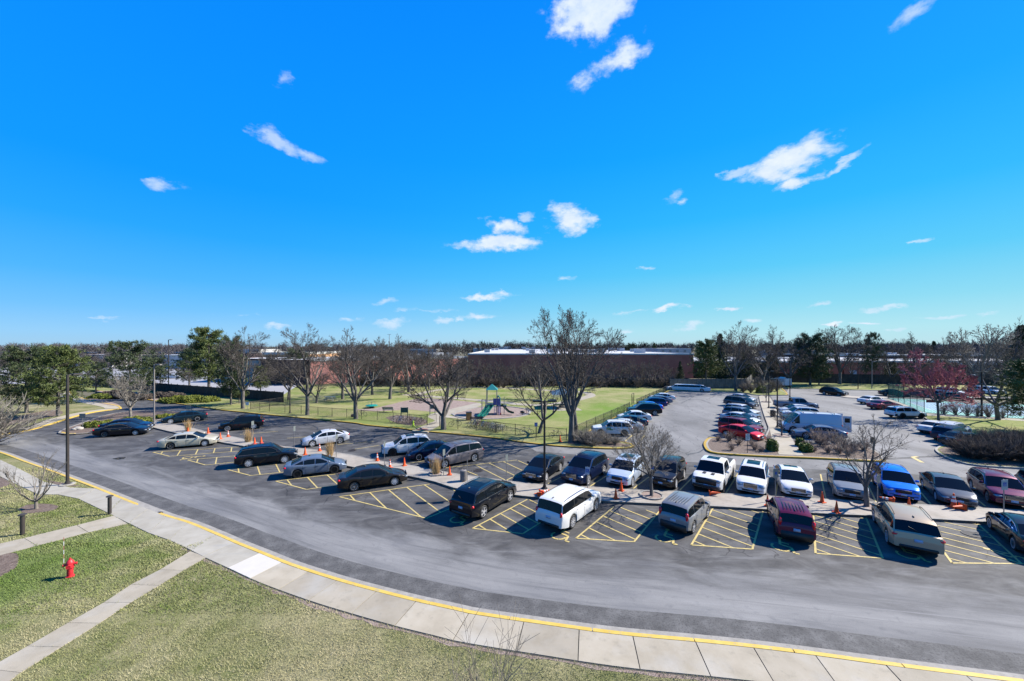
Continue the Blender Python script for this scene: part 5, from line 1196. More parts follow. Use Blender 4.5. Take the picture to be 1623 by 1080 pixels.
def bare_tree(seed, H=14.0, r0=.26, fork=.22, spread=.62, limbs=6, depth=4, kids=5, up=.06, lean=0.0, twig=.011, lens=(.62,.56,.5,.46), upright=False, droop=0.0):
    rg = random.Random(seed); trunk, twigs = [], []
    def rv(): return Vector((rg.gauss(0,1), rg.gauss(0,1), rg.gauss(0,1))).normalized()
    def grow(p, d, L_, r, lv, n):
        seg_ = L_/n; nodes = []; kk = kids if lv < 3 else kids+1
        for i in range(n):
            d = (d+rv()*.16+Vector((0,0,up if lv < 3 else up*.6-droop))).normalized(); q = p+d*seg_; ra = max(twig, r*(1-.62*i/n)); rb = max(twig, r*(1-.62*(i+1)/n))
            (trunk if lv <= 1 else twigs).append((tuple(p), tuple(q), ra, rb, 7 if lv == 0 else 6 if lv == 1 else 4 if lv == 2 else 3)); nodes.append((q.copy(), d.copy(), rb)); p = q
        if lv >= depth: return
        ch = []
        for k in range(kk):
            t = .22+.78*(k+rg.random()*.6)/kk; i = min(n-1, int(t*n)); q, dd, rr = nodes[i]
            ax = dd.cross(rv()).normalized(); ang = rg.uniform(.45, .95)*(.75 if upright else 1); nd = (dd*math.cos(ang)+ax*math.sin(ang)); 
            if upright: nd = (nd+Vector((0,0,.5))).normalized()
            elif nd.z < -.15: nd.z *= .3
            grow(q, nd.normalized(), L_*lens[min(lv, 3)]*rg.uniform(.75, 1.2)*(1.15-.45*t), max(twig, rr*rg.uniform(.5, .72)), lv+1, max(3, n-1))
        q, dd, rr = nodes[-1]
        for _ in range(2): grow(q, (dd+rv()*.35).normalized(), L_*.42*rg.uniform(.8, 1.2), max(twig, rr*.8), lv+1, max(2, n-2))
    hf = H*fork; p = Vector((0,0,-.15)); d = Vector((lean, 0, 1)).normalized(); nodes = []
    nseg = 4; trunk.append(((0,0,-.2),(0,0,.12), r0*1.5, r0*1.08, 8)); p = Vector((0,0,.12))
    for i in range(nseg):
        d = (d+rv()*.05).normalized(); q = p+d*(hf/nseg); trunk.append((tuple(p), tuple(q), r0*(1.08-.06*i), r0*(1.02-.06*i), 8)); p = q
    a0 = rg.random()*6.28
    for k in range(limbs):
        a = a0+6.283*k/limbs+rg.uniform(-.3,.3); el = rg.uniform(.55, 1.0)*spread*(0.35 if k == 0 else 1.15)
        dd = Vector((math.cos(a)*math.sin(el), math.sin(a)*math.sin(el), math.cos(el))); Ll = (H-hf)*.66*(1.0 if k == 0 else rg.uniform(.78, 1.0))
        st = p-d*(rg.uniform(0, .25)*hf*.6 if k else 0)
        grow(st, dd, Ll, r0*(.75 if k == 0 else rg.uniform(.45, .62)), 1, 6)
    # normalise the height to H
    zt = max(s[1][2] for s in twigs+trunk); f = H/zt
    sc = lambda s: (tuple(c*f for c in s[0]), tuple(c*f for c in s[1]), s[2], s[3], s[4])
    return [sc(s) for s in trunk], [sc(s) for s in twigs]
def tree_proto(name, label, segs, m1=None, m2=None, cat='tree'):
    t = thing(name, label, cat); link('trunk', tube_mesh(segs[0], 'trunk', m1 or M_bark), t); link('crown', tube_mesh(segs[1], 'crown', m2 or M_twig), t); return t
def put(o, px, py, label, H=None, H0=1, rz=0, group=None, z=.1, pos=None, name=None, sx=None):
    p = U(px, py, z) if pos is None else Vector(pos); k = (H or H0)/H0; sc = (k*(sx or 1), k*(sx or 1), k)
    c = copy_thing(o, tuple(p), rz, scale=sc, label=label, group=group)
    if name: c.name = name
    return c
def first(o, px, py, rz=0, z=.1, pos=None): o.location = U(px, py, z) if pos is None else pos; o.rotation_euler = (0, 0, rz); return o
GT1 = 'bare trees on the park lawn'
big = tree_proto('bare_tree', 'tallest bare tree, its wide vase crown over the corner of the park fence', bare_tree(11, 15.0, .36, .20, .52, 7, 5, 4, .05, twig=.0105)); first(big, 905, 701, 1.9); big['group'] = GT1; big.scale = (.84, .84, 1.0)
tw = tree_proto('bare_tree', 'second bare trunk rising close behind the tallest bare tree', bare_tree(12, 12.5, .25, .30, .5, 4, 4, 4, .05, twig=.0095)); first(tw, 913, 689, .4); tw['group'] = GT1
vA = tree_proto('bare_tree', 'bare tree with a forked leaning trunk by the path between gate and play pit', bare_tree(21, 11.0, .33, .16, .86, 5, 5, 4, .05, twig=.0105)); first(vA, 703, 681, 2.6); vA['group'] = GT1
vB = tree_proto('bare_tree', 'wide bare tree standing left of the play pit by the low fence', bare_tree(33, 13.3, .31, .21, .70, 6, 5, 4, .05, twig=.0105)); first(vB, 564, 664, .7); vB['group'] = GT1
vC = tree_proto('bare_tree', 'bare tree with ascending limbs left of the park fence bend', bare_tree(47, 14.0, .28, .24, .58, 6, 5, 4, .06, twig=.0105)); first(vC, 487, 658, 4.0); vC['group'] = GT1
vD = tree_proto('bare_tree', 'bare tree leaning left, with low crooked limbs over the parked bicycles', bare_tree(58, 10.2, .22, .16, .95, 4, 4, 5, .07, lean=-.25, twig=.011)); first(vD, 855, 687, 3.4); vD['group'] = GT1
put(vC, 385, 648, 'bare tree in front of the dark board fence beside two evergreens', 13.7, 14.0, 1.3, GT1)
put(vB, 618, 633, 'bare tree in the middle of the park lawn behind the green merry-go-round', 12.8, 13.3, 2.4, GT1)
put(vA, 502, 639, 'small bare tree by the picnic table at the left of the park', 6.5, 11, 3.0, GT1)
put(vB, 857, 633, 'bare tree standing left of the blue shelter canopy', 9.5, 13.3, 5.0, GT1)
put(vA, 648, 622, 'bare tree at the rear edge of the park lawn above the bench', 11.5, 11, 1.0, GT1)
put(vD, 725, 633, 'small low-branched bare tree in the park beside the play pit path', 5.0, 10.2, 2.0, GT1)
put(vB, 543, 633, 'bare tree behind the picnic table before the salmon wall', 11.0, 13.3, 1.1, GT1)
put(vC, 590, 626, 'bare tree before the salmon school wall, left of the lawn tree', 12.5, 14.0, 2.1, GT1)
put(vC, 680, 617, 'bare tree at the rear of the park lawn, above the loop path', 12.0, 14.0, .3, GT1)
put(vB, 457, 634, 'low bare tree in front of the dark school wing', 9.0, 13.3, 2.8, GT1)
isl_t = tree_proto('bare_tree', 'pale-barked bare tree on the planted island with yew shrubs', bare_tree(63, 6.4, .17, .20, .8, 6, 4, 5, .05, twig=.013), M_twig_pale, M_twig_pale); first(isl_t, 207, 661, 1.0)
put(isl_t, 1553, 618, 'bare tree with pale limbs before the far fence at the right', 15.5, 6.4, 2.2, 'tall bare trees along the far fence')
GF = 'tall bare trees along the far fence'
put(vC, 1166, 619.5, 'tall bare tree right of the limousine, before the silvery board fence', 16.2, 14, .5, GF)
put(vB, 1208, 617, 'tall bare tree behind the planted corner of the middle lot', 15.5, 13.3, 1.9, GF)
put(vA, 1252, 612, 'bare tree behind the white box trailer', 13.5, 11, 3.6, GF)
put(big, 1330.6, 609, 'tall round-crowned bare tree alone on the far verge', 16.3, 15, 3.1, GF)
put(vB, 1453, 611, 'bare tree behind the left end of the tennis court', 14.3, 13.3, 3.9, GF)
put(vA, 1412, 609, 'low spreading bare tree left of the tennis court end', 11.5, 11, 5.0, GF)
put(vD, 1581.6, 666, 'big dark crooked bare tree beside the tennis court hedge', 14.5, 10.2, .4, None, sx=.8)
put(vC, 1608, 640, 'bare tree right of the crooked one at the tennis court', 11.5, 14, 2.4, None)
rt = tree_proto('red_budded_tree', 'tree covered in red-pink buds in front of the tennis court', bare_tree(71, 10.2, .20, .26, 1.15, 8, 5, 4, .02, twig=.024, lens=(.66,.58,.5,.46)), M_bark, M_redbud); first(rt, 1487.4, 667, .6); rt.scale = (.70, .70, 1.0)
med = tree_proto('bare_tree', 'round bare tree with a dense fan of twigs in the median beside the fallen cone', bare_tree(81, 5.6, .115, .24, .80, 11, 4, 5, .035, twig=.006, lens=(.58,.55,.5,.46)), M_bark, M_twig_light); first(med, 1032.6, 786, .8, z=.14)
ms = tree_proto('bare_tree', 'thin sparse bare tree in the right part of the median', bare_tree(85, 6.0, .13, .20, .42, 6, 4, 3, .06, twig=.008), M_bark, M_twig_light); first(ms, 1373.5, 803, 2.4, z=.14)
put(ms, 1239, 691, 'small dark bare tree in the island walk beside the work van', 3.4, 6.0, .8, None, z=.15, sx=1.1)
put(ms, 1214.3, 637.5, 'small bare tree at the far end of the island walk', 3.4, 6.0, 3.8, None, z=.15)
sm = tree_proto('bare_sapling', 'small multi-stemmed bare tree in a mulch ring on the near lawn', bare_tree(92, 3.7, .085, .10, .85, 6, 3, 4, .07, twig=.0075, upright=True), M_twig_light, M_twig_light, 'tree'); first(sm, 57.4, 806.5, 2.0, z=.11)
# thicket behind the park
ORD = 'first second third fourth fifth sixth seventh eighth ninth tenth eleventh twelfth thirteenth fourteenth fifteenth sixteenth seventeenth eighteenth nineteenth twentieth'.split()
def ordn(i):
    if i < 20: return ORD[i]
    t = {2:'twenty', 3:'thirty', 4:'forty', 5:'fifty'}[(i+1)//10]; return t+'-'+ORD[(i+1) % 10-1] if (i+1) % 10 else t[:-1]+'ieth'
rg = random.Random(9); th = 0
px = 566
while px < 1070:
    Y = rg.uniform(98, 116) if px > 700 else rg.uniform(103, 108); src, h0 = rg.choice([(vA, 11), (vB, 13.3), (vC, 14.0), (vD, 10.2)])
    h = rg.uniform(5.0, 7.6) if px > 740 else rg.uniform(9.0, 12.5)*(1-.15*(px-566)/180)
    put(src, 0, 0, ordn(th)+' bare tree from the left in the thicket row behind the park lawn', h, h0, rg.random()*6.28, 'bare trees of the thicket behind the park', pos=at(px, Y, 0)); th += 1; px += rg.uniform(9, 15)
for nb_, (px, Y, h) in enumerate([(1180,112,9),(1222,113,10),(1275,116,10),(1350,118,9),(1372,116,10),(1500,114,11),(1530,110,12),(1600,106,12),(1640,100,13),(1655,85,12)]):
    src, h0 = rg.choice([(vA, 11), (vB, 13.3), (vC, 14.0)]); put(src, 0, 0, ordn(nb_)+' bare tree from the left behind the long dark board fence', h, h0, rg.random()*6.28, 'bare trees behind the right board fence', pos=at(px, Y, 0))
for nb_, (px, Y, h) in enumerate([(-60,100,11),(0,96,11),(25,120,10),(140,120,9),(160,100,6),(255,105,7),(300,96,7)]):
    src, h0 = rg.choice([(vA, 11), (vB, 13.3), (vC, 14.0)]); put(src, 0, 0, ordn(nb_)+' bare tree from the left among the pines across the drive', h, h0, rg.random()*6.28, 'bare trees among the left pines', pos=at(px, Y, 0))
# understorey shrubs of the thicket
def shrub_segs(seed, H=1.6, n=26, spread=.55, twig=.008, sub=4, sag=0.0):
    rg = random.Random(seed); S_ = []
    for k in range(n):
        a = rg.random()*6.28; e = rg.random()**.6*spread; d = Vector((math.cos(a)*math.sin(e), math.sin(a)*math.sin(e), math.cos(e))); p = Vector((rg.uniform(-.12,.12), rg.uniform(-.12,.12), 0)); L_ = H*rg.uniform(.6, 1.05); m = 4
        for i in range(m):
            d = (d+Vector((rg.gauss(0,.12), rg.gauss(0,.12), rg.gauss(.02,.08)-sag*i))).normalized(); q = p+d*L_/m; S_.append((tuple(p), tuple(q), twig*(2.2-.4*i), twig*(1.8-.4*i), 3))
            for _ in range(sub if i > 0 else 0):
                dd = (d+Vector((rg.gauss(0,.5), rg.gauss(0,.5), rg.gauss(.1,.3)))).normalized(); q2 = p+(q-p)*rg.random(); S_.append((tuple(q2), tuple(q2+dd*L_*rg.uniform(.15,.32)), twig*.9, twig*.6, 3))
            p = q
    return S_
def shrub(name, label, segs, m, cat='shrub'):
    t = link(name, tube_mesh(segs, name, m)); return tag(t, label, cat)
us = shrub_segs(3, 3.0, 26, .9, .022, 5); allu = []; px = 566
while px < 1066:
    p = at(px, rg.uniform(95, 101) if px > 740 else rg.uniform(99, 103)); a = rg.random()*6.28; k = rg.uniform(.6, 1.2); ca, sa = math.cos(a)*k, math.sin(a)*k
    f_ = lambda q: (q[0]*ca-q[1]*sa+p.x, q[0]*sa+q[1]*ca+p.y, q[2]*k)
    allu += [(f_(s[0]), f_(s[1]), s[2], s[3], 3) for s in us]; px += rg.uniform(5, 8)
o = link('undergrowth', tube_mesh(allu, 'undergrowth', M_hedge)); o['kind'] = 'stuff'
def relabel(group, text):
    """say which one by its place in the row"""
    L_ = sorted([o for o in COL.objects if o.get('group') == group and o.parent is None], key=lambda o: o.location.x/o.location.y)
    for i, o in enumerate(L_): o['label'] = text % ordn(i)
gs = shrub('verge_shrub', 'greyish bare shrub in the planted corner beyond the middle lot', shrub_segs(4, 2.6, 70, .8, .012, 6), M_twig_light); gs['group'] = 'shrubs in the planted corner'; first(gs, 1178, 622)
for x, y, s_ in [(1190,623,.9),(1200,617,1.0),(1222,622,1.15),(1231,620,1),(1210,612,1.1),(1184,616,.8)]: copy_thing(gs, tuple(U(x, y, .12)), x, s_)
# shrubs before the tennis court
ks = shrub('court_shrub', 'leafless vase-shaped shrub against the tennis fence', shrub_segs(6, 2.0, 34, .7, .014, 3), M_twig_pale); ks['group'] = 'shrubs along the tennis fence'; first(ks, 1496, 657.5)
for x, y, s_ in [(1515,658.5,1.05),(1533,659.5,1),(1549,660.5,.95),(1567,661.5,1.1),(1590,663.5,.8)]: copy_thing(ks, tuple(U(x, y, .12)), x, s_)
# winter hedge, bottom right
hb = shrub_segs(8, 1.75, 110, 1.0, .009, 8, .02); hd = shrub('winter_hedge_shrub', 'dark dense leafless hedge shrub in the right mulch bed', hb, M_hedge); hd['group'] = 'hedge shrubs in the right bed'; first(hd, 1525, 722, z=.13)
for x, y, s_ in [(1545,716,1.1),(1552,728,1.0),(1568,722,1.1),(1580,731,1.0),(1590,718,1.15),(1600,729,1.05),(1612,722,1.15),(1622,733,1.05),(1632,725,1.15),(1645,735,1.1),(1655,725,1.2),(1672,733,1.2),(1536,727,.8),(1575,712,1.1),(1610,712,1.1),(1640,714,1.2)]: copy_thing(hd, tuple(U(x, y, .13)), x, s_)
# dry shrubs on the islands
db = shrub('dry_shrub', 'low dry brown shrub in the mulch of the head islands', shrub_segs(10, .85, 40, .85, .008, 3), M_deadbush); db['group'] = 'dry shrubs in the mulched islands'; first(db, 1171, 705, z=.13)
for x, y, s_ in [(1160,714,.9),(1196,713,.95),(1192,706,.8),(1138,699,.8),(1156,699,1.3),(1206,716,.7),(1281,710,1.0),(1303,708,1.6),(1312,718,1.0),(1337,713,1.6),(1297,703,1.9),(1322,703,1.7),(1290,716,.8),(1352,716,1.5),(1370,714,1.4),(1345,722,1.1),(1330,719,1.2)]: copy_thing(db, tuple(U(x, y, .13)), x, s_)
pb = shrub('arching_shrub', 'pale arching shrub at the fence corner island beside the white crossover', shrub_segs(12, 1.5, 90, 1.1, .008, 5, .05), M_twig_pale); pb['group'] = 'pale arching shrubs on the corner island'; first(pb, 925, 703, z=.13)
for x, y, s_ in [(935,700,1),(948,701,.95),(960,703,.8),(940,706,.85),(975,704,.7),(918,700,.9),(955,697,.8)]: copy_thing(pb, tuple(U(x, y, .13)), x, s_)
copy_thing(pb, tuple(U(-22, 706, .1)), 1.0, 3.6, label='big pale twiggy shrub reaching in from the left edge')['name'] = 'shrub'
nb = shrub('bare_shrub', 'tall thin bare shrub whose tips reach up over the near pavement', shrub_segs(14, 3.9, 22, .40, .008, 4), M_twig_light); first(nb, 0, 0, pos=(-.62, 9.9, -.1)); nb.scale = (.85, .85, .80)
o = copy_thing(nb, (-1.15, 9.6, -.2), 2.5, .62, label='second bare shrub at the bottom edge, left of the taller one')

# ---- evergreens
def pine_mesh(seed, H, Rw, z0, n, tuft, style='pine', blades=16, bw=.022):
    rg = random.Random(seed); tr = []; tufts = []
    tr.append(((0,0,-.2),(0,0,H*.95), .024*H, .005*H, 8))
    for k in range(n):
        f = (k+rg.random())/n; z = z0+(H-z0)*f; a = rg.random()*6.28
        if style == 'spruce': L_ = Rw*(1-f)**.85*rg.uniform(.85, 1.1)+.15
        elif style == 'flat': L_ = Rw*(.55+.6*math.sin(3.1*min(1, f+.12)))*rg.uniform(.5, 1.1)
        else: L_ = Rw*math.sqrt(max(.06, 1-((f-.32)/.72)**2))*rg.uniform(.62, 1.08)
        d = Vector((math.cos(a), math.sin(a), (-.1 if style == 'spruce' else .05 if style == 'flat' else .28)+rg.uniform(-.1,.15))); p = Vector((0,0,z)); m = 4; prev = p
        for i in range(1, m+1):
            q = p+d*L_*i/m+Vector((rg.gauss(0,.06), rg.gauss(0,.06), .05*i*i*.15)); tr.append((tuple(prev), tuple(q), .012*L_*(1.3-i/m)+.008, .012*L_*(1.1-i/m)+.006, 3)); prev = q
            if i >= 2 or style == 'spruce':
                for _ in range(4 if style != 'spruce' else 3): tufts.append((q+Vector((rg.gauss(0,.16*L_), rg.gauss(0,.16*L_), rg.gauss(0,.05*L_+.06))), (q-Vector((0,0,z))).normalized()))
    rs = np.random.RandomState(seed); T = len(tufts); C = np.array([tuple(t[0]) for t in tufts]); Dn = np.array([tuple(t[1]) for t in tufts])
    C = np.repeat(C, blades, 0); Dn = np.repeat(Dn, blades, 0); k = len(C)
    dirs = rs.normal(size=(k, 3)); dirs /= np.linalg.norm(dirs, axis=1)[:, None]; dirs = dirs*.9+Dn*.5+np.array([0,0,.25]); dirs /= np.linalg.norm(dirs, axis=1)[:, None]
    ln = tuft*rs.uniform(.6, 1.3, (k, 1)); sd_ = np.cross(dirs, rs.normal(size=(k, 3))); sd_ /= np.linalg.norm(sd_, axis=1)[:, None]; c = C+rs.normal(size=(k, 3))*tuft*.35
    V = np.stack([c-sd_*bw, c+sd_*bw, c+dirs*ln], 1).reshape(-1, 3); return tr, V
def tri_mesh(name, V, m):
    n = len(V)//3; me = bpy.data.meshes.new(name); me.vertices.add(len(V)); me.vertices.foreach_set('co', V.ravel()); me.loops.add(len(V)); me.loops.foreach_set('vertex_index', np.arange(len(V))); me.polygons.add(n); me.polygons.foreach_set('loop_start', np.arange(n)*3); me.materials.append(m); me.update(calc_edges=True); return me
def evergreen(name, label, seed, H, Rw, z0, n, tuft, style, m, blades=16, bw=.022):
    tr, V = pine_mesh(seed, H, Rw, z0, n, tuft, style, blades, bw); t = thing(name, label, 'tree'); link('trunk', tube_mesh(tr, 'trunk', M_bark), t); link('crown', tri_mesh('crown', V, m), t); return t
P1 = evergreen('pine_tree', 'broad bright pine across the drive at the left, in front of its darker neighbour', 5, 9.8, 3.1, 1.6, 95, .34, 'pine', M_needle_mid, 16, .045); first(P1, 92, 660)
P2 = evergreen('pine_tree', 'darker pine left of the broad bright one across the drive', 6, 9.6, 3.3, 1.2, 95, .34, 'pine', M_needle_dark, 16, .045); first(P2, 42, 655)
P3 = evergreen('pine_tree', 'flat-layered pine rising behind the island tree', 7, 11, 4.2, 3.0, 60, .36, 'flat', M_needle_dark, 18, .05); first(P3, 206, 634)
P4 = evergreen('spruce_tree', 'dark pointed spruce among the bare trees right of the limousine', 8, 13.5, 3.2, .8, 170, .30, 'spruce', M_needle_dark, 12, .06); first(P4, 0, 0, pos=at(1141, 108))
put(P1, 331, 621, 'tall bluish pine before the school lot, left of the bare trees', 13.6, 9.8, 1.2, 'tall pines before the school lot')
put(P3, 243, 622, 'low pine right of the flat-layered one', 7.5, 11, 2.0, None)
put(P3, 152, 628, 'low spreading pine left of the flat-layered one', 6.5, 11, .8, None)
put(P2, 366, 642, 'dark narrow pine touching the bare tree at the board fence', 11.3, 9.6, 2.2, 'tall pines before the school lot', sx=.6)
put(P2, 300, 612, 'dark pine at the left foot of the tall bluish pine', 9.0, 9.6, .7, 'tall pines before the school lot')
put(P1, 413, 623, 'small light green pine beyond the dark board fence', 5.6, 9.8, .4, None)
put(P1, 379, 640, 'short bright pine under the bare tree at the board fence', 4.5, 9.8, 3.4, None, sx=.8)
put(P1, 1119, 611.5, 'pine with pale tips directly behind the limousine tail', 11.3, 9.8, 3.0, None)
put(P4, 1078, 603, 'small dark spruce in front of the orange-lit brick wall', 5.6, 13.5, 1, None)
put(P2, 0, 0, 'wide dark evergreen behind the tall bare tree right of the limousine', 8.5, 9.6, 2, None, pos=at(1180, 110))
put(P2, 0, 0, 'dark evergreen between the two red brick blocks', 7.0, 9.6, 4, None, pos=at(1222, 114))
put(P2, 1284, 611, 'tall dark evergreen left of the round-crowned bare tree', 12.7, 9.6, 1, None)
put(P1, 1298, 610, 'bluish pine in front of the fence left of the round-crowned bare tree', 7.5, 9.8, 2, None)
put(P2, 0, 0, 'dark evergreen bush behind the fence in front of the red brick wall', 5.5, 9.6, 2, None, pos=at(1413, 111))
put(P3, 0, 0, 'slim pine with a small flat crown high above the right brick block', 13.6, 11, 1, None, pos=at(1382, 104), sx=.45)
put(P4, 0, 0, 'evergreen at the far right edge above the fence', 15, 13.5, 2, None, pos=at(1620, 92), sx=1.2)
put(P1, 1640, 684, 'pale-tipped pine leaning in at the right edge below the fence', 8.4, 9.8, 2, None, sx=1.05)
for px, Y, h, lb in [(470,112,9,'far'),(1000,240,11,'x'),(1037,260,12,'x'),(870,270,12,'x'),(1240,230,12,'x'),(1440,240,13,'x'),(1480,235,13,'x'),(330,190,12,'x'),(175,200,12,'x'),(1110,250,12,'x')]:
    put(P4 if h > 11.5 else P2, 0, 0, 'dark evergreen standing up from the distant tree line', h, 13.5 if h > 11.5 else 9.6, px, 'distant evergreens', pos=at(px, Y, 0), sx=1.2)
# yew and box shrubs: leafy mounds
def mound(name, label, seed, rx, ry, rz, m, n=2600, leaf=.07, boxy=2.0):
    rs = np.random.RandomState(seed); d = rs.normal(size=(n, 3)); d[:, 2] = np.abs(d[:, 2]); d /= (np.abs(d)**boxy).sum(1)[:, None]**(1/boxy)
    rr = rs.uniform(.80, 1.05, (n, 1))*(1+.10*np.sin(d[:, :1]*9+d[:, 1:2]*7+seed)); c = d*rr*np.array([rx, ry, rz]); nrm = rs.normal(size=(n, 3))*.7+d; nrm /= np.linalg.norm(nrm, axis=1)[:, None]
    a = np.cross(nrm, rs.normal(size=(n, 3))); a /= np.linalg.norm(a, axis=1)[:, None]; b = np.cross(nrm, a)
    V = np.stack([c-a*leaf, c+a*leaf, c+(b*1.6+nrm*.8)*leaf], 1).reshape(-1, 3); t = thing(name, label, 'shrub'); link('foliage', tri_mesh('foliage', V, m), t)
    cr = MB().ell((0,0,0), (rx*.78, ry*.78, rz*.80), 12, 8).build('inner_stems', M_hedge, t, smooth=60); return t
for x, y, rx, ry, rz, lb, m in [(153,676,1.65,1.0,.62,'leftmost low yew mound beside the black sedan on the planted island',M_yew),(172,672,.6,.5,.5,'tiny yew sprig between the two island yew mounds',M_yew),(213,669.5,2.2,1.2,.68,'long yew mound under the pale island tree',M_yew),(266,662.5,1.9,.9,.5,'yew mound right of the lamp post behind the teal sedan',M_yew),
        (300,636.5,5.0,2.3,1.0,'large sunlit yellow-green yew bed below the dark board fence',M_yew),(262,630,3.6,1.8,1.0,'darker end of the yew bed at the dark board fence',M_hedge),(186,628,2.8,1.6,1.2,'dark mounded shrub at the far end of the drive',M_hedge),(218,633,2.4,1.3,1.0,'brown mounded shrub right of the flat-layered pine',M_hedge),
        (1223.5,714,.34,.5,.95,'clipped boxwood at the left side of the island walk',M_box),(1268,707,.30,.32,.7,'clipped boxwood block, upper one right of the island walk',M_box),(1277,716,.45,.4,.7,'clipped boxwood block, lower one right of the island walk',M_box),(158,631,2.0,1.2,.8,'green mounded shrub at the bend across the drive',M_box),
        (1208,623,1.2,.9,1.4,'yellow-green shrub in the planted corner beyond the walk',M_yew)]:
    o = mound('clipped_shrub' if m is M_box else 'mounded_shrub', lb, int(x), rx, ry, rz, m, n=int(1500+900*rx*rz), leaf=.06+.012*rx, boxy=7.0 if (m is M_box and rx < 1) else 2.2); o.location = U(x, y, .12)
# ornamental grass clumps
def clump(seed, H=1.45, n=420):
    rs = np.random.RandomState(seed); a = rs.uniform(0, 6.28, n); r = np.abs(rs.normal(0, .12, n)); b = np.stack([r*np.cos(a), r*np.sin(a), np.zeros(n)], 1); e = rs.normal(0, .13, n); L_ = H*rs.uniform(.35, 1.12, n)
    t = b+np.stack([np.cos(a)*(np.sin(np.abs(e))*L_+r*.5), np.sin(a)*(np.sin(np.abs(e))*L_+r*.5), np.cos(e)*L_], 1); s_ = np.stack([-np.sin(a+e*6), np.cos(a+e*6), np.zeros(n)], 1)*.012
    return np.stack([b-s_, b+s_, t], 1).reshape(-1, 3)
gm_ = tri_mesh('grass_clump', clump(3), M_straw)
for x, y, s_, lb in [(298,683,1.0,'dry grass clump at the left of the median beside the champagne sedan'),(393,700.5,1.0,'dry grass clump behind the black SUV in the median'),(523,722.5,1.05,'dry grass clump behind the slate compact sedan'),(691,751,1.1,'dry grass clump in a concrete ring below the taupe minivan')]:
    o = link('ornamental_grass', gm_, None, U(x, y, .14)); o.scale = (s_,)*3; o.rotation_euler = (0,0,x); tag(o, lb, 'grass clump')

# ---- far woods: one mass of bare crowns to the horizon, built of slivers
def woods(name, spec_, m, seed, sl=.5, sw=.07):
    rs = np.random.RandomState(seed); out = []
    for (pxa, pxb, Ya, Yb, ha, hb, cnt, per) in spec_:
        px = rs.uniform(pxa, pxb, cnt); Y = rs.uniform(Ya, Yb, cnt); X = (px-CX)/FP*Y; h = rs.uniform(ha, hb, cnt); w = h*rs.uniform(.34, .5, cnt)
        for i in range(cnt):
            n = int(per); d = rs.normal(size=(n, 3)); d /= np.linalg.norm(d, axis=1)[:, None]; rr = rs.uniform(.25, 1, (n, 1))**.5; d = d*rr*(1+.15*np.sin(d[:, :1]*6+i)); d[:, 2] = np.maximum(d[:, 2], -.95)
            c = d*np.array([w[i], w[i], h[i]*.46])+np.array([X[i], Y[i], h[i]*.54]); o = d+rs.normal(size=(n, 3))*.6+np.array([0,0,.7]); o /= np.linalg.norm(o, axis=1)[:, None]
            s_ = np.cross(o, rs.normal(size=(n, 3))); s_ /= np.linalg.norm(s_, axis=1)[:, None]; k = (.7+Y[i]/350); L_ = sl*k*rs.uniform(.6, 1.8, (n, 1)); out.append(np.stack([c-s_*sw*k, c+s_*sw*k, c+o*L_*2], 1).reshape(-1, 3))
    o = link(name, tri_mesh(name, np.concatenate(out), m)); o['kind'] = 'stuff'; return o
M_woods = nmat('winter_woods', [(.075,.070,.075),(.115,.107,.112),(.165,.152,.158)], .03, coord='World', layers=[(.12,(.05,.045,.05),.5,.7,.6,(1,1,1)),(.3,(.21,.19,.19),.58,.75,.5,(1,1,1))], rough=1)
M_woods_f = nmat('far_winter_woods', [(.10,.085,.095),(.15,.125,.135)], .02, coord='World', rough=1)
woods('far_woods', [(-150,560,165,230,5.5,8.5,80,360),(-200,700,230,420,7.5,11.3,210,300),(560,1750,320,480,8,12,190,280),(1220,1750,200,280,9.5,12,80,330),(-250,1900,500,950,11,15,330,170)], M_woods, 3, .55, .10)
woods('far_woods_dark', [(640,1300,280,420,12,14.5,60,320),(1220,1700,240,300,11,13.5,40,320)], nmat('dark_woods', [(.03,.032,.03),(.06,.055,.05)], .05, coord='World', rough=1), 5, .5, .12)

for g_n, t_x in [('shrubs in the planted corner','%s greyish bare shrub from the left in the planted corner beyond the lot'),('shrubs along the tennis fence','%s leafless vase-shaped shrub from the left against the tennis fence'),('hedge shrubs in the right bed','%s dark leafless hedge shrub from the left in the right mulch bed'),('dry shrubs in the mulched islands','%s low dry brown shrub from the left in the mulched head islands'),('pale arching shrubs on the corner island','%s pale arching shrub from the left on the fence corner island'),('distant evergreens','%s dark evergreen from the left standing up from the distant tree line')]: relabel(g_n, t_x)
# ------------------------------------------------------------------ lamp posts
def lamp_post(px, py, H, label, r=.085, heads=2, m=None, rz=0.0, z=.12, kind='shoebox', base_=True, pos=None):
    m = m or M_bronze; p = U(px, py, z) if pos is None else Vector(pos); t = thing('lamp_post', label, 'lamp post', tuple(p), rz, 'lamp posts')
    MB().tube((0,0,.05), (0,0,H), r, r*.8, 8).build('pole', m, t)
    if base_: mb = MB(); mb.lathe([(r*2.6, 0), (r*2.6, .06), (r*1.6, .1), (r*1.3, .25)], 10); mb.build('base_plate', m, t)
    for k in range(heads):
        sg = 1 if k == 0 else -1; mb = MB(); mb.tube((0,0,H-.05), (sg*.28,0,H-.02), .03, n=5); a_ = mb.build('arm', m, t)
        mb = MB(); mb.box((0,0,0), (.62, .34, .12)); o = mb.build('lamp_head', m, t); o.location = (sg*.56, 0, H); MB().box((0,0,-.07), (.5,.26,.02)).build('lens', mat('lamp_lens', (.5,.52,.5), .3), o)
    return t
lamp_post(107, 768, 8.2, 'tall dark lamp post on the near lawn strip beside the drive', heads=1, rz=1.5, r=.10)
mb = MB(); mb.lathe([(.42, 0), (.42, .06)], 16); o = mb.build('concrete_footing', M_conc_grey); o.location = U(107, 768.5, .12); tag(o, 'round concrete footing under the near lamp post', 'footing')
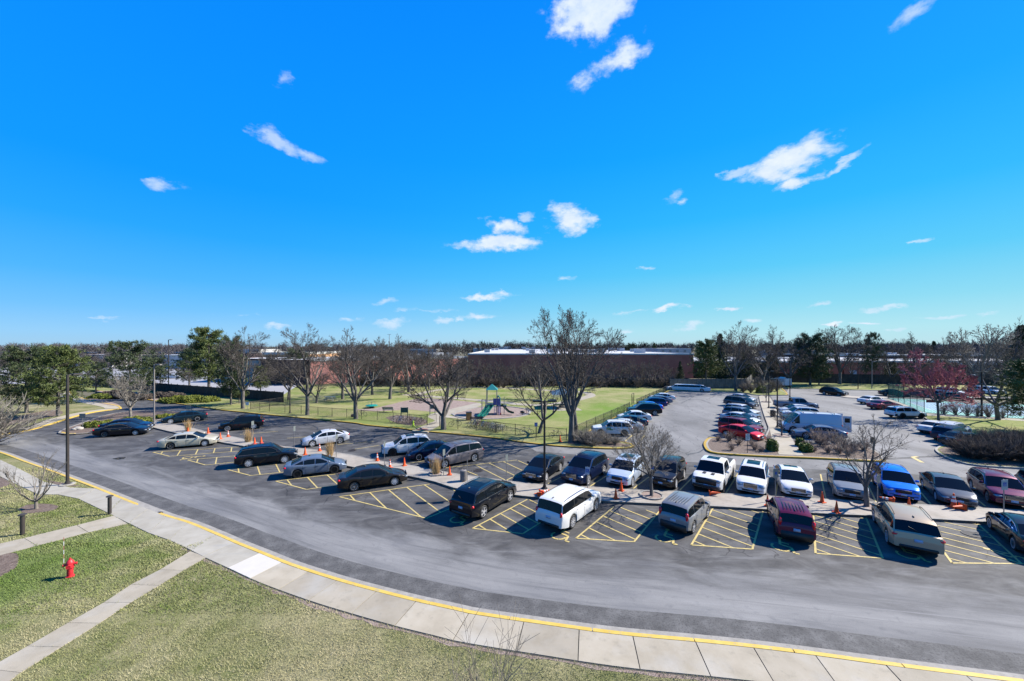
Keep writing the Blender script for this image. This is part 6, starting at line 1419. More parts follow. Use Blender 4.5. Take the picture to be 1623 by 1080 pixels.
lamp_post(244.4, 675, 7.9, 'pale grey lamp post at the tip of the median by the yew mounds', heads=1, m=M_greypole, z=.14)
lamp_post(0, 0, 12.0, 'tall thin lamp post on the pale school lot', heads=1, pos=at(267, 100, 0), r=.11)
lamp_post(40.7, 654, 9.7, 'pale double-headed lamp post before the dark left pine', heads=2, m=M_greypole)
lamp_post(0, 0, 12.0, 'tall thin lamp post behind the bare tree at the board fence', heads=1, pos=at(395.5, 98, 0), r=.10)
lamp_post(863, 774.5, 6.35, 'black double-headed lamp post in the middle of the median', heads=2, m=M_black, z=.14, rz=.05)
lamp_post(1232, 677.7, 6.1, 'black lamp post at the near end of the island walk', heads=1, m=M_black, z=.15, rz=3.1)
lamp_post(1218.5, 647, 6.1, 'black lamp post at the far end of the island walk', heads=2, m=M_black, z=.15)
lamp_post(1252, 629.7, 7.5, 'thin dark lamp post behind the blue pickup', heads=1, m=M_black, z=0)
lamp_post(1174.5, 620, 5.5, 'thin dark lamp post right of the trunk beyond the limousine', heads=1, m=M_black)
lamp_post(1360, 616.5, 6.2, 'slim dark lamp post on the far verge left of the tennis court', heads=1, m=M_black)
lamp_post(1382, 616, 6.5, 'slim grey lamp post on the far verge beside the tennis screen', heads=1, m=M_greypole)
lamp_post(1556, 660, 6.5, 'thick dark light pole inside the shrubs at the tennis fence', heads=2, m=M_black, r=.12)
lamp_post(459.6, 655, 6.0, 'slim dark pole without a visible lamp in the left park lawn', heads=0, m=M_bronze)
for i, (px, Y, h) in enumerate([(617,190,16),(838,230,14),(1276,200,15),(1180,230,14),(890,250,13),(965,240,13)]): lamp_post(0, 0, h, 'distant light pole standing above the flat roofs', heads=2, pos=at(px, Y, 0), r=.13, m=M_greypole, base_=False)

# ------------------------------------------------------------------ signs
def signpost(px, py, H, label, sw=.30, sh=.45, face=0, m=None, lean=(0,0), z=.14, blue=False, pm=None, wheel=False, text=None, pos=None):
    p = U(px, py, z); t = thing('street_sign', label, 'sign', tuple(p), face)
    top = Vector((lean[0], 0, H)); MB().tube((0,0,-.1), top, .028, n=6).build('post', pm or M_galv, t)
    if sw:
        c = top-Vector((0,0,sh/2)); o = MB().box((c.x, -.04, c.z), (sw, .012, sh)).build('sign_panel', m or M_signback, t)
        if blue: MB().box((c.x, -.05, c.z+(0 if wheel else 0)), (sw*.8, .006, min(sh, sw)*.8)).build('blue_field', M_blue_sign, o)
        if wheel:
            w = MB(); q = lambda a, r=.07: (c.x+r*math.cos(a)-.01, -.056, c.z-.02+r*math.sin(a)); w.path([q(R(130+k*30)) for k in range(9)], .008, 4); w.path([(c.x-.02,-.056,c.z+.06), (c.x-.01,-.056,c.z), (c.x+.05,-.056,c.z), (c.x+.07,-.056,c.z-.06)], .008, 4); w.ell((c.x-.02,-.056,c.z+.085), (.013,.005,.013), 6, 4); w.build('wheelchair_symbol', M_white, o)
        if text:
            for k, tx in enumerate(text):
                cu = bpy.data.curves.new('lettering', 'FONT'); cu.body = tx; cu.size = sh*.8/len(text); cu.align_x = 'CENTER'; cu.extrude = .002; e0 = bpy.data.objects.new('lettering_source', cu); COL.objects.link(e0)
                me_ = bpy.data.meshes.new_from_object(e0.evaluated_get(bpy.context.evaluated_depsgraph_get())); bpy.data.objects.remove(e0); me_.materials.clear(); me_.materials.append(M_black)
                e = link('lettering', me_, o); e.location = (c.x, -.053, c.z+sh*.5-sh*.85*(k+1)/len(text)); e.rotation_euler = (R(90), 0, 0)
    return t
signpost(131, 680, 1.9, 'square sign on a post at the left tip of the planted island', .62, .55, .3, m=M_signback)
signpost(299, 664, 1.9, 'grey sign back behind the dark teal sedan', .62, .6, 0)
signpost(392, 651, 1.35, 'small white sign at the corner of the low park fence', .5, .5, .2, m=M_white, z=.12)
signpost(400, 698, 2.1, 'thin parking sign seen almost edge-on beside the left grass clump', .3, .45, 1.3)
signpost(466, 712, 2.3, 'leaning thin parking post in the median between two cones', .3, .5, 1.5, lean=(.0,0))
signpost(533, 724.5, 2.1, 'thin green-grey sign post right of the third grass clump', .3, .45, 1.4)
signpost(609.6, 738, 2.1, 'thin sign post in front of the white crossover', .3, .45, 1.4, lean=(-.1,0))
signpost(703, 754, 2.1, 'sign post just right of the ringed grass clump', .3, .5, 1.1)
signpost(740.6, 762, 1.6, 'short steel post beside the litter bin', 0, 0, 0)
signpost(802.5, 763, 2.05, 'parking sign post left of the black lamp post', .3, .5, .9)
signpost(931, 774, 1.55, 'blue wheelchair parking sign in front of the navy SUV', .30, .55, -.25, m=mat('sign_white_blue', (.45,.52,.62), .5), blue=True, wheel=True)
signpost(1033.6, 789, 2.2, 'small blue sign strapped before the median tree trunk', .24, .3, .2, blue=True)
signpost(1229, 794, 2.15, 'grey parking sign with a blue square beside the plum hatchback', .42, .6, .2, blue=False); 
t_ = [o for o in COL.objects if o.get('label', '').startswith('grey parking sign with a blue')][0]; pn = t_.children[1]; MB().box((0, -.05, 1.85), (.14, .006, .16)).build('blue_field', M_blue_sign, pn)
signpost(1391, 799, 1.9, 'parking sign half hidden behind the right median tree', .3, .5, .3)
signpost(1591, 814.4, 2.1, 'grey-green parking sign with blue wheelchair square at the far right of the median', .46, .62, .12, m=mat('sign_pale', (.42,.47,.47), .5)); 
t_ = [o for o in COL.objects if o.get('label', '').startswith('grey-green parking sign')][0]; pn = t_.children[1]; MB().box((0, -.05, 1.82), (.24, .006, .24)).build('blue_field', M_blue_sign, pn)
w = MB(); w.path([(.06*math.cos(R(130+k*30))-.01, -.058, 1.81+.06*math.sin(R(130+k*30))) for k in range(9)], .007, 4); w.path([(-.02,-.058,1.88),(-.01,-.058,1.82),(.04,-.058,1.82),(.06,-.058,1.76)], .007, 4); w.build('wheelchair_symbol', M_white, pn)
signpost(1184.6, 718, 1.85, 'white sign on a dark post in the left mulched island', .42, .62, .1, m=M_white, pm=M_bronze, text=['NO', 'PARKING', 'FIRE', 'LANE'])
signpost(1384, 726, 1.9, 'dark sign back at the right tip of the mulched island', .42, .55, 3.0, m=M_bronze, pm=M_bronze)
signpost(849.5, 699, 2.0, 'purple-blue sign on a thin post by the leaning bicycle', .34, .42, .1, m=nmat('violet_blue_sign', [(.07,.06,.35),(.5,.5,.65)], 14), pm=M_bronze, z=.12)
signpost(1241, 617, 1.6, 'small white board on the kerb corner before the box trailer', .35, .6, .1, m=M_white, z=.12)
def board_sign(px, py, w, H, ph, label, m):
    p = U(px, py, .12); t = thing('notice_board', label, 'notice board', tuple(p), .1); 
    for sg in (1, -1): MB().box((sg*w/2, 0, H/2), (.11, .11, H)).build('post', M_green if m is M_green else M_galv, t)
    o = MB().box((0, -.03, H-ph/2-.03), (w-.08, .06, ph)).build('panel', m, t); MB().box((0,-.07,H-ph/2), (w-.35,.02,ph-.25)).build('notice', mat('notice_dark', (.02,.10,.08), .3), o)
board_sign(641, 660.5, .95, 1.35, .75, 'dark green notice board on two posts behind the row of bicycles', M_green)
board_sign(685.5, 657, .75, 1.5, .65, 'grey notice board on two posts left of the path apron', M_galv)
# tennis court hanging sign
o = MB().box((0,0,0), (1.3,.03,.42)).build('court_sign', mat('court_sign_maroon', (.22,.05,.05), .6)); o.location = U(1474.5, 635, 1.5)+Vector((-.6,-1.2,-.4)); o.location = U(1474.5, 655, .05)+Vector((0,-.08,1.85)); o.rotation_euler = (0,0,-.12); tag(o, 'dull red sign hung on the tennis fence beside the red-budded tree', 'sign')

# ------------------------------------------------------------------ traffic cones
def cone_mesh(striped=False, H=.72):
    mb = MB(); mb.box((0,0,.02), (.36,.36,.04)); mb.lathe([(.135,.04),(.125,.06),(.028,H),(.018,H+.005)], 14); return mb.mesh('traffic_cone', M_orange, smooth=40)
cm = cone_mesh()
sm_ = MB().lathe([(.100,.30),(.081,.43)], 14, capt=False).lathe([(.068,.50),(.054,.60)], 14, capt=False).mesh('reflective_collar', M_white, smooth=40)
def cone(px, py, label, striped=False, fallen=None, s=1.0, z=.14, black=False):
    o = link('traffic_cone', cm, None, U(px, py, z)); o.scale = (s,)*3; o.rotation_euler = (0,0,px*1.7); tag(o, label, 'traffic cone', 'orange traffic cones')
    if striped: link('reflective_collar', sm_, o)
    if fallen is not None: o.rotation_euler = (0, R(84), fallen); o.location.z += .16
    return o
for a in [(329.8,687,'plain orange cone between the first grass clump and the black SUV'),(349,696,'plain cone nearest the nose of the champagne sedan'),(361.4,692.5,'white-collared cone at the bumper of the black SUV in the upper left stalls',True),(403.6,704,'red-orange cone right of the second grass clump'),(414,703,'small cone behind the second grass clump, right one'),
          (483.6,721,'plain orange cone left of the third grass clump'),(506.4,715,'white-collared cone by the silver sedan',True),(597.8,730.5,'white-collared cone beside the nose of the white crossover',True),(618,742,'pale-collared cone peeking over the brown-black sedan',True),(640.8,738.3,'plain orange cone in front of the navy compact sedan'),
          (712.5,753,'small orange cone right of the ringed grass clump'),(976,790.5,'nearer of two orange cones left of the fan-shaped median tree'),(984.6,778,'farther of two orange cones, at the bumper of the pale blue SUV'),(1216.5,802.5,'plain cone left of the grey parking sign'),(1303,796.5,'orange cone between the older white sedan and the grey SUV'),(1326,812.8,'orange cone on the median edge left of the right tree'),
          (1511.6,805,'tall white-collared cone in front of the charcoal sedan',True)]:
    cone(*a, s=1.28 if a[0] == 1511.6 else .98)
cone(887.7, 700.5, 'red cone on the grass at the park fence corner', z=.12)
cone(298, 684, 'orange cone stuck in the first grass clump', s=.7)
cone(1124, 785, 'fallen cone lying in front of the white pickup', fallen=-.3); cone(1417, 797, 'fallen white-collared cone behind the gold SUV', True, fallen=2.6); cone(1440.7, 803, 'small cone standing behind the gold SUV roof', s=.8)
cone(1526, 808, 'fallen cone with black base showing, beside the tall collared cone', fallen=3.3, s=1.1); o = COL.objects[-1]
MB().box((0,0,-.01), (.42,.42,.03)).build('rubber_base', M_trim, [o for o in COL.objects if o.get('label','').startswith('fallen cone with black')][0])
cone(856, 784.5, 'fallen cone lying at the foot of the black lamp post', True, fallen=.4); cone(860.5, 786, 'second fallen cone in the heap at the black lamp post', fallen=3.5, s=.9); cone(855, 788, 'third fallen cone in the heap, nearest the kerb', True, fallen=1.3, s=.85)

# ------------------------------------------------------------------ bins, hydrant, bollards
def bin_(px, py, label, m, r=.3, H=.95, z=.14, sq=False):
    t = thing('litter_bin', label, 'litter bin', tuple(U(px, py, z)), .3)
    if sq: MB().box((0,0,H/2), (r*1.9, r*1.9, H)).build('body', m, t); MB().box((0,0,H+.04), (r*2.1, r*2.1, .08)).build('lid', M_trim, t)
    else:
        b = MB(); b.lathe([(r*.9,0),(r,.08),(r,H*.9)], 18); b.build('body', m, t, 40); k = MB(); k.lathe([(r*1.06,H*.9),(r*1.06,H*.96),(r*.5,H+.03),(r*.5,H+.0)], 18); k.build('lid', m, t, 40)
        s_ = MB()
        for i in range(24): a = i*6.283/24; s_.box((r*1.01*math.cos(a), r*1.01*math.sin(a), H*.48), (.02, .045, H*.78), rz=a)
        s_.build('slats', m, t)
bin_(734.5, 762.5, 'taupe slatted litter bin on the median beside a steel post', nmat('taupe_bin', [(.20,.185,.175),(.28,.26,.245)], 6), .24, .85)
bin_(1225, 660.5, 'dark litter bin on the island walk between the lamp posts', M_black, .33, .95, .15)
bin_(743, 666, 'square brown and cream wooden bin at the play area corner', nmat('brown_bin', [(.36,.17,.07),(.46,.24,.11)], 4), .36, 1.05, .13, True)
h = thing('fire_hydrant', 'red fire hydrant on the near lawn with a striped marker rod beside it', 'fire hydrant', tuple(U(111, 914.5, .10)), .6)
mb = MB(); mb.lathe([(.15,0),(.15,.05),(.105,.06),(.10,.40),(.135,.41),(.135,.46),(.12,.47),(.115,.60),(.14,.61),(.14,.64),(.12,.68),(.085,.75),(.04,.79),(.035,.84),(.02,.85)], 18); mb.build('barrel', M_redpaint, h, 40)
mb = MB(); mb.tube((0,0,.53), (.0,-.21,.53), .075, n=12); mb.tube((0,-.2,.53), (0,-.24,.53), .088, n=8); mb.build('front_nozzle', M_redpaint, h, 40)
for sg in (1, -1): mb = MB(); mb.tube((0,0,.56), (sg*.18,0,.56), .052, n=10); mb.tube((sg*.17,0,.56), (sg*.22,0,.56), .062, n=6); mb.build('side_nozzle', M_redpaint, h, 40)
for i in range(8): a = i*6.283/8; MB().tube((.125*math.cos(a),.125*math.sin(a),.395), (.125*math.cos(a),.125*math.sin(a),.475), .014, n=6).build('bolt', M_redpaint, h)
t = thing('hydrant_marker', 'thin striped marker rod standing behind the hydrant', 'marker', tuple(U(101, 899, .10)))
for k in range(7): MB().tube((0,0,k*.2), (0,0,k*.2+.2), .012, n=6).build('rod_section', M_white if k % 2 else mat('rod_red', (.45,.2,.15), .6), t)
def bollard(px, py, label):
    t = thing('bollard_light', label, 'bollard light', tuple(U(px, py, .12)), .4, 'bollard lights by the lawn path'); MB().tube((0,0,0), (0,0,1.0), .095, n=14).build('post', M_bronze, t, 40)
    mb = MB(); mb.lathe([(.06,1.0),(.06,1.06)], 12); mb.build('lamp', mat('bollard_lens', (.45,.45,.42), .4), t); mb = MB(); mb.lathe([(.17,1.06),(.17,1.10),(.10,1.13)], 16); mb.build('cap', M_bronze, t, 40)
bollard(173.8, 814.5, 'bollard light at the corner where the lawn path meets the pavement'); bollard(35.6, 847, 'bollard light on the lawn edge left of the small tree ring')
# ring kerbs round the median trees and grass
def ring(px, py, r, label, z=.14, nm='tree_ring'):
    t = thing(nm, label, 'kerb ring', tuple(U(px, py, z)))
    for k in range(6):
        a0, a1 = R(k*60+2), R(k*60+58); n = 6; mb = MB(); A = [Vector((r*math.cos(a0+(a1-a0)*i/n), r*math.sin(a0+(a1-a0)*i/n))) for i in range(n+1)]; B = [p*(1-.12/r) for p in A]; mb.strip(A, B, 0, .09); mb.build('ring_stone', M_kerb, t)
    mb = MB(); mb.prism([((r-.12)*math.cos(R(a)), (r-.12)*math.sin(R(a))) for a in range(0, 360, 15)], 0, .03); mb.build('mulch_fill', M_playmulch, t)
ring(1032.6, 786, .80, 'concrete ring of blocks round the fan-shaped median tree'); ring(1373.5, 803, .80, 'concrete ring of blocks round the thin right median tree'); ring(691, 751.5, .62, 'concrete ring of blocks round the dry grass clump'); ring(1239, 691, .85, 'concrete ring round the small dark tree in the island walk', .15); ring(1214.3, 637.5, .8, 'concrete ring round the small tree at the far end of the walk', .15)

# ------------------------------------------------------------------ park furniture
def picnic(px, py, label, rz=0, m=None):
    m = m or M_galv; t = thing('picnic_table', label, 'picnic table', tuple(U(px, py, .126)), rz)
    MB().box((0,0,.74), (1.9,.78,.05)).build('tabletop', m, t)
    for sg in (1,-1): MB().box((0,sg*.68,.44), (1.9,.27,.045)).build('seat', m, t)
    for x in (-.65,.65):
        mb = MB(); mb.tube((x,-.62,0), (x,-.15,.73), .03, n=5); mb.tube((x,.62,0), (x,.15,.73), .03, n=5); mb.tube((x,-.75,.42), (x,.75,.42), .03, n=5); mb.build('leg_frame', m, t)
picnic(523, 635.5, 'pale picnic table under bare trees at the left of the park', .2); picnic(886, 648, 'picnic table on the pad under the blue canopy, left one', .3, M_bronze); picnic(900, 645.5, 'picnic table on the pad under the blue canopy, right one', -.2, M_bronze)
picnic(883, 632.5, 'pale picnic table behind the blue canopy', .1); picnic(937, 622.5, 'picnic table at the curve of the loop path', .4, M_bronze); picnic(866, 643.5, 'dark picnic table at the left rim of the shelter pad', .6, M_bronze)
def bench(px, py, label, rz=0, m=None):
    m = m or M_green; t = thing('park_bench', label, 'bench', tuple(U(px, py, .126)), rz)
    for k in range(4): MB().box((0,-.12+k*.11,.45), (1.7,.09,.035)).build('seat_slat', m, t)
    for k in range(3): MB().box((0,.30+k*.02,.58+k*.12), (1.7,.035,.09)).build('back_slat', m, t)
    for x in (-.7,.7): mb = MB(); mb.tube((x,-.1,0), (x,-.1,.44), .03, n=5); mb.tube((x,.22,0), (x,.34,.86), .03, n=5); mb.tube((x,-.14,.43), (x,.28,.43), .025, n=5); mb.build('leg_frame', M_black, t)
bench(615.5, 653.5, 'dark green slatted bench at the near rim of the play pit', 3.1); bench(639, 626, 'dark bench at the left end of the loop path', 1.2, M_bronze); bench(755, 670, 'dark bench behind the heap of bicycles', 3.2, M_bronze); bench(841, 656, 'grey bench at the right rim of the play area', 2.2, M_galv); bench(908, 627, 'dark bench on the loop path behind the tall tree', .4, M_bronze)
t = thing('shelter', 'blue pyramid canopy on a single post over the picnic pad', 'shelter', tuple(U(891.5, 645.5, .126)))
mb = MB(); hw = 1.95; hz = 2.35
mb.add([(-hw,-hw,hz),(hw,-hw,hz),(hw,hw,hz),(-hw,hw,hz),(0,0,3.25),(0,0,3.17)], [(0,1,4),(1,2,4),(2,3,4),(3,0,4),(1,0,5),(2,1,5),(3,2,5),(0,3,5)]); mb.build('canopy', nmat('blue_canopy', [(.045,.12,.20),(.07,.16,.25)], 2), t); MB().tube((0,0,0),(0,0,3.15),.06,n=8).build('post', M_galv, t)
t = thing('merry_go_round', 'green domed spinner disc in the left of the play pit', 'spinner', tuple(U(589, 646.5, .126)))
mb = MB(); mb.lathe([(.95,.30),(1.0,.38),(.85,.46),(.2,.52)], 20); mb.build('disc', M_slide, t, 40); MB().tube((0,0,0),(0,0,.34),.35,n=10).build('pivot', M_black, t)
mb = MB()
for k in range(4): a = k*1.57+.4; mb.path([(.5*math.cos(a),.5*math.sin(a),.48),(.6*math.cos(a),.6*math.sin(a),1.0),(.15*math.cos(a),.15*math.sin(a),1.05)], .025, 5)
mb.build('hand_rail', M_galv, t)
t = thing('play_ball', 'small dark steel spring toy near the grey bench of the play area', 'spring toy', tuple(U(828, 658, .125))); mb = MB(); mb.ell((0,0,.45), (.38,.2,.2), 8, 6); mb.build('seat', M_black, t, 50); mb = MB(); mb.tube((0,0,0),(0,0,.3),.1,n=8); mb.build('spring', M_galv, t)
# play tower
pt_ = thing('play_tower', 'green-roofed play tower with twin slides in the mulched play area', 'playground', tuple(U(783, 656, .125)), 0)
px_ = 60.0/FP
def dx(a): return (a-783)*59.5/FP
mb = MB()
for x, y in ((dx(772),-.8),(dx(787.5),-.8),(dx(787.5),.75),(dx(772),.75)): 
    MB().tube((x,y,0),(x,y,3.75),.055,n=6).build('post', M_galv, pt_)
xa, xb = dx(770.5), dx(789); zc = 3.7; mb = MB(); mb.add([(xa,-1,zc),(xb,-1,zc),(xb,.95,zc),(xa,.95,zc),((xa+xb)/2,0,zc+.85),((xa+xb)/2,0,zc-.03)], [(0,1,4),(1,2,4),(2,3,4),(3,0,4),(1,0,5),(2,1,5),(3,2,5),(0,3,5)]); mb.build('roof', M_teal, pt_)
MB().box(((dx(772)+dx(787.5))/2,0,1.45), (dx(787.5)-dx(772)+.1,1.6,.08)).build('deck', M_black, pt_)
MB().box((dx(795),0,1.25), (1.5,1.5,.08)).build('deck', M_black, pt_)
for x0, x1, nm in ((dx(782),dx(787),'panel'),(dx(787.5),dx(793),'panel')): MB().box(((x0+x1)/2,-.82,1.95), (x1-x0,.06,.95)).build(nm, M_blueplay, pt_)
mb = MB(); mb.path([(dx(788),-.6,1.3),(dx(788),-.6,2.5),(dx(790),-.6,2.85),(dx(792.5),-.6,2.5),(dx(792.5),-.6,1.3)], .1, 6); mb.build('tunnel_arch', M_teal, pt_)
for x in (dx(787.8),dx(790),dx(793),dx(799)): 
    for y in (-.75,.7): MB().tube((x,y,0),(x,y,2.5 if x > dx(795) else 1.9),.04,n=5).build('post', M_galv if x > dx(795) else M_blueplay, pt_)
MB().path([(dx(793),-.75,2.45),(dx(799),-.75,2.45)], .03, 5).build('climbing_bar', M_galv, pt_)
def slide(pts, w, label_m, n=1):
    mb = MB(); P = [Vector(p) for p in pts]
    for a, b in zip(P, P[1:]):
        d = (b-a).normalized(); s_ = Vector((d.y,-d.x,0)).normalized()*w/2 if abs(d.z) < .99 else Vector((w/2,0,0)); u = Vector((0,0,.2))
        mb.add([a+s_+u,a+s_,a-s_,a-s_+u,b+s_+u,b+s_,b-s_,b-s_+u], [(0,1,5,4),(1,2,6,5),(2,3,7,6),(4,5,1,0),(5,6,2,1),(6,7,3,2)])
    return mb
for off in (0, -.62):
    x0 = dx(775)-off; slide([(x0,-.85,1.45),(x0-.25,-1.4,1.15),(x0-.75,-2.4,.55),(x0-1.05,-3.1,.28),(x0-1.2,-3.6,.22)], .5, None).build('slide', M_slide, pt_)
slide([(dx(794),-.3,1.3),(dx(797),-.4,1.25),(dx(801),-.6,.85),(dx(806),-.8,.4),(dx(811.5),-1.0,.26),(dx(814),-1.05,.24)], .5, None).build('slide', M_green, pt_)
mb = MB()
for k in range(5): mb.path([(dx(763)+.15*k, -.5, .15+.28*k), (dx(766)+.1*k, .5, .15+.28*k)], .04, 5)
for x, y in ((dx(764),-.5),(dx(770),-.5),(dx(764),.5),(dx(770),.5)): mb.tube((x,y,0),(x,y,2.2),.03,n=5)
mb.path([(dx(764),-.5,2.2),(dx(770),-.5,2.2)], .03, 5); mb.build('stair_frame', M_blueplay, pt_)
mb = MB()
for k in range(6): mb.tube((dx(784),-1.3+.08*k,.2+.22*k),(dx(792),-1.3+.08*k,.2+.22*k),.025,n=5)
for x in (dx(784),dx(792)): mb.tube((x,-1.35,0),(x,-.85,1.4),.03,n=5)
mb.build('ladder', M_blueplay, pt_)
o = MB().box((0,0,0), (.18,.18,.3)).build('toy_bucket', mat('toy_red', (.7,.06,.08), .5)); o.location = U(793.5, 655, .4); o.location.z = .28; tag(o, 'small red toy left under the play tower', 'toy')
# child-shaped caution figure
t = thing('caution_figure', 'neon yellow child-shaped caution figure holding a red flag at the kerb', 'safety figure', tuple(U(655, 678, .12)), .2); MN = mat('neon_yellow_plastic', (.50,.75,.03), .5)
mb = MB(); mb.tube((-.02,0,.35),(0,0,.62),.10,.08,n=10); mb.tube((-.03,0,.38),(-.14,0,.16),.065,.05,n=8); mb.tube((-.14,0,.16),(-.17,0,.0),.05,.04,n=8); mb.tube((.02,0,.38),(.13,0,.18),.065,.05,n=8); mb.tube((.13,0,.18),(.16,0,.0),.05,.04,n=8); mb.tube((.0,0,.6),(-.16,0,.70),.04,.03,n=8); mb.tube((0,0,.58),(.15,0,.46),.04,.03,n=8); mb.ell((.01,0,.75), (.10,.08,.12), 12, 8); mb.build('body', MN, t, 50)
mb = MB(); mb.tube((-.16,0,.62),(-.24,0,1.1),.01,n=5); mb.build('flag_pole', M_black, t); MB().box((-.33,0,1.0), (.2,.01,.17)).build('flag', mat('flag_red', (.85,.08,.05), .6), t)
# bicycles
def bicycle(label=None, group=None):
    t = thing('bicycle', label, 'bicycle', (0,0,0), 0, group)
    for x in (-.52,.52):
        mb = MB(); n = 18; mb.path([(x+.33*math.cos(6.283*i/n), 0, .34+.33*math.sin(6.283*i/n)) for i in range(n+1)], .022, 4); w = mb.build('wheel', M_tyre, t)
        mb = MB(); 
        for i in range(8): mb.tube((x,0,.34),(x+.32*math.cos(i*.785),0,.34+.32*math.sin(i*.785)), .005, n=3)
        mb.tube((x,-.05,.34),(x,.05,.34),.03,n=6); mb.build('spokes', M_galv, w)
    mb = MB(); A, B, C_, D = (-.52,0,.34), (-.08,0,.30), (-.22,0,.78), (.38,0,.78); mb.path([A,B,C_,A], .018, 5); mb.path([C_,D,B], .02, 5); mb.path([(.52,0,.34),(.36,0,.92)], .018, 5); mb.build('frame', mat('bike_paint', (.35,.36,.40), .4, .3), t)
    mb = MB(); mb.path([(.30,-.26,.98),(.37,-.1,.95),(.37,.1,.95),(.30,.26,.98)], .016, 5); mb.build('handlebar', M_black, t); mb = MB(); mb.ell((-.25,0,.88), (.14,.07,.035), 8, 5); mb.tube((-.22,0,.78),(-.24,0,.88),.015,n=5); mb.build('saddle', M_black, t)
    return t
bk = bicycle('bicycle with a pale frame leaning at the low fence by the purple sign', 'bicycles parked at the park fence'); bk.location = U(835, 689, .12); bk.rotation_euler = (R(12),0,-.25)
cols = [mat('bike_'+n_, c_, .4, .3) for n_, c_ in (('silver',(.5,.5,.52)),('violet',(.28,.16,.42)),('blue',(.03,.12,.4)),('dark',(.03,.03,.035)),('pink',(.6,.2,.35)),('teal',(.02,.3,.35)))]
def bike(px, py, rz, label, ci):
    c = copy_thing(bk, tuple(U(px, py, .12)), 0, label=label, group='bicycles parked at the park fence'); c.rotation_euler = (R(10), 0, rz)
    for ch in c.children:
        if ch.name.startswith('frame'): ch.material_slots[0].link = 'OBJECT'; ch.material_slots[0].material = cols[ci]
bike(721, 676, .4, 'bicycle alone between the slim tree and the heap of bicycles', 3); bike(879.5, 694, .5, 'bicycle beside the red cone at the fence corner', 3); bike(575, 659.5, -.4, 'dark bicycle leaning on the tree left of the green notice board', 3)
rg = random.Random(4)
for k in range(7): bike(626+k*7.2, 670+k*.25, 1.1+rg.uniform(-.4,.4), 'bicycle in the rack on the small mulch bed', rg.choice([0,3,3,2,3]))
for k in range(16): bike(748+k*3.1, 675+k*.62+rg.uniform(-.4,.4), 1.0+rg.uniform(-.35,.35), 'bicycle in the packed heap along the fence below the play area', rg.choice([0,0,1,1,2,0,4,3]))
mb = MB(); L0 = U(746, 677, .12); L1 = U(797, 688, .12); mb.tube(L0+Vector((0,0,.8)), L1+Vector((0,0,.8)), .025, n=5)
for k in range(6): p = L0.lerp(L1, k/5); mb.tube(p, p+Vector((0,0,.8)), .025, n=5)
o = mb.build('bicycle_rack', M_galv); tag(o, 'long steel rack holding the packed bicycles', 'bicycle rack')
# rocks, trailer, dog waste box etc.
for x, y, s_, lb in [(124,681,.55,'pale round boulder at the left tip of the planted island'),(233,668,.35,'pale stone between the yew mounds and the lamp post'),(117,682,.3,'small stone left of the pale boulder')]:
    mb = MB(); mb.ell((0,0,.1), (s_, s_*.7, s_*.5), 12, 8, jit=.12, rng=random.Random(int(x))); o = mb.build('boulder', M_rock, None, 60); o.location = U(x, y, .13); tag(o, lb, 'rock')
t = thing('box_trailer', 'white box trailer with its roof hatch propped open on the far verge', 'trailer', tuple(U(1248.5, 614.5, .05)), .15)
MB().box((0,1.4,1.35), (2.0,3.0,1.7)).build('body', PAINT['white'], t); MB().box((0,.4,.42), (1.9,1.0,.25)).build('chassis', M_trim, t); MB().box((-.5,1.2,2.35), (.8,1.6,.06), ry=-.35).build('hatch', M_white, t)
for x in (-.85,.85): MB().lathe([(.33,-.1),(.33,.1)], 14, (x,.4,.33), 'X').build('wheel', M_tyre, t)
for sg in (1,-1): MB().box((sg*.5,-.12,1.35), (.9,.04,1.5)).build('rear_door', PAINT['ice_white'], t)
# utility box on the lawn
o = MB().box((0,0,.2),(.7,.5,.4)).build('utility_box', M_bronze); o.location = U(323+2, 660, .12); o.location = U(561, 661, .12); tag(o, 'low dark utility box on the lawn at the low fence', 'utility box')

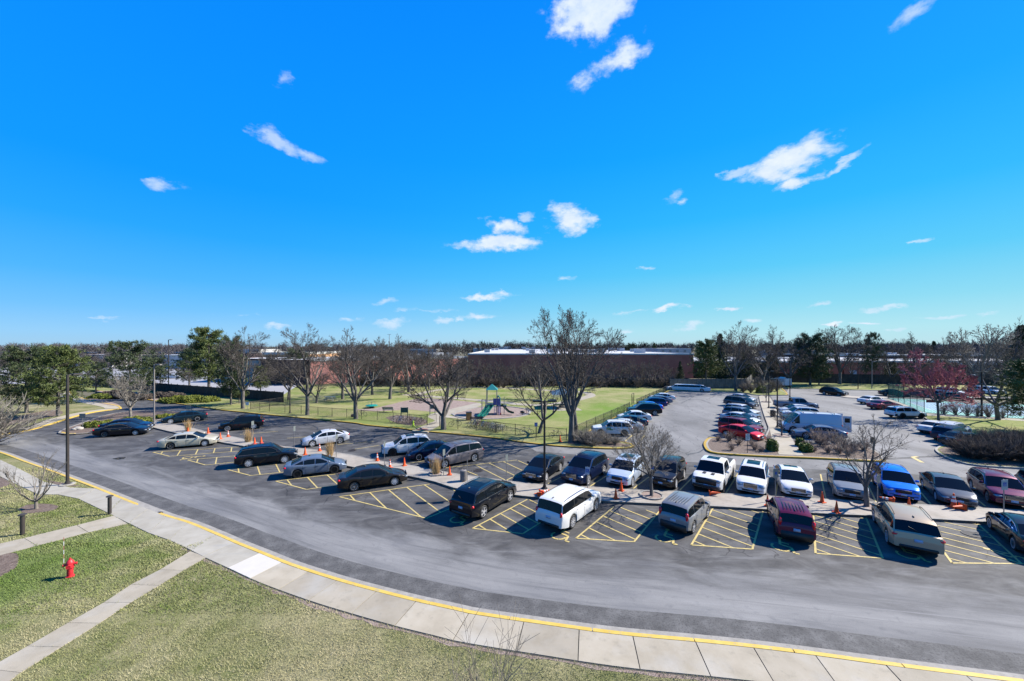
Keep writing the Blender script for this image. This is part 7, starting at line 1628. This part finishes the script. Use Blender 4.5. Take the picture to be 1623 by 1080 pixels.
# ------------------------------------------------------------------ near turf: blades and straw
def inside(poly, x, y):
    n = len(poly); r = np.zeros(len(x), bool); j = n-1
    for i in range(n):
        xi, yi = poly[i]; xj, yj = poly[j]
        c = ((yi > y) != (yj > y)) & (x < (xj-xi)*(y-yi)/((yj-yi)+1e-12)+xi); r ^= c; j = i
    return r
def turf():
    rs = np.random.RandomState(2); out = []
    excl = []
    for o in walk.children:
        if o.type == 'MESH' and o.name.startswith('paving_slab'):
            v = [o.data.vertices[i].co for f in o.data.polygons if f.normal.z > .9 for i in f.vertices]
            if o.data.polygons[0].normal.z > .9: excl.append([(o.data.vertices[i].co.x, o.data.vertices[i].co.y) for i in o.data.polygons[0].vertices])
    C_ = [p for p in K]; kx = np.array([p.x for p in C_]); ky = np.array([p.y for p in C_]); inner_off = offset(K, 1.64); wx = np.array([p.x for p in inner_off]); wy = np.array([p.y for p in inner_off])
    order = np.argsort(kx); order2 = np.argsort(wx)
    for (xa, xb, ya, yb, dens) in [(-26, 10, 8.5, 14.5, 1300), (-36, 6, 14.5, 20.5, 750), (-62, -8, 20.5, 33, 330)]:
        n = int((xb-xa)*(yb-ya)*dens); x = rs.uniform(xa, xb, n); y = rs.uniform(ya, yb, n)
        vis = (np.abs(x) < y*1.36); x, y = x[vis], y[vis]
        kk = np.interp(x, kx[order], ky[order])-.25; ww = np.interp(x, wx[order2], wy[order2]); lim = np.where(x > -16.2, ww, kk); ok = y < lim; x, y = x[ok], y[ok]
        bad = np.zeros(len(x), bool)
        for p in excl: bad |= inside(p, x, y)
        for nm in ('mulch_ring', 'mulch_bed', 'bare_soil_strip'):
            for o in [o for o in COL.objects if o.name.split('.')[0] == nm and o.type == 'MESH']:
                p = [(v.co.x, v.co.y) for v in o.data.vertices][len(o.data.vertices)//2:]; bad |= inside(p, x, y)
        x, y = x[~bad], y[~bad]; n = len(x)
        # thinner, tufted patches
        tuft = np.sin(x*2.3+np.sin(y*3.1)*1.5)*np.sin(y*2.7+np.cos(x*1.9)*1.4); keep = rs.uniform(size=n) < .72+.28*tuft; x, y = x[keep], y[keep]; n = len(x)
        a = rs.uniform(0, 6.28, n); h = rs.uniform(.035, .085, n)*(1+.2*(y > 15)); w = .008+.005*(y > 15)+.006*(y > 20); ln = rs.uniform(.2, 1.25, n)*h
        b = np.stack([x, y, np.full(n, .09)], 1); s_ = np.stack([-np.sin(a), np.cos(a), np.zeros(n)], 1)*w[:, None]; t = b+np.stack([np.cos(a)*ln, np.sin(a)*ln, h], 1); out.append(np.stack([b-s_, b+s_, t], 1).reshape(-1, 3))
    V = np.concatenate(out); o = link('grass', tri_mesh('grass', V, M_blade)); o['kind'] = 'stuff'; return len(V)//3
turf()
tot = sum(sum(len(p.vertices)-2 for p in m.polygons) for m in bpy.data.meshes)

relabel('bicycles parked at the park fence', '%s bicycle from the left along the low park fence')
for i, o in enumerate(sorted([o for o in COL.objects if o.get('label','').startswith('distant light pole')], key=lambda o: o.location.x/o.location.y)): o['label'] = ordn(i)+' distant light pole from the left above the flat roofs'
